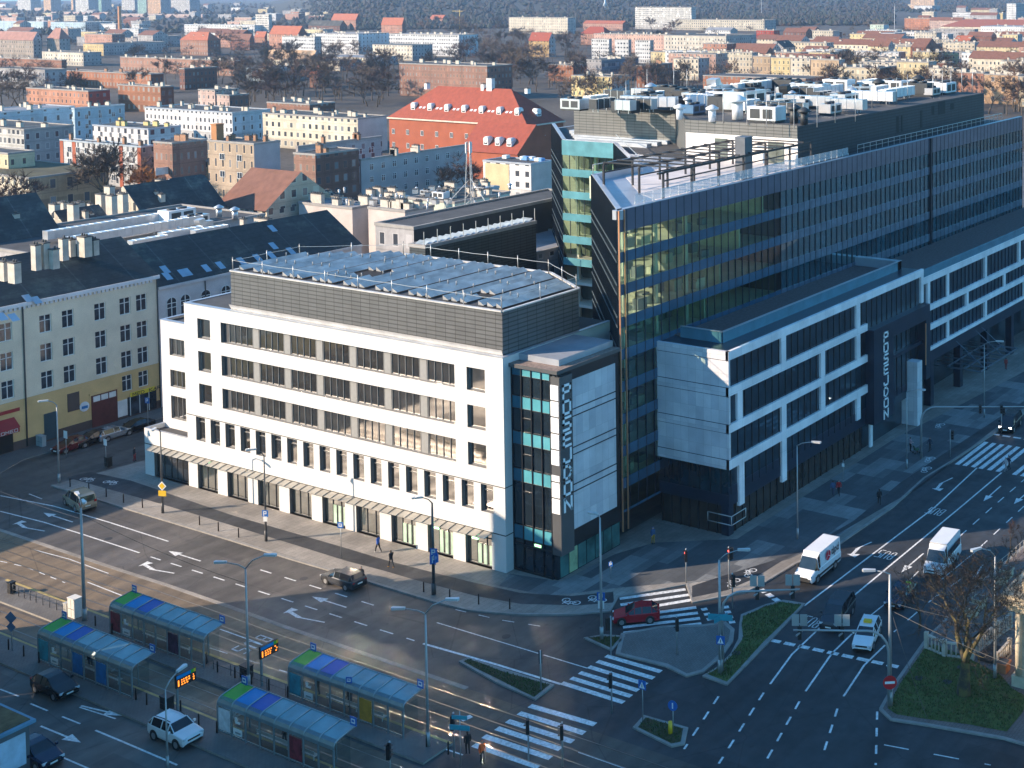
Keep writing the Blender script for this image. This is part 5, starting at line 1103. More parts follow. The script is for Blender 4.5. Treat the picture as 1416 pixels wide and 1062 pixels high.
    city(a[0], a[1], a[2], a[3], a[4], a[5], a[6], a[7], 'flat', 5, None, a[8], CHIMB if 'brick' in a[5] and rnd.random() < .3 else CHIMW, endwall=a[9])
# pitched ones
for a in (
 (759, 57, 13, 731, 768, 'ochre', 'ochre brick parsonage with red roof and gable', 'r', 'gabley', 7), (836, 47, 11, 803, 848, 'orange', 'house with broad red tiled roof before the forest', 'r', 'hipy', 7),
 (861, 33, 9, 806, 870, 'orange', 'long red-roofed house row at the forest edge', 'o', 'gabley', 4), (492, 28, 13, 458, 500, 'orange', 'orange-roofed hall with dark gable left of the apartment row', 'o', 'gabley', 9),
 (556, 35, 13, 527, 562, 'orange', 'orange-roofed villa with stepped gable before the forest', 'o', 'gabley', 9), (612, 26, 9, 594, 620, 'orange', 'twin orange roofs by the yellow crane', 'o', 'gabley', 6),
 (287, 56, 13, 249, 305, 'brick2', 'brick villa with orange roof and big white windows', 'o', 'hipy', 7), (412, 48, 14, 372, 425, 'orange', 'tall orange-roofed school at the end of the white row', 'o', 'gabley', 8),
 (470, 36, 14, 426, 480, 'brickd', 'dark roofed hall behind the white apartments', 'b', 'gabley', 6), (431, 84, 6, 366, 445, 'cream', 'hall with broad sandy pitched roof', 'tan', 'gabley', 7),
 (345, 56, 9, 318, 352, 'brickd', 'dark red roofed house left of the wooded strip', 'n', 'gabley', 6), (366, 52, 9, 352, 372, 'orange', 'small orange-roofed house by the wooded strip', 'o', 'gabley', 6),
 (46, 56, 15, -10, 58, 'stone', 'pinkish stone law court with gables at the left edge', 'p', 'gabley', 7), (82, 54, 16, 65, 97, 'stone', 'steep hip-roofed tower of the law court', 'p', 'hipy', 9),
 (1410, 38, 10, 1300, 1470, 'cream', 'very long red-roofed barracks at right', 'o', 'gabley', 7), (1280, 66, 15, 1259, 1298, 'brickd', 'dark brick church among the roofs at right', 'n', 'gabley', 6),
 (1340, 58, 10, 1318, 1352, 'orange', 'small orange roof beside the brick church', 'o', 'gabley', 5), (1395, 62, 11, 1372, 1410, 'pink', 'pink house with red roof at the right edge', 'n', 'gabley', 5),
 (1010, 42, 9, 975, 1020, 'white', 'long pale roofed row under the cream terrace', 'z', 'gabley', 3), (1083, 66, 12, 1063, 1100, 'white', 'white gable end among black roofs', 'b', 'gablex', 5),
 (440, 102, 8, 428, 455, 'brick', 'small brick house with orange roof in the wood', 'o', 'hipy', 5)):
    if a[7] == 'tan': ROOFS['tan'] = mat('sand_roof', (.46, .30, .18), .85, 0, .1)
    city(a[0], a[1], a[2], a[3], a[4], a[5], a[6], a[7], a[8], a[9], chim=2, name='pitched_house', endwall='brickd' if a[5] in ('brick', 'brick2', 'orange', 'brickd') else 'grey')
# slab towers of the left skyline on their pink podium
for i, (x0, x1, w) in enumerate(((24, 42, 'slab'), (60, 70, 'slabo'), (104, 122, 'slab'), (126, 140, 'slabg'), (168, 186, 'slab'), (204, 222, 'slabo'), (232, 262, 'slab'), (98, 101, 'slabo'), (190, 202, 'slabg'))):
    city(x1, -4.5 + (i % 3) * .4, 40, x0, x1 + 14, w, ['hazy white tower block on the left skyline', 'hazy orange-striped tower block on the left skyline', 'hazy green tower block on the left skyline'][('slab', 'slabo', 'slabg').index(w)], 'd', group='tower blocks on the left skyline', endwall='grey', name='tower_block')
city(1292, -9, 40, 1259, 1296, 'slabo', 'striped orange tower block against the forest at upper right', 'd', endwall='grey', name='tower_block')
for a in ((60, 12, 7, -10, 66), (150, 17, 7, 70, 160), (280, 20, 7, 165, 290)): city(*a[:5], 'pink', 'long pink podium under the tower blocks on the left skyline', 'z', group='pink podiums', endwall='grey')
st = thing('brick_chimney', 'tall square brick factory chimney in the left haze', 'chimney', tuple(P(166, 47, 0))); m = MB(); m.tube([(0, 0, 0), (0, 0, 34)], [2.4, 2.0], 4, 0); m.tube([(0, 0, 34), (0, 0, 35.5)], [2.4, 2.4], 4, 0); m.build('shaft', [PLAIN['brick']], st)
sp = P(837, 22, 0); st = thing('church_spire', 'slim pale church spire rising before the forest', 'spire', tuple(sp)); m = MB(); m.box(-3, 3, -3, 3, 0, 20); m.tube([(0, 0, 20), (0, 0, 27), (0, 0, 50)], [5.4, 2., .1], 8, 1); m.build('steeple', [PLAIN['grey'], mat('lead_pale', (.45, .5, .55), .5, .2)], st)
for px, py, h, lab in ((636, 42, 28, 'thin yellow construction crane mast before the forest'), (1053, 24, 40, 'thin grey radio mast at the edge of the forest'), (1237, 40, 30, 'slim mast beside the crowded roofs at right'), (905 - 120, 22, 22, 'thin mast by the yellow hospital')):
    c = P(px, py, 0); m = MB(); m.tube([(0, 0, 0), (0, 0, h)], .5, 4); m.tube([(0, -6, h - 2), (0, 14, h - 2)], .35, 4) if 'crane' in lab else m.tube([(0, 0, h), (0, 0, h + 4)], .2, 4); o = m.build('mast', [mat('mast_' + ('yellow' if 'crane' in lab else 'grey'), (.5, .35, .08) if 'crane' in lab else (.35, .36, .38), .6)], None, tuple(c)); tag(o, lab, 'mast')
# crowded roofs between the named houses
fill_cols = (('white', 'white', 'grey'), ('cream', 'cream', 'grey'), ('brickd', 'dark brick', 'brickd'), ('pink', 'pinkish', 'grey'), ('cream2', 'pale cream', 'grey'), ('grey', 'grey', 'grey'), ('yellow', 'yellow', 'grey'), ('orange', 'orange', 'brickd'))
rf = random.Random(21); made = 0
for zone, (xa, xb, ya, yb_), n, where in (('r', (1040, 1440, 40, 88), 60, 'in the crowded rows at upper right'), ('m', (960, 1300, 60, 84), 14, 'behind the lit street row'), ('l', (-10, 450, 16, 50), 36, 'in the hazy districts at upper left'), ('f', (1230, 1430, 4, 34), 18, 'far out at upper right'), ('h', (-10, 470, 1, 22), 40, 'in the farthest haze at upper left')):
    k = 0; tr = 0
    while k < n and tr < n * 14:
        tr += 1; x, y = rf.uniform(xa, xb), rf.uniform(ya, yb_); h = rf.uniform(9, 15); c = P(x, y, h); Ly = rf.uniform(14, 45); Lx = rf.uniform(10, 15)
        if any(c.x < b[1] + 4 and c.x + Lx > b[0] - 4 and c.y < b[3] + 3 and c.y + Ly > b[2] - 3 for b in BOXES): continue
        w, nm, e = rf.choice(fill_cols); pitched = rf.random() < .25; k += 1
        city(x, y, h, 0, 0, w, 'small far-off %s house with %s roof %s' % (nm, 'pitched red' if pitched else 'flat dark', where), 'n' if pitched else rf.choice('ddbbt'), 'gabley' if pitched else 'flat', 4, None, rf.randrange(2, 6) if not pitched else 1, CHIMW, group='far houses ' + where, lx=Lx, ly=Ly, endwall=e, name='city_house')

# ================================================================ hills, forest, bare trees
hl = MB(); rh = random.Random(5); az0, az1, NA, NR = R(-12), R(72), 60, 16
def hz(a, r):
    t = max(0, min(1, (r - 2300 - 500 * math.sin(a * 5)) / 2600)); sl = lambda e0, e1: (lambda q: q * q * (3 - 2 * q))(max(0, min(1, (math.degrees(a) - e0) / (e1 - e0)))); t *= max(.12, 1 - sl(48, 53)) * max(.25, sl(25, 29)); return -1 + 125 * t * t * (3 - 2 * t) + 10 * math.sin(a * 19 + r * .004) * t
def hp(a, r): return (CAM.x + r * math.cos(a), CAM.y + r * math.sin(a), hz(a, r))
for i in range(NA):
    for j in range(NR):
        a, b = az0 + (az1 - az0) * i / NA, az0 + (az1 - az0) * (i + 1) / NA; r, s = 2000 + 4000 * j / NR, 2000 + 4000 * (j + 1) / NR
        hl.face([hp(a, r), hp(a, s), hp(b, s), hp(b, r)][::-1], 0)
struct(hl.build('hills', [mat('forest_floor', (.055, .05, .035), .95, 0, .3, .004)]))
fo = MB()
def clump(mb, c, w, h, mi):
    n = 5; a0 = rh.uniform(0, 6); ring = [(c[0] + w * math.cos(a0 + 1.257 * k) * rh.uniform(.7, 1.2), c[1] + w * math.sin(a0 + 1.257 * k) * rh.uniform(.7, 1.2), c[2] + h * rh.uniform(.25, .5)) for k in range(n)]
    top = (c[0], c[1], c[2] + h)
    for k in range(n): mb.face([ring[k], ring[(k + 1) % n], top], mi); mb.face([(c[0], c[1], c[2] - 1), ring[(k + 1) % n], ring[k]], mi)
for _ in range(30000):
    r = 1950 + 3300 * rh.random() ** 1.3; a = rh.uniform(az0, az1); x, y, z = hp(a, r)
    u, v = pix((x, y, z + 8))
    if not -60 < u < 1480: continue
    if u < 430 and rh.random() < .8: continue
    if u > 1235 and r < 2900: continue
    if any(b[0] - 8 < x < b[1] + 8 and b[2] - 8 < y < b[3] + 8 for b in BOXES): continue
    clump(fo, (x, y, z), rh.uniform(3.5, 7.5), rh.uniform(6, 11) , rh.choice((0, 0, 1, 1, 2)))
tag(fo.build('forest', [mat('wood_brown', (.045, .036, .028), .95), mat('wood_green', (.030, .038, .028), .95), mat('wood_grey', (.052, .044, .037), .95)]), 'dark wooded hills closing the view along the top', 'forest', None, 'stuff')

def bare_tree(seed, H, spread, twigs, tw=.03, levels=4, trunk_r=.35, trunkh=.28, droop=0., min_seg=.4, lean=0.):
    """trunk and limb mesh, and a crown of fine twigs"""
    rr = random.Random(seed); tk, cr = MB(), MB(); tips = []
    def grow(p, d, L, r, lv):
        n = 3 if lv < 2 else 2; pts = [p]; rs = [r]; q = Vector(p); dd = Vector(d)
        for i in range(n):
            dd = (dd + Vector((rr.uniform(-.22, .22), rr.uniform(-.22, .22), rr.uniform(-.05, .16) - droop * lv * .04))).normalized(); q = q + dd * L / n; pts.append(q.copy()); rs.append(r * (1 - .45 * (i + 1) / n))
        (tk if lv < 3 else cr).tube(pts, rs, 7 if lv == 0 else (5 if lv < 2 else 3), 0, False)
        if lv >= levels: tips.append((pts[-1], dd, L)); tips.append((pts[-2], dd, L)); return
        k = rr.choice((3, 4)) if lv == 0 else rr.choice((2, 3, 3))
        for i in range(k):
            a = 2 * math.pi * (i + rr.random() * .7) / k; sp = spread * rr.uniform(.7, 1.25); o = dd.orthogonal().normalized(); b = dd.cross(o)
            nd_ = (dd + (o * math.cos(a) + b * math.sin(a)) * sp + Z_ * .12).normalized()
            st = pts[-1] if (i or lv == 0) else pts[-2]
            grow(st, nd_, L * rr.uniform(.62, .85) if lv else L * rr.uniform(.8, 1.05), rs[-1] * rr.uniform(.6, .85), lv + 1)
    grow(Vector((0, 0, -.1)), Vector((lean, 0, 1)).normalized(), H * trunkh, trunk_r, 0)
    for p, d, L in tips:
        for _ in range(twigs):
            dd = (d + Vector((rr.uniform(-1, 1), rr.uniform(-1, 1), rr.uniform(-.6, .9 - droop)))).normalized(); l = L * rr.uniform(.5, 1.3); s = dd.orthogonal().normalized() * tw; q = p + dd * l
            m_ = p + dd * l * .5 + Vector((rr.uniform(-.1, .1), rr.uniform(-.1, .1), rr.uniform(-.1, .1))) * l
            cr.face([p - s, p + s, m_ + s * .6, m_ - s * .6], 1); cr.face([m_ - s * .6, m_ + s * .6, q], 1)
            for _2 in range(2):
                e = m_ + (dd + Vector((rr.uniform(-1, 1), rr.uniform(-1, 1), rr.uniform(-.7, .7)))).normalized() * l * .5; cr.face([m_ - s * .5, m_ + s * .5, e], 1)
    return tk, cr
BARK = mat('bark', (.085, .062, .042), .9, 0, .3, 2., .5); TWIG = mat('twigs', (.085, .06, .045), .9, 0, .2, .2); TWIGR = mat('twigs_reddish', (.11, .06, .042), .9, 0, .2, .2); TWIGO = mat('leaves_rust', (.26, .11, .035), .9, 0, .3, .5)
protos = []
for i, (H, sp, tg, tm) in enumerate(((13, .75, 10, TWIG), (12, .85, 10, TWIGR), (14, .65, 10, TWIG), (9, .8, 14, TWIGO))):
    tk, cr = bare_tree(40 + i, H, sp, tg, .085, 3, .3, .3); protos.append((tk.mesh('trunk', [BARK]), cr.mesh('crown', [BARK, tm])))
def ctree(px, py, s=1., k=None):
    c = P(px, py, 0); k = rnd.randrange(3) if k is None else k
    lab = ['tall brown bare tree with fine twigs between the city houses', 'reddish bare tree with spreading crown between the city houses', 'upright grey-brown bare tree between the city houses', 'small tree still holding rusty leaves between the houses'][k]
    t = thing('bare_tree', lab, 'tree', tuple(c), rnd.uniform(0, 6.28), 'bare trees between the city houses'); t.scale = (s * rnd.uniform(.95, 1.25), s * rnd.uniform(.95, 1.25), s * rnd.uniform(.85, 1.15))
    link('trunk', protos[k][0], t); link('crown', protos[k][1], t)
for px, py, s, k in ((15, 150, 1.3, 0), (3, 145, 1.3, 1), (25, 148, 1.2, 0), (100, 143, 1.2, 0), (108, 146, 1.1, 2), (140, 288, 1.25, 0), (155, 280, 1.2, 2), (146, 284, 1., 0), (25, 310, 1., 1), (14, 312, .9, 1), (222, 262, .85, 3), (210, 266, .8, 3), (236, 258, .8, 3), (178, 262, .7, 3), (195, 268, .7, 3), (195, 262, .8, 1),
  (620, 275, .8, 0), (640, 270, .8, 1), (650, 268, .7, 0), (608, 262, .7, 1), (812, 148, 1.35, 0), (822, 140, 1.1, 0), (850, 150, 1.2, 2), (800, 150, 1.2, 0), (838, 152, 1.2, 0), (595, 128, 1., 0), (610, 126, 1., 1), (575, 130, 1., 1), (660, 124, 1., 0), (628, 126, .9, 1)): ctree(px, py, s, k)
for n, xa, xb, ya, yb_, s in ((24, 330, 560, 92, 135, 1.29), (14, 680, 830, 60, 130, 1.34), (12, 0, 330, 70, 130, 1.12), (16, 1150, 1430, 110, 160, 1.4), (12, 960, 1240, 90, 122, 1.12), (10, 500, 720, 60, 110, 1.23), (8, 0, 400, 30, 70, 1.23), (12, 560, 1000, 26, 60, 1.46), (28, 340, 545, 96, 150, 1.12), (18, 690, 810, 55, 120, 1.23), (8, 330, 400, 62, 92, 1.12), (16, 1165, 1430, 122, 150, 1.12), (8, 1370, 1430, 130, 165, 1.23), (10, 985, 1130, 96, 116, 0.9), (8, 640, 720, 50, 88, 1.23), (8, 440, 500, 58, 88, 1.12), (6, 230, 330, 96, 118, 1.01), (8, 860, 960, 100, 135, 1.12), (5, 1140, 1240, 105, 128, 1.01), (6, 500, 640, 92, 112, 1.01), (6, 840, 960, 30, 70, 1.34), (7, 1300, 1420, 60, 110, 0.9)):
    for _ in range(n):
        for _t in range(12):
            x, y = rnd.uniform(xa, xb), rnd.uniform(ya, yb_); c = P(x, y)
            if not any(b[0] - 2 < c.x < b[1] + 2 and b[2] - 2 < c.y < b[3] + 2 for b in BOXES): ctree(x, y, s * rnd.uniform(.8, 1.15)); break
wd = MB(); rw = random.Random(8)
for n, xa, xb, ya, yb_ in ((120, 325, 560, 92, 142), (80, 690, 830, 50, 128), (70, 1140, 1440, 108, 160), (40, 640, 725, 48, 92), (30, -10, 70, 95, 140), (40, 430, 520, 56, 92), (50, 960, 1140, 88, 118), (90, 180, 1000, 26, 62), (40, 225, 345, 60, 118), (40, 830, 970, 70, 130), (60, 1020, 1440, 38, 92), (40, 0, 420, 22, 56)):
    k = 0; tr = 0
    while k < n and tr < n * 10:
        tr += 1; c = P(rw.uniform(xa, xb), rw.uniform(ya, yb_))
        if any(b[0] - 3 < c.x < b[1] + 3 and b[2] - 3 < c.y < b[3] + 3 for b in BOXES): continue
        k += 1; H = rw.uniform(8, 14); r = H * rw.uniform(.3, .42); mi = rw.randrange(3); wd.tube([(c.x, c.y, 0), (c.x, c.y, H * .5)], [.3, .18], 4, 3, False); tw = .07 + (c - CAM).length * .00011
        for _ in range(95):
            a = rw.uniform(0, 6.28); e = rw.uniform(-.5, 1.5); q = rw.uniform(.15, .75); d = Vector((math.cos(a) * math.cos(e), math.sin(a) * math.cos(e), math.sin(e) + .25)).normalized(); o = Vector((c.x, c.y, H * .58)) + Vector((d.x * r, d.y * r, d.z * H * .36)) * q; d2 = (d + Vector((rw.uniform(-.6, .6), rw.uniform(-.6, .6), rw.uniform(-.2, .6)))).normalized(); l = H * rw.uniform(.1, .22); s = d2.orthogonal().normalized() * tw
            wd.face([o - s, o + s, o + d2 * l], mi)
tag(wd.build('bare_woodland', [TWIG, TWIGR, mat('twigs_dark', (.06, .05, .04), .9), BARK]), 'brown leafless woodland and street trees filling the gaps of the far city', 'woodland', None, 'stuff')
# the big bare tree on the lawn
tk, cr = bare_tree(17, 15.0, .8, 6, .022, 6, .62, .2, .2); tp = P(1333, 962); bt = thing('big_bare_tree', 'big gnarled bare tree with dark trunk on the lawn at lower right', 'tree', (tp.x, tp.y, .1), 2.1)
BARKM = newmat('bark_mossy'); nt = BARKM[1]
nt.links.new(mixc(nt, ramp(nt, noise(nt, 1.3, 5), .42, .6), (.05, .04, .03), (.13, .105, .035)), BARKM[2].inputs['Base Color']); BARKM[2].inputs['Roughness'].default_value = .95
tk.build('trunk', [BARKM[0]], bt); cr.build('crown', [BARKM[0], mat('twig_fine', (.085, .062, .045), .9)], bt)
tk, cr = bare_tree(29, 7, .8, 6, .014, 4, .16, .2); bt2 = thing('bare_bush', 'twiggy bare shrub at the kerb behind the lawn fence', 'shrub', tuple(P(1272, 868)), .4); tk.build('trunk', [BARK], bt2); cr.build('crown', [BARK, TWIGR], bt2)
tk, cr = bare_tree(31, 6, .9, 6, .014, 4, .14, .2); bt2 = thing('bare_bush', 'second bare shrub farther up the right-hand kerb', 'shrub', tuple(P(1392, 780)), 1.4); tk.build('trunk', [BARK], bt2); cr.build('crown', [BARK, TWIGR], bt2)
# ================================================================ street furniture
POLE = mat('pole_galvanised', (.36, .37, .37), .45, .5, .1, 1.); POLED = mat('pole_dark', (.09, .09, .09), .5, .4); LEDH = mat('lamp_head', (.6, .61, .61), .4, .3); BLACKP = mat('black_plastic', (.016, .016, .017), .5)
SBLUE = mat('traffic_blue', (.012, .12, .42), .4, 0, .05); SWHITE = mat('traffic_white', (.78, .78, .76), .4, 0, .04); SRED = mat('traffic_red', (.55, .02, .025), .4, 0, .05); SYEL = mat('traffic_yellow', (.75, .45, .02), .45, 0, .05)
def dirv(a): return Vector((math.cos(R(a)), math.sin(R(a)), 0))
def lamp(px, py, H, arms, label, mt=POLE, r=.11, zb=.12, curve=True):
    """street lamp: arms = [(heading, reach, rise)]"""
    c = P(px, py, zb); t = thing('street_lamp', label, 'street lamp', tuple(c), 0, 'street lamps'); m = MB()
    m.tube([(0, 0, 0), (0, 0, H * .5), (0, 0, H)], [r, r * .85, r * .55], 8); m.tube([(0, 0, 0), (0, 0, 1.1)], r * 1.35, 8); m.build('pole', [mt], t)
    for a, l, rise in arms:
        d = dirv(a); m = MB(); m.tube([Z_ * H, Z_ * (H + rise * .6) + d * l * .35, Z_ * (H + rise) + d * l], [.055, .05, .045], 6); m.build('arm', [mt], t)
        m = MB(); e = Z_ * (H + rise) + d * (l + .4); n = Vector((-d.y, d.x, 0))
        q = [e - d * .5 - n * .09, e + d * .45 - n * .17, e + d * .55, e + d * .45 + n * .17, e - d * .5 + n * .09]
        m.prism([(p.x, p.y) for p in q], e.z - .07, e.z + .1); m.build('lamp_head', [LEDH], t)
    return t
lamp(82, 668, 9.0, [(140, .9, .6)], 'tall lamp post at the corner of the side street')
lamp(225, 709, 8.8, [(215, 1.2, .8)], 'lamp post with yellow diamond sign before the terrace end', POLED)
lamp(368, 748, 8.8, [(130, .8, .7)], 'dark lamp post with parking plate before the white arcade', POLED)
lamp(600, 822, 8.6, [(130, .9, .6)], 'thick dark lamp post carrying blue direction signs', POLED, .16)
lamp(117, 858, 10.2, [(70, .8, .9), (250, .8, .9)], 'tall twin catenary mast by the white cabinet', POLE, .17)
lamp(344, 952, 9.8, [(118, 1.6, .5), (298, 1.6, 1.1)], 'twin-armed lamp on the upper tram platform')
lamp(592, 1032, 10.0, [(118, 1.6, .4), (298, 1.6, 1.1)], 'twin-armed lamp beside the tram shelter at lower centre')
lamp(832, 884, 10.6, [(95, .3, .3)], 'straight white lamp post with parking sign on the small triangle', POLE, .12)
lamp(996, 930, 9.4, [(-60, 1.6, .8)], 'lamp and signal mast on the long grass island', POLE, .15)
lamp(1103, 745, 9.6, [(-75, 1.6, .5)], 'slender lamp before the banded block', POLE, .09)
lamp(1361, 577, 9.6, [(-75, 1.6, .5)], 'slender lamp farther along the right-hand pavement', POLE, .09)
lamp(1254, 648, 9.0, [(-75, 1.3, .4)], 'thin lamp post before the stone stair wall', POLE, .08)
lamp(1231, 975, 10.4, [(118, 1.2, .3)], 'lamp and wire mast on the edge of the lawn', POLE, .16)
lamp(1376, 937, 10.0, [(150, 1.5, 1.0)], 'curved-arm lamp behind the big bare tree', POLE, .13)
lamp(232, 1066, 6.0, [(20, 1.4, .6)], 'lamp whose curved arm rises over the white off-roader at the bottom edge', POLE, .08)
# traffic lights
def sig_head(m, o, d, lens=None, n=3):
    s = Vector((-d.y, d.x, 0)); hgt = .33 * n + .08
    q = [o - d * .12 - s * .16, o + d * .12 - s * .16, o + d * .12 + s * .16, o - d * .12 + s * .16]; m.prism([(p.x, p.y) for p in q], o.z, o.z + hgt, 0, 0)
    for k in range(n):
        z = o.z + .2 + k * .33; f = o + d * .125; m.disc((f.x, f.y, z), d, .11, 10, 2 if (lens == k) else 1, .02)
        a = [f - s * .13 + Z_ * (z + .13 - o.z), f + s * .13 + Z_ * (z + .13 - o.z)]; m.face([a[0], a[1], a[1] + d * .16, a[0] + d * .16], 0)
RLENS = emis('red_lens', (1., .08, .06), 2.5); DLENS = mat('dark_lens', (.03, .03, .03), .2)
def tlight(px, py, label, H=3.2, face=200, face2=None, board=False, zb=.12, lens=2):
    c = P(px, py, zb); t = thing('traffic_light', label, 'traffic light', tuple(c), 0, 'traffic lights'); m = MB(); m.tube([(0, 0, 0), (0, 0, H)], .06, 7); m.build('pole', [POLE], t)
    for i, f in enumerate([face] + ([face2] if face2 is not None else [])):
        m = MB(); d = dirv(f); s = Vector((-d.y, d.x, 0)); sig_head(m, d * .02 + s * (.26 if i == 0 else -.26) + Z_ * (H - 1.15), d, lens); m.build('signal_head', [BLACKP, DLENS, RLENS], t)
    return t
for i, (x, y, lab, f, f2, lens) in enumerate(((949, 806, 'pedestrian signal at the kerb by the far end of the zebra crossing', 130, None, 2), (1008, 814, 'double-headed signal beside the cycle path', 150, 20, 2), (748, 955, 'signal at the tip of the pointed island', -40, None, 0), (846, 986, 'signal between the two zebra crossings', 120, None, 0),
   (936, 905, 'small signal on the paved refuge', 140, None, 0), (628, 1046, 'twin-headed signal at the end of the tram platform', 120, 300, 0), (731, 1052, 'signal at the lower zebra crossing', 130, None, 0), (778, 1060, 'signal with blue plate at the bottom of the crossing', 130, None, 0), (1013, 842, 'thin signal post on the grass island tip', 150, None, 0), (540, 1088, 'black signal cabinet head at the bottom edge', 120, 300, 0), (1314, 632, 'signal at the far zebra crossing kerb', 200, None, 0), (1385, 598, 'signal group on the far gantry refuge', 200, 20, 0), (845, 905, 'post signal near the red car', 60, None, 0))):
    tlight(x, y, lab, 3.3 if i != 1 else 4.0, f, f2, lens=2 if i < 2 else 9)
# signal gantries over the lanes
def gantry(px, py, H, heading, reach, heads, label, boards=True):
    c = P(px, py, .12); t = thing('signal_gantry', label, 'gantry', tuple(c)); d = dirv(heading); m = MB()
    pts = [Vector((0, 0, 0)), Z_ * (H - 1.6)] + [Z_ * (H - 1.6 + 1.6 * math.sin(R(a))) + d * 1.6 * (1 - math.cos(R(a))) for a in (25, 50, 75, 90)] + [Z_ * (H + .05) + d * reach]
    m.tube(pts, [.13, .12, .11, .1, .1, .1, .07], 8); m.build('arm', [POLE], t)
    for s_, ft in heads:
        p = Z_ * (H + .02) + d * s_; f = dirv(ft); m = MB(); sig_head(m, p + f * .12 - Z_ * .75, f, 9); m.build('signal_head', [BLACKP, DLENS, RLENS], t)
        if boards:
            m = MB(); sd = Vector((-f.y, f.x, 0))
            for k in (-.32, .32):
                e = p + f * .05 + sd * k; q = [e - sd * .28 - f * .02, e + sd * .28 - f * .02, e + sd * .28 + f * .02, e - sd * .28 + f * .02]; m.prism([(v.x, v.y) for v in q], e.z + .35, e.z + 1.25)
            m.box(p.x - .5, p.x + .5, p.y - .05, p.y + .05, p.z - .25, p.z - .15); m.build('back_board', [mat('board_grey', (.36, .36, .35), .5, .2)], t)
    return t
gantry(999, 928, 6.6, -58, 6.4, ((2.9, 28), (5.8, 28)), 'signal gantry arching from the grass island over the bus lane')
gantry(1229, 977, 6.0, 118, 7.4, ((3.6, 28), (6.9, 28)), 'signal gantry arching from the lawn over the traffic lanes')
gantry(1274, 634, 6.2, -62, 13.5, ((7., 200), (9.5, 200), (13., 200)), 'long signal gantry over the far zebra crossing', False)
# bollards, bins, fences
bol = MB(); bol.tube([(0, 0, 0), (0, 0, .9), (0, 0, .98)], [.065, .06, .035], 8); bolm = bol.mesh('post', [mat('bollard_brown', (.035, .025, .022), .5, .2)])
def bollard(px, py, zb=.12):
    o = link('bollard', bolm, None, tuple(P(px, py, zb))); tag(o, 'short dark steel bollard along the kerb or platform edge', 'bollard', 'dark steel bollards')
for q in ((97, 673), (123, 679.5), (147, 687), (171, 695), (197, 702), (276, 726), (302, 734.5), (330, 743), (586, 818.5), (622, 829), (662, 835.5), (705, 842), (132, 866), (155, 877), (286, 918), (301, 930), (325, 938), (348, 946), (372, 955), (398, 965), (12, 899), (33, 908), (54, 917), (188, 968), (203, 975), (250, 985), (275, 1004), (300, 1014), (558, 1021), (590, 1033), (620, 1043), (1395, 640)): bollard(*q)
def cab(px, py, lx, ly, h, label, mt, name='utility_cabinet', zb=.12):
    c = P(px, py, zb); t = thing(name, label, 'cabinet' if 'cabinet' in name else 'bin', tuple(c)); m = MB(); m.box(-lx / 2, lx / 2, -ly / 2, ly / 2, .06, h, 0); m.box(-lx / 2 - .04, lx / 2 + .04, -ly / 2 - .04, ly / 2 + .04, h, h + .07, 0); m.build('body', [mt], t)
    m = MB(); m.box(-lx / 2 + .03, lx / 2 - .03, -ly / 2 + .03, ly / 2 - .03, 0, .06); m.build('plinth', [CAPD], t)
    m = MB(); m.box(-lx / 2 - .012, -lx / 2, -.01, .01, .15, h - .05); m.box(-lx / 2 - .02, -lx / 2, -ly / 2 + .06, ly / 2 - .06, h * .48, h * .5); m.build('door_seam', [DKP], t)
cab(104, 853, .7, 1., 1.75, 'white metal utility cabinet beside the catenary mast', mat('cabinet_white', (.62, .6, .56), .5, 0, .1, 2.))
cab(93, 849, .4, .45, 1.0, 'small grey cabinet left of the white one', mat('cabinet_dull', (.4, .4, .38), .5))
cab(57, 617, .5, 1.3, 1.3, 'pale street cabinet against the tenement plinth', mat('cabinet_pale', (.3, .36, .38), .5))
cab(150, 645, .6, .6, 1.1, 'black litter bin by the side-street corner', BLACKP, 'litter_bin'); cab(231, 980, .6, .9, 1.0, 'black litter bin on the lower platform', BLACKP, 'litter_bin'); cab(341, 937, .6, .9, 1.0, 'black litter bin at the foot of the platform lamp', BLACKP, 'litter_bin')
cab(16, 820, .5, .5, 1., 'dark litter bin on the platform at the left edge', BLACKP, 'litter_bin')
# platform fences between bollards
def railing(px, label, h=.95, zb=.16, n=5, mt=None):
    q = [P(a, b, zb) for a, b in px]; m = MB()
    for a, b in zip(q, q[1:]):
        for i in range(n + 1): p = a.lerp(b, i / n); m.tube([p, p + Z_ * h], .035, 5)
        for z in (h, h * .5): m.tube([a + Z_ * z, b + Z_ * z], .022, 4)
    o = m.build('railing', [mt or POLED]); tag(o, label, 'railing'); return o
railing([(18, 822), (50, 833), (88, 847)], 'dark post railing along the upper platform at left', n=4); railing([(295, 925), (395, 962)], 'low railing beside the upper tram platform', n=4)
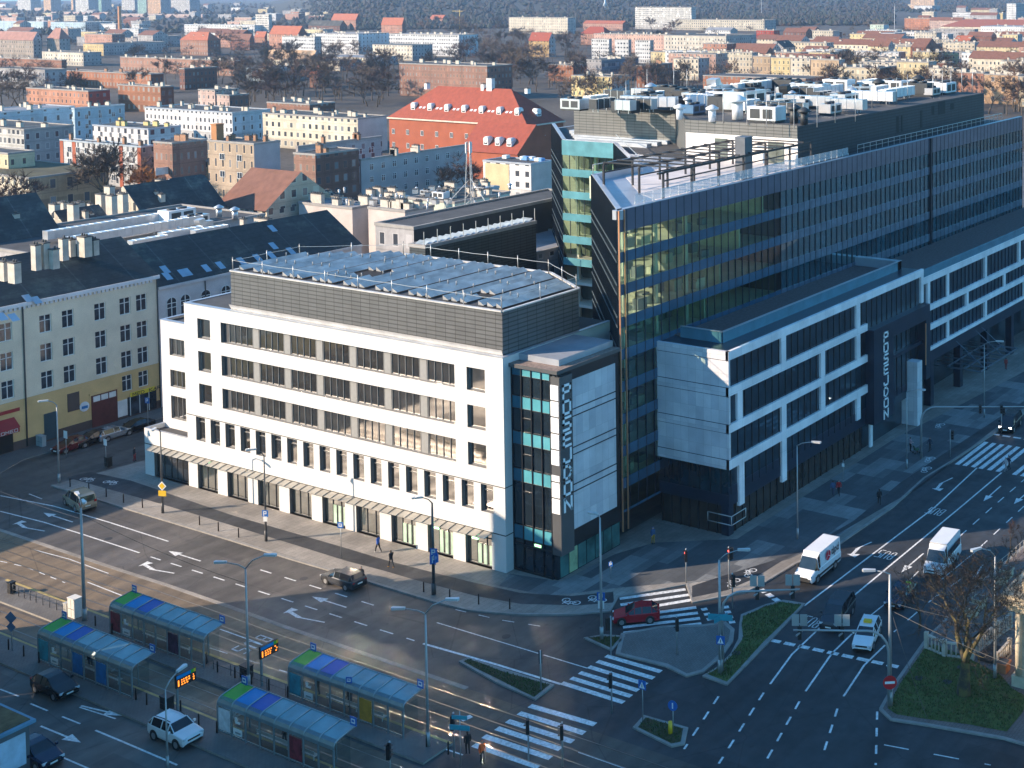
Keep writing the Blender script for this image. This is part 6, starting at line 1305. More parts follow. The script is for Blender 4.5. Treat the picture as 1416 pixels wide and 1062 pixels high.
# signs
def sign(px, py, H, plates, label, zb=.12, name='traffic_sign', pm=POLE, lean=0):
    c = P(px, py, zb); t = thing(name, label, 'sign', tuple(c)); m = MB(); m.tube([(0, 0, 0), (0, 0, H)], .04, 6); m.build('pole', [pm], t)
    for kind, z, face, s in plates:
        d = dirv(face); u = Vector((-d.y, d.x, 0)); o = d * .06 + Z_ * z; m = MB()
        if kind in ('blue', 'white', 'yellow', 'tealdir', 'bus'):
            w, h = {'blue': (.6, .6), 'white': (.6, .75), 'yellow': (.75, .5), 'tealdir': (1.7, .42), 'bus': (.55, .55)}[kind]; w *= s; h *= s
            m.slab_on(o - d * .03, u, Z_, -w / 2, w / 2, 0, h, .03, {'blue': 0, 'white': 1, 'yellow': 2, 'tealdir': 3, 'bus': 0}[kind]); m.build('plate', [SBLUE, SWHITE, SYEL, mat('sign_teal', (.03, .3, .38), .4)], t)
            if kind == 'blue': m = MB(); glyph(m, 'P', o + d * .005 - u * .13 * s + Z_ * .12 * s, u, Z_, .24 * s, .36 * s, .08 * s, .006); m.build('lettering', [SWHITE], t)
            if kind == 'bus': m = MB(); m.slab_on(o + d * .001, u, Z_, -w * .3, w * .3, h * .25, h * .75, .006); m.slab_on(o + d * .008, u, Z_, -w * .2, w * .2, h * .45, h * .65, .006, 1); m.build('pictogram', [SWHITE, SBLUE], t)
        elif kind == 'stop_entry':
            m.disc(o, d, .42 * s, 20, 0, .03); m.slab_on(o + d * .016, u, Z_, -.3 * s, .3 * s, -.075 * s, .075 * s, .01, 1); m.build('plate', [SRED, SWHITE], t)
        elif kind == 'diamond':
            k = .42 * s
            for r_, mi, dz in ((k, 1, 0), (k * .72, 2, .012)):
                a = [o + d * dz - Z_ * r_, o + d * dz + u * r_, o + d * dz + Z_ * r_, o + d * dz - u * r_]; m.face(a, mi); m.face([p - d * .02 for p in a[::-1]], 1)
            m.build('plate', [SBLUE, SWHITE, SYEL], t)
        elif kind == 'walk':
            m.slab_on(o - d * .03, u, Z_, -.32 * s, .32 * s, 0, .64 * s, .03, 0); a = [o + d * .004 - u * .24 * s + Z_ * .08 * s, o + d * .004 + u * .24 * s + Z_ * .08 * s, o + d * .004 + Z_ * .55 * s]; m.face(a, 1)
            m.slab_on(o + d * .006, u, Z_, -.03, .03, .14 * s, .38 * s, .004, 2); m.build('plate', [SBLUE, SWHITE, BLACKP], t)
        elif kind == 'round_blue':
            m.disc(o, d, .36 * s, 18, 0, .03); m.slab_on(o + d * .016, u, Z_, -.05, .05, -.2 * s, .2 * s, .008, 1); m.build('plate', [SBLUE, SWHITE], t)
        elif kind == 'back': 
            a = [o - Z_ * .5 * s, o + u * .5 * s, o + Z_ * .5 * s, o - u * .5 * s]; m.face(a, 0); m.face([p - d * .02 for p in a[::-1]], 0); m.build('plate', [mat('sign_back_blue', (.10, .18, .3), .5, .2)], t)
    return t
sign(832, 882, 4.2, [('blue', 3.3, 200, 1.2), ('white', 2.6, 200, .9)], 'blue parking sign on the white lamp post triangle'); sign(368, 749, 3.4, [('blue', 2.6, 200, 1.1), ('white', 2.1, 200, .7)], 'parking sign plate on the arcade lamp post', pm=POLED)
sign(225.6, 710, 3.4, [('diamond', 3.0, 200, 1.2), ('yellow', 1.9, 200, 1.2)], 'yellow priority diamond with yellow plate on the dark lamp post', pm=POLED)
sign(601, 823, 4.4, [('blue', 3.7, 200, 1.2), ('blue', 3.0, 160, 1.6), ('blue', 3.0, 250, 1.4)], 'cluster of blue direction plates on the thick lamp post', pm=POLED)
sign(472, 770, 3.4, [('bus', 2.9, 200, 1.1)], 'blue bus stop sign before the arcade'); sign(147, 646, 3.2, [('white', 2.6, 180, 1.)], 'white notice sign at the side street'); sign(92, 632, 3., [('white', 2.3, 180, 1.2)], 'white notice board beside the parked red car')
sign(845, 800, 1.7, [('blue', 1.2, 200, .7)], 'small blue post sign on the street pavement'); sign(889, 997, 3.2, [('walk', 2.5, 180, 1.1)], 'blue pedestrian crossing sign at the small island'); sign(931, 1013, 2.2, [('round_blue', 2.1, 190, 1.1)], 'round blue keep-right sign over yellow bollard', pm=POLE)
m = MB(); m.tube([(0, 0, 0), (0, 0, .9)], [.17, .15], 10); o = m.build('yellow_bollard', [SYEL], None, tuple(P(927, 1014, .13))); tag(o, 'yellow plastic bollard on the small dark island', 'bollard')
sign(997, 934, 3.4, [('walk', 2.6, 200, 1.1), ('tealdir', 4.6, 200, 1.2), ('tealdir', 4.6, 260, .9)], 'pedestrian sign and teal street-name plates on the island mast'); sign(1230.5, 978, 2.4, [('stop_entry', 2.0, 215, 1.3)], 'round red no-entry sign on the mast at the lawn')
sign(17, 900, 3.0, [('back', 2.9, 200, 1.1), ('back', 2.1, 200, .9)], 'diamond road signs on a thin post at the left edge'); sign(637, 1058, 4., [('tealdir', 3.4, 200, .7), ('tealdir', 2.6, 200, .9)], 'teal plates on the signal post at bottom centre'); sign(205, 594, 4.2, [('blue', 3.4, 190, 1.2)], 'parking sign by the pale terrace end'); sign(484, 1000 - 10, 3., [('bus', 2.6, 200, .9)], 'blue stop sign at the end of the lower shelter'); sign(1166, 662, 2.2, [('white', 1.4, 200, .5)], 'little notice post on the right-hand pavement')
# wires of the catenary
wr = MB()
def wire(a, za, b, zb_, sag=.35):
    p, q = P(*a), P(*b); p = Vector((p.x, p.y, za)); q = Vector((q.x, q.y, zb_)); wr.tube([p.lerp(q, t / 6) - Z_ * sag * 4 * (t / 6) * (1 - t / 6) for t in range(7)], .018, 3, 0, False)
w0 = MB()
for a, za, b, zb_, lab in (((1231, 975), 8.2, (1500, 1010), 7., 'upper span wire from the lawn mast'), ((1231, 975), 7.6, (1500, 1060), 5.5, 'lower span wire from the lawn mast'), ((1231, 975), 7.9, (1284.5, 1003), .2, 'thin guy wire anchored in the kerb'), ((117, 858), 9.6, (344, 952), 8.6, 'slack wire between platform masts'), ((117, 858), 9.2, (-90, 760), 9., 'slack wire running off at the left'), ((996, 930), 5, (1006, 940), .1, 'short guy cable at the island mast')):
    wr = MB(); wire(a, za, b, zb_); tag(wr.build('span_wire', [mat('wire_dark', (.12, .11, .1), .5, .3)]), lab, 'wire')

# ================================================================ tram shelters
SH_ST = mat('shelter_steel', (.30, .36, .38), .35, .6, .1, 1.); SH_GL = thinglass('shelter_glass', (.62, .72, .72), .12); SH_GR = mat('roof_green', (.07, .34, .03), .5, 0, .15, .8, 0, .3); SH_B1 = mat('roof_blue_light', (.0, .21, .5), .5, 0, .1, .8, 0, .3); SH_B2 = mat('roof_blue_deep', (.0, .075, .36), .5, 0, .1, .8); SH_T = mat('roof_tinted', (.16, .28, .31), .22, .1, .2, .6)
POST = [mat('poster_teal', (.02, .22, .28), .4, 0, .5, 1.5), mat('poster_white', (.6, .62, .64), .4, 0, .25, 2.), mat('poster_dark', (.07, .03, .06), .4, 0, .8, 2.5), mat('poster_blue', (.02, .15, .36), .4, 0, .3, 2.), mat('poster_orange', (.55, .26, .03), .4, 0, .2, 2.), mat('poster_red', (.22, .03, .04), .4, 0, .6, 2.)]
def shelter(x, y1, label, ads):
    """roof module k runs down -Y from y1; back wall faces the road (-X), curved front edge"""
    t = thing('tram_shelter', label, 'shelter', (x, y1, .16), 0, 'tram stop shelters'); n = 8; p = 1.585; L = n * p
    prof = [(-.95, 2.05), (-.93, 2.3), (-.8, 2.52), (-.55, 2.63), (.0, 2.72), (1.1, 2.86)]
    for k in range(n):
        m = MB(); y0 = -k * p - .04; ya = -(k + 1) * p + .04
        for (xa, za), (xb, zb_) in list(zip(prof, prof[1:]))[2:]: m.face([(xa, y0, za), (xa, ya, za), (xb, ya, zb_), (xb, y0, zb_)], 0); m.face([(xa, y0, za - .03), (xb, y0, zb_ - .03), (xb, ya, zb_ - .03), (xa, ya, za - .03)], 0)
        m.build('roof_panel', [[SH_GR, SH_B1, SH_B2][k] if k < 3 else SH_T], t)
    m = MB()
    for (xa, za), (xb, zb_) in list(zip(prof, prof[1:]))[:3]: m.face([(xa, 0, za), (xa, -L, za), (xb, -L, zb_), (xb, 0, zb_)], 0)
    m.build('curved_eave', [SH_ST], t)
    m = MB()
    for k in range(n + 1): m.tube([(a, -k * p, b + .03) for a, b in prof], .05, 5); m.box(-1.0, -.9, -k * p - .05, -k * p + .05, 0, 2.1)
    m.tube([(1.1, 0, 2.88), (1.1, -L, 2.88)], .045, 5); m.box(-.98, -.92, -L, 0, .1, .2)
    for k in (1, 4, 7): m.box(.55, .63, -k * p - .04, -k * p + .04, 0, 2.8)
    m.build('frame', [SH_ST], t)
    m = MB()
    for k in range(n): m.face([(-.95, -k * p - .06, .2), (-.95, -(k + 1) * p + .06, .2), (-.95, -(k + 1) * p + .06, 2.05), (-.95, -k * p - .06, 2.05)], 0)
    for y in (0, -L): m.face([(-.9, y, .2), (.5, y, .2), (.5, y, 2.4), (-.9, y, 2.4)], 0)
    m.build('glass_wall', [SH_GL], t)
    for k, pm in ads.items():
        m = MB(); m.box(-1.0, -.97, -(k + 1) * p + .14, -k * p - .14, .3, 1.95); m.build('poster', [POST[pm]], t)
    m = MB(); g0 = -1 * p
    m.slab_on((-1.0, g0 - .5, 1.25), -Y_, Z_, 0, .55, 0, .16, .02); 
    for a in range(5): m.slab_on((-1.0, g0 - .62 - .1 * math.cos(a * 1.257), 1.55 + .1 * math.sin(a * 1.257)), -Y_, Z_, -.06, .06, -.06, .06, .02)
    m.slab_on((-1.0, g0 - .25, .35), -Y_, Z_, 0, 1.0, 0, .5, .015); m.slab_on((-1.02, g0 - .5, .5), -Y_, Z_, 0, .6, 0, .12, .015, 1); m.build('emblem_panel', [SWHITE, SH_ST], t)
    m = MB(); m.box(-.3, .1, -6.2 * p, -2.2 * p, .42, .48); m.box(-.32, -.28, -6.2 * p, -2.2 * p, .62, .85)
    for y in (-2.4 * p, -4.2 * p, -6 * p): m.box(-.12, -.06, y - .03, y + .03, 0, .42)
    m.build('bench', [mat('bench_pale', (.55, .55, .53), .5)], t)
    for y, xx in ((.12 - p * .5, .9), (-L + .1, .9)):
        m = MB(); d = Vector((-1, 0, 0)); m.box(xx - .02, xx + .02, y - .32, y + .32, 2.95, 3.6, 0); m.slab_on((xx - .021, y, 2.95), -Y_, Z_, -.2, .2, .16, .5, .012, 1); m.slab_on((xx - .034, y, 2.95), -Y_, Z_, -.13, .13, .27, .42, .01, 0); m.tube([(xx + .03, y, 2.8), (xx + .03, y, 3.6)], .03, 5, 2); m.build('stop_sign', [SBLUE, SWHITE, SH_ST], t)
shelter(-24.45, 22.0, 'upper left tram shelter with dark red and galaxy posters', {0: 5, 5: 2}); shelter(-30.35, 22.5, 'lower left tram shelter with teal and blue posters', {0: 0, 5: 3, 3: 3})
shelter(-24.05, -.6, 'upper right tram shelter with orange poster', {0: 0, 5: 4}); shelter(-30.1, -.3, 'lower right tram shelter with white food poster at its end', {0: 1, 5: 5})
def infoboard(px, py, label):
    c = P(px, py, .16); t = thing('information_board', label, 'display board', tuple(c)); m = MB(); m.box(-.07, .07, -.07, .07, 0, 3.2); m.build('pole', [SH_ST], t)
    m = MB(); m.box(-.12, 1.55, -.1, .1, 2.2, 3.2, 0); m.build('case', [BLACKP], t)
    m = MB(); m.box(-.1, 1.1, -.115, -.1, 2.9, 3.16, 0); m.box(1.1, 1.35, -.115, -.1, 2.9, 3.16, 1); m.box(1.35, 1.53, -.115, -.1, 2.9, 3.16, 2); m.build('header', [SH_B1, SH_GR, SYEL], t)
    m = MB(); rr = random.Random(px)
    for r_ in range(3):
        x = .3
        while x < 1.4: w = rr.uniform(.05, .16); (m.box(x, min(x + w, 1.45), -.108, -.1, 2.31 + r_ * .18, 2.41 + r_ * .18) if x < .9 or x > 1.2 else None); x += w + .09
    m.box(.02, .12, -.108, -.1, 2.3, 2.78); m.build('led_text', [emis('led_orange', (1., .25, .02), 1.3)], t)
infoboard(362, 948, 'dark display board with orange digits on the upper platform'); infoboard(246, 990, 'dark display board with orange digits on the lower platform')

# ================================================================ vehicles
TYRE = mat('tyre', (.014, .014, .014), .8); RIM = mat('alloy', (.4, .4, .41), .35, .7); CGL = glassy('car_glass', (.012, .016, .02), .04, .4, 1., .8); HL = mat('headlight_glass', (.65, .67, .7), .1, .2); TL = mat('tail_red', (.4, .01, .012), .25); PLATE = mat('plate_white', (.7, .7, .66), .5); TRIM = mat('car_trim', (.018, .018, .018), .6)
HLON = emis('headlight_on', (1, .95, .85), 6.)
def paint(name, col, metal=.2): return mat('paint_' + name, col, .25, metal, .04, 1., 0, .6)
def sec(kind):
    """side profile stations from nose to tail: x (front +), bonnet/belt height, roof height, half width at belt, at roof"""
    return {'hatch': (4.1, .80, [(2.05, .62, .62, .72, .6), (1.95, .74, .76, .82, .7), (1.1, .92, .97, .87, .78), (.95, .93, .99, .88, .78), (.15, .95, 1.42, .89, .62), (-.5, .96, 1.5, .89, .63), (-1.35, .97, 1.44, .88, .6), (-1.85, 1.0, 1.06, .84, .72), (-2.02, .9, .92, .8, .7), (-2.05, .55, .56, .74, .66)]),
            'sedan': (4.6, .78, [(2.3, .6, .6, .72, .6), (2.2, .72, .74, .84, .7), (1.2, .88, .92, .89, .8), (1.05, .9, .95, .9, .78), (.3, .92, 1.36, .9, .62), (-.45, .93, 1.43, .9, .63), (-1.1, .94, 1.36, .9, .6), (-1.75, .97, 1.03, .88, .76), (-2.2, .94, .96, .84, .72), (-2.3, .55, .56, .76, .66)]),
            'estate': (4.7, .8, [(2.35, .6, .6, .72, .6), (2.2, .74, .76, .84, .7), (1.2, .9, .94, .89, .8), (1.05, .92, .97, .9, .78), (.3, .94, 1.4, .9, .64), (-.5, .95, 1.48, .9, .65), (-1.8, .97, 1.44, .9, .63), (-2.15, .99, 1.1, .87, .74), (-2.3, .9, .92, .82, .72), (-2.35, .5, .52, .76, .66)]),
            'suv': (4.35, .95, [(2.17, .78, .78, .76, .62), (2.05, .95, .97, .87, .74), (1.15, 1.08, 1.12, .92, .82), (1.0, 1.09, 1.14, .92, .8), (.4, 1.1, 1.58, .93, .68), (-.4, 1.11, 1.67, .93, .68), (-1.6, 1.13, 1.62, .92, .66), (-1.98, 1.16, 1.22, .88, .76), (-2.12, 1.0, 1.02, .84, .74), (-2.17, .6, .62, .8, .7)]),
            'mpv': (4.9, .85, [(2.45, .72, .72, .76, .62), (2.35, .9, .93, .88, .76), (1.7, 1.05, 1.1, .94, .82), (1.55, 1.07, 1.13, .95, .82), (.75, 1.1, 1.78, .96, .74), (.0, 1.12, 1.88, .96, .76), (-1.9, 1.13, 1.88, .96, .76), (-2.3, 1.14, 1.75, .95, .72), (-2.42, 1.05, 1.1, .92, .8), (-2.45, .55, .57, .86, .78)]),
            'van': (5.9, 1.0, [(2.95, .75, .75, .82, .7), (2.85, 1.05, 1.08, .94, .82), (2.35, 1.22, 1.28, .98, .86), (2.2, 1.24, 1.31, .99, .86), (1.65, 1.28, 2.25, 1.0, .8), (1.2, 1.3, 2.62, 1.0, .84), (-2.7, 1.3, 2.7, 1.0, .86), (-2.9, 1.28, 2.66, .99, .85), (-2.94, 1.2, 1.25, .98, .88), (-2.95, .5, .52, .95, .88)])}[kind]
def wheel(r):
    tm, rm = MB(), MB(); tm.tube([(0, -.1, 0), (0, .1, 0)], r, 16); rm.tube([(0, -.112, 0), (0, .112, 0)], r * .66, 12)
    return tm.mesh('tyre', [TYRE]), rm.mesh('rim', [RIM])
_wh = {}
def car(kind, px, py, heading, col, label, cat='car', lights=False, cargo=False, z=.0, at=None, extra=None):
    L, belt, st = sec(kind); c = P(px, py, z) if at is None else Vector(at); t = thing('parked_car' if 'parked' in label else ('van' if kind == 'van' else 'car'), label, cat, (c.x, c.y, z), R(heading))
    zb = .24 if kind not in ('suv', 'van') else .32; b, g = MB(), MB(); rings = []
    for x, zbelt, zr, wb_, wr_ in st:
        low = zb + (.16 if x in (st[0][0], st[-1][0]) else 0)
        rings.append([(x, -wb_ * .93, low), (x, -wb_, low + .22), (x, -wb_, zbelt - .06), (x, -wb_ * .965, zbelt), (x, -wr_, zr), (x, wr_, zr), (x, wb_ * .965, zbelt), (x, wb_, zbelt - .06), (x, wb_, low + .22), (x, wb_ * .93, low)])
    for i in range(len(rings) - 1):
        A, B = rings[i], rings[i + 1]
        ca, cb_ = st[i][2] - st[i][1] > .25, st[i + 1][2] - st[i + 1][1] > .25
        van_solid = kind == 'van' and i >= 5
        for k in range(9):
            f = [A[k], B[k], B[k + 1], A[k + 1]][::-1]
            gl = False
            if k in (3, 5) and (ca or cb_) and not van_solid and not (kind == 'van' and i > 4): gl = True
            if k == 4 and ca != cb_ and not (kind == 'van' and i > 5): gl = True
            (g if gl else b).face(f, 0, True)
        b.face([A[0], A[9], B[9], B[0]], 1)
    b.face(rings[0][::-1], 0); b.face(rings[-1], 0)
    # pillars, roof rails and sills in body colour
    cabin = [i for i, s in enumerate(st) if s[2] - s[1] > .25]
    for i in cabin:
        if kind == 'van' and i > 5: continue
        for sgn in (-1, 1):
            x, zbelt, zr, wb_, wr_ = st[i]; b.tube([(x, sgn * wb_ * .965, zbelt), (x, sgn * (wr_ + .01), zr)], .045, 4, 0)
    if kind != 'van':
        for i in (cabin[0] - 1, cabin[-1]):
            for sgn in (-1, 1): a, q = st[i], st[i + 1]; b.tube([(a[0], sgn * a[4], a[2]), (q[0], sgn * q[4], q[2])], .04, 4, 0)
    body = b.build('body', [col, TRIM], t); bpy.context.view_layer.objects.active = body
    g.build('windows', [CGL], t)
    r = .33 if kind not in ('suv', 'van', 'mpv') else .37; xf, xr = L * .31, -L * .29
    if r not in _wh: _wh[r] = wheel(r)
    for x in (xf, xr):
        for sgn in (-1, 1):
            w = link('wheel', None, t, (x, sgn * (st[4][3] - .1), r)); link('tyre', _wh[r][0], w); link('rim', _wh[r][1], w)
    m = MB()
    for x in (xf, xr):
        for sgn in (-1, 1): m.disc((x, sgn * (st[4][3] + .003), r + .02), Y_, r + .08, 16, 0, .012)
    m.build('wheel_arch', [TRIM], t)
    fx = st[1][0]; fz = st[1][1] - .1
    for sgn in (-1, 1):
        m = MB(); m.obox((fx + .02, sgn * st[1][3] * .76), (1, -sgn * .35), .16, .34, fz - .07, fz + .08); m.build('headlight', [HLON if lights else HL], t)
        m = MB(); tx = st[-2][0]; hh = .5 if kind in ('van', 'mpv', 'hatch') else .16; m.box(tx - .03, tx + .1, sgn * st[-2][3] * .82 - .12, sgn * st[-2][3] * .82 + .12, st[-2][1] - .1, st[-2][1] - .1 + hh * .5); m.build('tail_light', [TL], t)
        m = MB(); cx = st[cabin[0] - 1][0] - .25; m.box(cx - .07, cx + .07, sgn * (st[4][3] + .02), sgn * (st[4][3] + .2), st[4][1], st[4][1] + .16); m.build('mirror', [col if kind != 'van' else TRIM], t)
    m = MB(); m.box(st[0][0], st[0][0] + .03, -.26, .26, zb + .2, zb + .31, 0); m.box(st[-1][0] - .03, st[-1][0], -.26, .26, zb + .38, zb + .49, 0); m.build('number_plate', [PLATE], t)
    m = MB(); m.box(st[0][0] - .02, st[0][0] + .02, -.5, .5, zb + .34, zb + .46); m.box(st[0][0] - .03, st[0][0] + .015, -.6, .6, zb + .14, zb + .19); m.build('grille', [TRIM], t)
    m = MB()
    for sgn in (-1, 1):
        for x in (.1, -.9) if kind != 'van' else (1.0,): m.box(x - .09, x + .09, sgn * (st[4][3] + .002), sgn * (st[4][3] + .025), st[4][1] - .16, st[4][1] - .13)
    m.build('door_handle', [TRIM if kind == 'van' else col], t)
    if extra: extra(t, st)
    return t
PW = paint('white', (.70, .71, .72), .0); PB = paint('black', (.012, .013, .016)); PR = paint('red', (.42, .012, .02)); PBE = paint('champagne', (.42, .36, .27), .5); PG = paint('graphite', (.045, .05, .06), .3); PS = paint('silver', (.42, .44, .46), .6); PRD = paint('dark_red', (.12, .012, .012)); PN = paint('navy', (.012, .022, .05))
hY, hX = 90, 0
car('mpv', 110, 700, 78, PBE, 'champagne people carrier turning at the left of the square', 'van')
car('estate', 475, 808, 88, PG, 'dark hatchback glinting in the sun stopped at the arcade kerb')
car('hatch', 76, 957, -90, PB, 'black hatchback driving past the lower tram shelters')
def rails(t, st):
    m = MB()
    for s in (-1, 1): m.tube([(.3, s * .6, 1.68), (-.4, s * .6, 1.76), (-1.5, s * .6, 1.7)], .03, 5)
    m.build('roof_rail', [TRIM], t)
car('suv', 243, 1022, -90, PW, 'white off-roader with black roof rails on the lower road', extra=rails)
car('hatch', 52, 1052, -90, PN, 'dark car half hidden behind the kiosk at lower left')
car('hatch', 880, 858, 128, PR, 'red hatchback crossing the zebra at the corner')
def dpd(t, st):
    m = MB(); text(m, 'dpd', (-.95, 1.0, 1.72), -X_, Z_, .4, .62, .11, .14, .012); text(m, 'dpd', (-2.3, -1.0, 1.72), X_, Z_, .4, .62, .11, .14, .012); m.build('lettering', [mat('ink_brown', (.12, .09, .08), .5)], t)
    m = MB()
    for s, y in ((1, 1.003), (-1, -1.003)):
        cx = -.25; hexa = [(cx + .52 * math.cos(R(90 + 60 * k)), y, 1.9 + .52 * math.sin(R(90 + 60 * k))) for k in range(6)]; m.face(hexa if s < 0 else hexa[::-1], 0)
        for a in (210, 330, 90): p = Vector((cx, y + s * .004, 1.9)); q = Vector((cx + .5 * math.cos(R(a)), y + s * .004, 1.9 + .5 * math.sin(R(a)))) ; k = (q - p).normalized().cross(Y_) * .025; m.face([p - k, q - k, q + k, p + k], 1)
    m.build('cube_emblem', [mat('parcel_red', (.55, .0, .03), .4), SWHITE], t)
    m = MB()
    for s in (-1, 1): m.box(-2.8, 2.3, s * 1.0, s * 1.02, .55, .75)
    m.box(2.94, 2.99, -.75, .75, .42, .7); m.build('bumper', [TRIM], t)
car('van', 1131, 793, 182, PW, 'white parcel van with red cube emblem waiting at the slip road', 'van', extra=dpd)
def taxi(t, st):
    m = MB(); m.box(-.55, -.15, -.35, .35, 1.49, 1.68); m.build('roof_sign', [SYEL], t)
car('estate', 1199, 886, 196, PW, 'white taxi with yellow roof sign at the stop line', extra=taxi)
car('mpv', 1158, 858, 190, PG, 'dark van at the stop line beside the white taxi', 'van')
car('sedan', 1246, 830, 186, PN, 'dark police car behind the bare tree branches')
def bus(t, st):
    m = MB(); m.box(-2.6, 1.2, -.86, .86, 2.71, 2.76); m.build('roof_panel', [PW], t)
    m = MB()
    for s in (-1, 1): m.box(-2.5, 1.1, s * 1.0, s * 1.012, 1.45, 2.1)
    m.build('side_windows', [CGL], t)
car('van', 1303, 783, 186, PW, 'white minibus seen through the bare tree', 'van', extra=bus)
car('hatch', 98, 622, 185, PRD, 'dark red parked hatchback at the tenement kerb'); car('estate', 128, 613, 180, PB, 'black parked estate car second along the tenement kerb'); car('estate', 158, 605, 0, PS, 'silver parked estate car third along the tenement kerb'); car('sedan', 187, 596, 180, PB, 'dark parked saloon nearest the white building')
car('mpv', 1397, 592, 186, PB, 'dark car with lit headlights on the far street', lights=True)

# ================================================================ people
def person(px, py, heading, top, legs, label, pose='walk', hair=(.03, .02, .015), skin=(.5, .32, .24), shoes=(.02, .02, .02), z=.13, at=None, s=1.):
    J = {'pelvis': (0, 0, .95), 'waist': (0, 0, 1.1), 'chest': (.01, 0, 1.32), 'neckb': (0, 0, 1.46), 'neck': (.01, 0, 1.53), 'head': (.02, 0, 1.64), 'crown': (.01, 0, 1.74)}
    st = .26 if pose == 'walk' else .03
    for sg, n in ((1, 'l'), (-1, 'r')):
        f = st * sg
        J['hip' + n] = (0, .1 * sg, .9); J['knee' + n] = (f * .55 + .04, .1 * sg, .5); J['ank' + n] = (f * 1.0 - (.08 if f < 0 else 0), .1 * sg, .09 + (.06 if f < -.1 else 0)); J['toe' + n] = (f * 1.0 + .16, .11 * sg, .035)
        J['sh' + n] = (0, .19 * sg, 1.42); J['elb' + n] = (-f * .45 - .03, .24 * sg, 1.14); J['wri' + n] = (-f * .8 + .08, .23 * sg, .9); J['han' + n] = (-f * .9 + .12, .22 * sg, .82)
        if pose == 'hold': J['elb' + n] = (.04, .24 * sg, 1.14); J['wri' + n] = (.3, .18 * sg, 1.06); J['han' + n] = (.38, .17 * sg, 1.05)
        if pose == 'bend': pass
    if pose == 'bend':
        for k in ('waist', 'chest', 'neckb', 'neck', 'head', 'crown', 'shl', 'shr'): x, y, zz = J[k]; J[k] = (x + (zz - .95) * .55, y, .95 + (zz - .95) * .85)
        for n in 'lr': x, y, zz = J['sh' + n]; J['elb' + n] = (x + .12, y * 1.1, zz - .26); J['wri' + n] = (x + .36, y * .9, zz - .34); J['han' + n] = (x + .44, y * .9, zz - .34)
    rad = {'pelvis': .15, 'waist': .135, 'chest': .16, 'neckb': .09, 'neck': .055, 'head': .098, 'crown': .075}
    for n in 'lr': rad.update({'hip' + n: .1, 'knee' + n: .068, 'ank' + n: .047, 'toe' + n: .042, 'sh' + n: .075, 'elb' + n: .055, 'wri' + n: .036, 'han' + n: .04})
    E_ = [('pelvis', 'waist'), ('waist', 'chest'), ('chest', 'neckb'), ('neckb', 'neck'), ('neck', 'head'), ('head', 'crown')]
    for n in 'lr': E_ += [('pelvis', 'hip' + n), ('hip' + n, 'knee' + n), ('knee' + n, 'ank' + n), ('ank' + n, 'toe' + n), ('chest', 'sh' + n), ('sh' + n, 'elb' + n), ('elb' + n, 'wri' + n), ('wri' + n, 'han' + n)]
    ks = list(J); me = bpy.data.meshes.new('person'); me.from_pydata([J[k] for k in ks], [(ks.index(a), ks.index(b)) for a, b in E_], [])
    o = bpy.data.objects.new('tmp', me); COL.objects.link(o); md = o.modifiers.new('skin', 'SKIN'); sub = o.modifiers.new('sub', 'SUBSURF'); sub.levels = 1
    for i, k in enumerate(ks): v = me.skin_vertices[0].data[i]; v.radius = (rad[k], rad[k]); v.use_root = k == 'pelvis'
    dg = bpy.context.evaluated_depsgraph_get(); dg.update(); m2 = bpy.data.meshes.new_from_object(o.evaluated_get(dg)); bpy.data.objects.remove(o)
    c3 = lambda nm, c: mat('cloth_%s' % '_'.join('%d' % int(x * 255) for x in c), c, .8)
    for mm in (c3('t', top), c3('l', legs), mat('skin_%d' % int(skin[0] * 255), skin, .6), c3('h', hair), c3('s', shoes)): m2.materials.append(mm)
    hd = Vector(J['head']); hands = [Vector(J['hanl']), Vector(J['hanr'])]; nk = Vector(J['neck']); pz = .96
    for p in m2.polygons:
        c = p.center
        if (c - hd).length < .17 and c.z > nk.z + .01: i = 3 if (c.z > hd.z + .04 or c.x < hd.x - .03) else 2
        elif min((c - h).length for h in hands) < .075: i = 2
        elif c.z < .11: i = 4
        elif c.z < pz and abs(c.y) < .19: i = 1
        else: i = 0
        p.material_index = i; p.use_smooth = True
    c = P(px, py, z) if at is None else Vector(at); b = link('person', m2, None, tuple(c), R(heading)); b.scale = (s, s, s); tag(b, label, 'person'); return b
NAVY = (.02, .03, .06); BLK_ = (.015, .015, .017); JEAN = (.04, .055, .09)
person(523, 764, 95, (.02, .10, .42), BLK_, 'person in a bright blue hooded coat walking along the arcade', shoes=(.7, .7, .7))
person(541, 785, 80, BLK_, (.03, .03, .03), 'person in black striding past the arcade in tan shoes', shoes=(.45, .22, .03))
person(500, 808, 200, BLK_, BLK_, 'person in dark clothes standing beside the stopped hatchback', 'stand', shoes=(.6, .6, .6), z=.0)
person(186, 638, -60, (.03, .03, .04), (.3, .03, .03), 'person in dark jacket and red trousers at the side-street corner', 'stand')
person(667, 1056, 250, (.75, .11, .02), BLK_, 'person in an orange work jacket at the lower crossing', 'stand', hair=(.6, .12, .03))
person(647, 1043, 60, BLK_, BLK_, 'person in black standing by the platform-end signal', 'stand')
person(903, 752, 250, (.03, .09, .2), (.35, .2, .02), 'person in blue jacket by the tower entrance', 'stand', hair=(.04, .1, .4))
person(1152, 686, 20, (.05, .10, .2), JEAN, 'person in a blue jacket on the shaded pavement'); person(1160, 685, 200, (.4, .015, .02), BLK_, 'person in a red jacket on the shaded pavement')
person(1216, 698, 30, BLK_, BLK_, 'person in black walking on the cycle path', s=1.)
person(1259, 624, -30, (.45, .3, .32), BLK_, 'person in pink pushing a buggy before the crossing', 'hold'); person(1286, 624, 160, (.03, .045, .07), BLK_, 'person in dark blue waiting at the crossing')
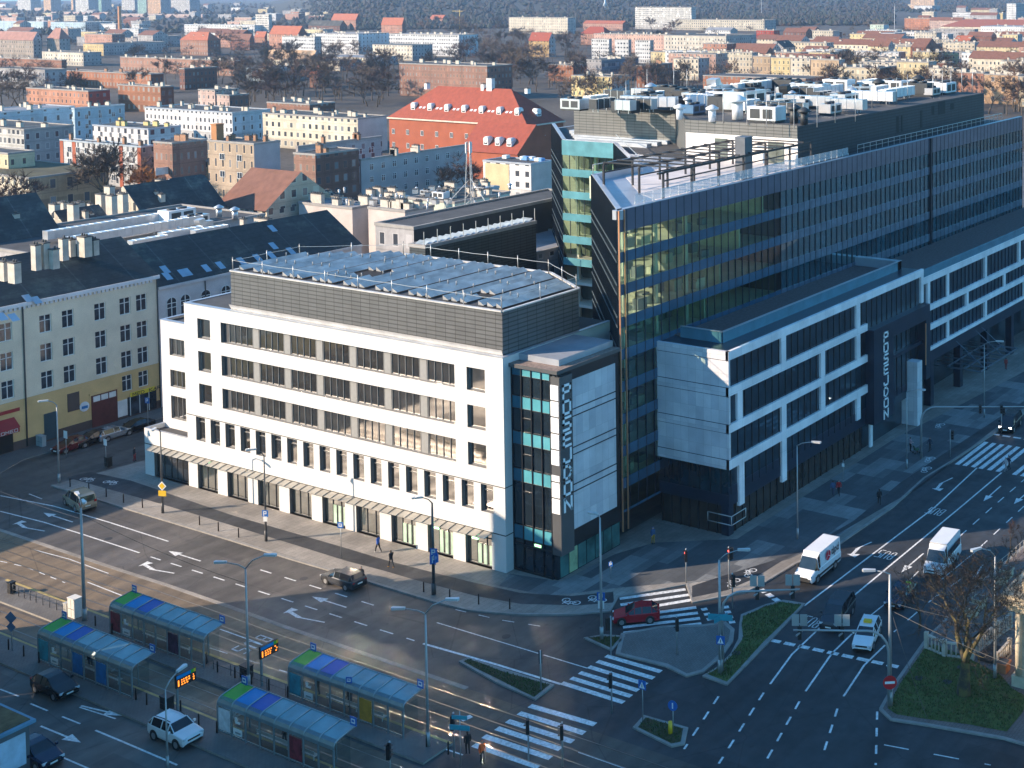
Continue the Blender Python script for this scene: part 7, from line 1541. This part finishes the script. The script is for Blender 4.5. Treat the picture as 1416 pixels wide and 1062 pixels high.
person(1391, 653, 150, (.5, .42, .42), (.3, .28, .28), 'person in pale clothes on the far zebra crossing'); person(1395, 651, 150, (.025, .03, .05), BLK_, 'person in dark clothes on the far zebra crossing')
person(1391, 511, 0, (.4, .06, .05), (.25, .05, .05), 'person in red far along the right pavement', 'stand'); person(434, 974, 90, BLK_, BLK_, 'person in black waiting in the upper right shelter', 'stand', at=(-23.9, -2.6, .16)); person(0, 0, 100, (.25, .12, .1), BLK_, 'person waiting under the lower right shelter', 'stand', at=(-29.8, -6.2, .16)); person(0, 0, 80, NAVY, JEAN, 'person waiting under the lower left shelter', 'stand', at=(-30.1, 17.2, .16)); person(0, 0, 80, BLK_, JEAN, 'person in black standing by the bench of the upper right shelter', 'stand', at=(-23.9, -6.3, .16))
person(0, 0, 180, (.45, .62, .02), BLK_, 'worker in a yellow high-visibility vest on the tower roof', 'stand', at=(P(910, 197, 33.2).x, P(910, 197, 33.2).y, 33.14))
person(1256, 826, 200, (.38, .55, .02), NAVY, 'police officer in yellow vest beside the dark police car', 'stand', z=0.)
bg = thing('buggy', 'dark buggy pushed by the person in pink', 'buggy', tuple(P(1266, 627, .13)), R(-30)); m = MB(); m.tube([(-.5, .2, 1.), (.1, .2, .35), (.45, .2, .1)], .02, 4); m.tube([(-.5, -.2, 1.), (.1, -.2, .35), (.45, -.2, .1)], .02, 4); m.tube([(-.5, -.2, 1.), (-.5, .2, 1.)], .02, 4); m.build('frame', [POLED], bg)
m = MB(); m.box(-.15, .4, -.2, .2, .4, .62); m.face([(-.15, -.2, .62), (-.15, .2, .62), (-.3, .2, 1.), (-.3, -.2, 1.)], 0); m.build('seat', [mat('buggy_green', (.03, .1, .06), .8)], bg)
for x, y in ((.42, .22), (.42, -.22), (-.2, .22), (-.2, -.22)): m = MB(); m.disc((x, y, .11), Y_, .11, 10, 0, .04); m.build('wheel', [TYRE], bg)

# ================================================================ rooftop plant on the tower
SILV = mat('galvanised_duct', (.58, .60, .62), .32, .55, .12, .8); SILW = mat('duct_white', (.7, .71, .72), .4, .1, .08, .6); PLD = mat('plant_dark', (.04, .045, .05), .55, .2, .2, 1.); PLB = mat('duct_blue', (.08, .16, .28), .4, .4, .15, .6)
def unit(px, py, kind, s, label, z=38.2, mt=None, rz=0.):
    c = P(px, py, z); mt = mt or SILV; t = thing({'duct': 'air_duct', 'box': 'air_handling_unit', 'cowl': 'vent_cowl', 'elbow': 'duct_elbow'}[kind], label, 'rooftop plant', tuple(c), rz); m = MB(); q = MB()
    if kind == 'duct':
        m.box(-.7, .7, -s, s, .5, 1.9)
        for i in range(int(s * 2 / 1.3) + 1): y = -s + i * 1.3; q.box(-.74, .74, y - .05, y + .05, .46, 1.94)
        for y in (-s * .7, s * .7): q.box(-.5, -.4, y - .05, y + .05, 0, .5); q.box(.4, .5, y - .05, y + .05, 0, .5)
        m.build('duct', [mt], t); q.build('flange', [SILV], t)
    elif kind == 'box':
        m.box(-s * .6, s * .6, -s, s, .25, s * .95); m.build('casing', [mt], t); q.box(-s * .55, s * .55, -s * .95, s * .95, 0, .25)
        q.box(-s * .6 - .02, -s * .6, -s * .8, -s * .1, .5, s * .8)
        q.box(-s * .6 - .02, -s * .6, s * .1, s * .8, .5, s * .8); q.build('louvre', [PLD], t)
        q = MB(); q.tube([(0, -s * .4, s * .95), (0, -s * .4, s * .95 + .3)], s * .3, 12); q.tube([(0, s * .4, s * .95), (0, s * .4, s * .95 + .3)], s * .3, 12); q.build('fan', [PLD], t)
    elif kind == 'cowl':
        m.tube([(0, 0, 0), (0, 0, s)], .32 * s, 10); m.build('pipe', [mt], t); q.tube([(0, 0, s), (0, 0, s * 1.15), (0, 0, s * 1.4)], [.55 * s, .55 * s, .1 * s], 10); q.build('cap', [mt], t)
    else:
        pts = [(0, -s, .9)] + [(0, -s * .2 + s * .8 * math.sin(R(a)), .9 + s * .8 * (1 - math.cos(R(a)))) for a in (0, 25, 50, 75, 90)]; m.tube(pts, .75 * s ** .5, 4); m.build('duct', [mt], t)
        q.box(-.5, .5, -s, -s + .2, 0, .8); q.build('stand', [PLD], t)
PL = ((994, 133, 'elbow', 2.6, 'big curved silver duct elbow at the left of the roof plant', SILV), (1045, 128, 'duct', 6.5, 'long white ribbed duct along the back of the roof plant', SILW), (1000, 145, 'box', 2.2, 'silver unit below the curved elbow', SILW), (1030, 152, 'box', 3.0, 'pale blue-grey housing in the middle of the plant roof', SILV),
 (1020, 165, 'cowl', 2.4, 'white cowl on a tall silver vent', SILW), (975, 150, 'duct', 3., 'blue-tinted duct beside the screen', PLB), (950, 140, 'box', 2., 'dark unit behind the louvred screen', PLD), (925, 138, 'box', 2.2, 'dark cubic unit at the left end', PLD), (900, 136, 'cowl', 1.8, 'round grey fan housing at the left end', SILV), (912, 152, 'duct', 2.6, 'white curved duct over the louvred screen', SILW),
 (1080, 160, 'duct', 4., 'dark grey duct near the front of the plant roof', PLD), (1090, 138, 'elbow', 1.9, 'dark duct elbow behind the dark duct', PLD), (1060, 168, 'box', 2.2, 'white low unit near the terrace wall', SILW), (1098, 170, 'cowl', 1.8, 'black angular cowl at the front corner', PLD), (1112, 172, 'cowl', 1.6, 'second black cowl at the front corner', PLD), (1120, 150, 'duct', 4.2, 'grey arched duct in the middle', SILV), (1140, 135, 'duct', 5., 'white duct bank right of the arch', SILW), (1160, 128, 'box', 2.4, 'white louvred unit at the back', SILW), (1178, 140, 'cowl', 1.6, 'silver vent beside the white bank', SILV), (1190, 135, 'box', 2., 'silver chiller with round fans', SILV),
 (1205, 143, 'duct', 4., 'long white duct along the parapet', SILW), (1215, 132, 'cowl', 2., 'black cowl before the street row', PLD), (1235, 128, 'box', 2.2, 'white chiller near the far end', SILW), (1255, 127, 'duct', 3.4, 'white duct near the far end', SILW), (1270, 126, 'cowl', 2., 'large dark cowl near the far end', PLD), (1290, 128, 'box', 2., 'last white unit at the far end', SILW), (1240, 138, 'duct', 5., 'flat white duct run along the front parapet', SILW), (1170, 155, 'duct', 3., 'short silver duct by the front parapet', SILV), (1148, 158, 'box', 1.6, 'small silver unit by the front parapet', SILV), (940, 165, 'cowl', 1.5, 'white small cowl on the left roof', SILW), (985, 168, 'cowl', 1.6, 'thin white vent on the left roof', SILW), (960, 158, 'box', 1.5, 'blue sheet-covered unit on the left roof', PLB), (1010, 140, 'duct', 3.2, 'silver cross duct under the elbow', SILV), (1065, 145, 'box', 1.8, 'grey unit behind the pale housing', SILV), (1110, 130, 'box', 2., 'white unit behind the arch', SILW))
for i, (x, y, k, s, lab, mt) in enumerate(PL): unit(x, y, k, s, lab, 38.2, mt, R((0, 90, 0, 90, 20)[i % 5] if k != 'elbow' else 90))
rp_ = random.Random(77)
for i in range(64):
    x, y = rp_.uniform(55, 112) if i < 46 else rp_.uniform(66, 84), rp_.uniform(3, 40) if i < 46 else rp_.uniform(26, 44); k = rp_.choice(('duct', 'box', 'cowl', 'box', 'duct')); c = Vector((x, y, 38.2)); u_, v_ = pix(c)
    unit(u_, v_, k, rp_.uniform(1.2, 2.4) if k != 'cowl' else rp_.uniform(.9, 1.5), 'small piece of roof plant among the ducts on the glass tower', 38.2, rp_.choice((SILV, SILV, SILW, PLD, PLD)), R(rp_.choice((0, 90))))
    list(COL.objects)[-1]
for o in list(COL.objects):
    if o.get('label') == 'small piece of roof plant among the ducts on the glass tower': o['group'] = 'small roof plant on the glass tower'
rod = MB(); rod.tube([(0, 0, 0), (0, 0, 2.), (0, 0, 4.2)], [.07, .05, .03], 5); rodm = rod.mesh('rod', [RAILW])
for px, py in ((866, 150), (880, 152), (895, 130), (932, 128), (950, 130), (978, 160), (1000, 170), (1015, 166), (1046, 165), (1072, 160), (1098, 178), (1130, 176), (1155, 170), (1183, 168), (1206, 150), (1240, 145), (1255, 140), (1290, 135), (1303, 132), (1315, 130), (1330, 128), (1345, 127), (1033, 172), (1060, 176)):
    o = link('lightning_rod', rodm, None, tuple(P(px, py, 38.1))); tag(o, 'thin upright lightning rod on the plant roof of the glass tower', 'lightning rod', 'lightning rods on the tower roof')
# silver ducts on the low block behind the tenements
for px, py, s, lab in ((168, 318, 13, 'long silver duct behind the chimneys, rear one'), (188, 328, 12, 'long silver duct behind the chimneys, front one')): unit(px, py, 'duct', s, lab, 14.7, SILV, R(90))
for px, py, k, s, lab, mt in ((245, 308, 'box', 2.6, 'big white ventilation box behind the grey tenement', SILW), (270, 312, 'box', 2., 'silver ventilation box right of the big white one', SILV), (250, 333, 'duct', 3.6, 'silver duct lying on the slate roof behind the ridge', SILV), (290, 330, 'duct', 3., 'silver duct end behind the ridge', SILV), (303, 300, 'cowl', 1.6, 'silver cowl vent, left of its twin', SILV), (325, 303, 'cowl', 1.6, 'silver cowl vent, right of its twin', SILV), (205, 345, 'duct', 3., 'bent silver duct left of the skylit roof', SILV), (282, 318, 'elbow', 1.4, 'curved silver pipe by the ventilation box', SILV)): unit(px, py, k, s, lab, 14.7, mt, R(90))
# units and mast on the roofs left of the tower
mt_ = thing('lattice_mast', 'grey lattice antenna mast on a roof before the school', 'mast', tuple(P(650, 284, 12.3))); m = MB()
for a in range(3): m.tube([(1.0 * math.cos(a * 2.1), 1.0 * math.sin(a * 2.1), 0), (.35 * math.cos(a * 2.1), .35 * math.sin(a * 2.1), 13)], .09, 4)
for k in range(9):
    for a in range(3): r0, r1 = 1 - .07 * k, 1 - .07 * (k + 1); m.tube([(r0 * math.cos(a * 2.1), r0 * math.sin(a * 2.1), k * 1.44), (r1 * math.cos(a * 2.1 + 2.1), r1 * math.sin(a * 2.1 + 2.1), k * 1.44 + 1.44)], .045, 3)
for a in range(3): m.tube([(.3, 0, 5.5), (5.2 * math.cos(a * 2.1 + .5), 5.2 * math.sin(a * 2.1 + .5), 0)], .07, 4)
m.build('lattice', [mat('mast_lattice', (.36, .37, .38), .5, .4)], mt_); m = MB()
for a in range(3): m.box(.6 * math.cos(a * 2.1) - .15, .6 * math.cos(a * 2.1) + .15, .6 * math.sin(a * 2.1) - .1, .6 * math.sin(a * 2.1) + .1, 10.6, 12.8)
m.build('antenna', [SWHITE], mt_)
for i, (px, py, k, s, mt) in enumerate(((610, 275, 'box', 1.6, SILW), (665, 268, 'box', 1.6, SILW), (590, 270, 'box', 1.2, SILV), (700, 290, 'box', 1.7, SILW), (735, 285, 'box', 1.8, SILW), (705, 262, 'cowl', 1., SILV), (745, 300, 'cowl', 1.1, SILV))):
    unit(px, py, k, s, ['white box unit left of the lattice mast', 'white box unit at the foot of the lattice mast', 'grey box unit on the mint roof', 'pale chimney-like unit left of the tower', 'pale chimney-like unit beside the tower', 'small vent under the white house', 'small vent beside the tower'][i], 12.3, mt)

# ================================================================ kiosk at lower left, gate pier, balustrades and planters at right
kq = P(40, 1000, 3.4); ks_ = thing('kiosk', 'low kiosk with mossy roof and blue poster at the bottom left corner', 'kiosk', (kq.x, kq.y, 0)); m = MB(); m.box(-8, 0, -.0, 12, 0, 3.4); m.build('wall', [mat('kiosk_wall', (.10, .11, .12), .7)], ks_)
m = MB(); m.box(-8.4, .35, -.3, 12.4, 3.4, 3.62, 0); m.box(-8.1, .1, 0, 12.1, 3.62, 3.68, 1); m.build('roof', [mat('kiosk_fascia', (.12, .25, .36), .5), mat('moss_brown', (.13, .10, .05), .95, 0, .4, 1.5, .5)], ks_)
m = MB(); m.box(-4.8, -.3, -.06, -.01, .6, 2.9); m.build('poster', [mat('poster_pale', (.45, .55, .65), .5, 0, .2, 1.)], ks_)
GST = mat('gate_stone', (.50, .42, .30), .85, 0, .18, 1.2, .4); gp_ = thing('gate_pier', 'carved sandstone gate pier with statue on its cornice', 'gate', tuple(P(1400, 947, .12)))
m = MB(); m.box(-.2, 6, -6, -.0, 0, .9); m.box(.1, 5.6, -5.7, -.25, .9, 6.6)
for y in (-.35, -1.6, -2.9): m.box(-.05, .3, y - .45, y + .1, .9, 6.2); m.tube([(-.02, y - .17, 1.0), (-.02, y - .17, 6.0)], .26, 10)
m.build('pier', [GST], gp_); m = MB()
for i, (z, e) in enumerate(((6.2, .35), (6.6, .6), (6.95, .95), (7.2, .7))): m.box(-e, 6 + e, -6 - e, e, z, z + .36)
m.build('cornice', [GST], gp_); m = MB(); m.box(.5, 1.6, -1.7, -.6, 7.5, 8.4); m.tube([(1.05, -1.15, 8.4), (1.05, -1.15, 8.9), (1.05, -1.15, 9.5), (1.05, -1.15, 9.9), (1.05, -1.15, 10.2), (1.05, -1.15, 10.4)], [.45, .62, .4, .2, .3, .12], 9); m.build('urn', [GST], gp_)
RLF = mat('railing_cream', (.46, .40, .33), .8, 0, .15, 1.)
def balustrade(px, label, h=1.1, zb=.12):
    q = [P(a, b, zb) for a, b in px]; m = MB()
    for a, b in zip(q, q[1:]):
        d = b - a; L = d.length; d.normalize(); n = max(2, int(L / .35))
        for i in range(n): p = a + d * (L * (i + .5) / n); m.tube([p, p + Z_ * .5, p + Z_ * h], [.06, .09, .06], 5)
        m.obox((((a + b) / 2).x, ((a + b) / 2).y), (d.x, d.y), L, .22, zb + h, zb + h + .14); m.obox((((a + b) / 2).x, ((a + b) / 2).y), (d.x, d.y), L, .24, zb, zb + .12)
    for p in q: m.box(p.x - .16, p.x + .16, p.y - .16, p.y + .16, zb, zb + h + .3)
    tag(m.build('balustrade', [RLF]), label, 'balustrade')
balustrade([(1281, 896), (1306, 907), (1345, 912)], 'cream stone balustrade at the head of the lawn'); balustrade([(1352, 902), (1380, 880), (1397, 868)], 'sloping balustrade of the underpass stairs'); balustrade([(1378, 925), (1396, 905)], 'short inner balustrade beside the gate pier')
railing([(1345, 828), (1362, 806), (1394, 780), (1416, 760)], 'thin pale fence along the right-hand kerb', 1.0, .12, 4, RLF)
uw = thing('underpass_stairs', 'dark stairwell of the underpass between the balustrades', 'stairs', tuple(P(1375, 908, .15))); m = MB(); 
for i in range(6): m.box(-1.2 + i * .5, -.7 + i * .5, -1.0, 1.0, 0, .02 + .04 * (6 - i))
m.build('steps', [mat('stair_dark', (.05, .035, .03), .9)], uw)
for px, py, lab in ((1344, 850, 'sandstone planter box, lowest of the row behind the tree'), (1354, 838, 'sandstone planter box, second of the row behind the tree'), (1384, 806, 'sandstone planter box, third of the row behind the tree'), (1392, 797, 'sandstone planter box, highest of the row behind the tree'), (1386, 927, 'terracotta block beside the stair balustrade')):
    c = P(px, py, .12); t = thing('planter', lab, 'planter', tuple(c)); m = MB(); m.box(-.5, .5, -.5, .5, 0, .75); m.box(-.58, .58, -.58, .58, .62, .78); m.build('tub', [GST if 'sand' in lab else mat('terracotta', (.4, .16, .07), .85, 0, .2, 1.)], t); m = MB(); m.box(-.45, .45, -.45, .45, .78, .8); m.build('soil', [CAPD], t)

# ================================================================ buildings outside the view to the left whose shadows fall across the square
def caster(a0, a1, s0, s1, h, label):
    k = .70711; pts = [((a * k + s * k), (a * k - s * k)) for a, s in ((a0, s0), (a0, s1), (a1, s1), (a1, s0))]; pts = [(x, y) for x, y in pts]
    t = thing('city_building', label, 'building'); m = MB(); m.prism(pts, -.5, h, 0, 0); m.build('wall', [PLAIN['cream']], t)
    m = MB(); c = Vector((sum(p[0] for p in pts) / 4, sum(p[1] for p in pts) / 4)); m.prism([tuple(c + (Vector(p) - c) * 1.01) for p in pts], h, h + .6, 0, 0); m.build('roof', [ROOFD], t)
    return [pix((x, y, h)) for x, y in pts]
CAST1 = caster(-11.5, 1.2, -66, -51, 27.5, 'cream block just outside the left edge shading the tram stops')
CAST2 = caster(-26, -11.6, -66, -51, 58, 'tall block outside the left edge shading the lower crossroads'); CAST3 = caster(-95, -25.7, -65.5, -51.3, 40.5, 'broad block outside the left edge shading the lawn and its tree')

hz_ = MB(); hz_.box(-1200, 9300, -4800, 7800, -1.6, 175); hm = bpy.data.materials.new('haze'); hm.use_nodes = True; hn = hm.node_tree; hn.nodes.remove(hn.nodes['Principled BSDF'])
pv = hn.nodes.new('ShaderNodeVolumePrincipled'); pv.inputs['Color'].default_value = (.5, .7, 1, 1); pv.inputs['Density'].default_value = .9e-4; pv.inputs['Anisotropy'].default_value = .2
hn.links.new(pv.outputs[0], hn.nodes['Material Output'].inputs['Volume']); o = hz_.build('haze', [hm]); o['kind'] = 'stuff'
# small vents and boxes scattered over the flat roofs behind the white building
rv = random.Random(4); vb = MB(); vb.box(-.6, .6, -.5, .5, 0, .9, 0); vb.box(-.65, .65, -.55, .55, .9, 1.0, 1); vbm = vb.mesh('roof_box', [SILV, CAPD]); vt = MB(); vt.tube([(0, 0, 0), (0, 0, .9)], .2, 8); vt.tube([(0, 0, .9), (0, 0, 1.15)], [.34, .1], 8); vtm = vt.mesh('roof_vent', [SILW])
for xa, xb, ya, yb_, z, n in ((420, 484, 264, 286, 12.1, 9), (512, 600, 270, 290, 12.3, 12), (570, 700, 262, 282, 12.6, 14), (100, 320, 320, 352, 14.6, 10), (640, 760, 276, 300, 11.6, 10)):
    for _ in range(n):
        c = P(rv.uniform(xa, xb), rv.uniform(ya, yb_), z); k = rv.random() < .5; o = link('roof_box' if k else 'roof_vent', vbm if k else vtm, None, (c.x, c.y, z - .05), rv.uniform(0, 3)); tag(o, 'small metal %s on the flat roofs behind the white building' % ('box unit' if k else 'vent pipe'), 'roof vent', 'small vents on the rear flat roofs')
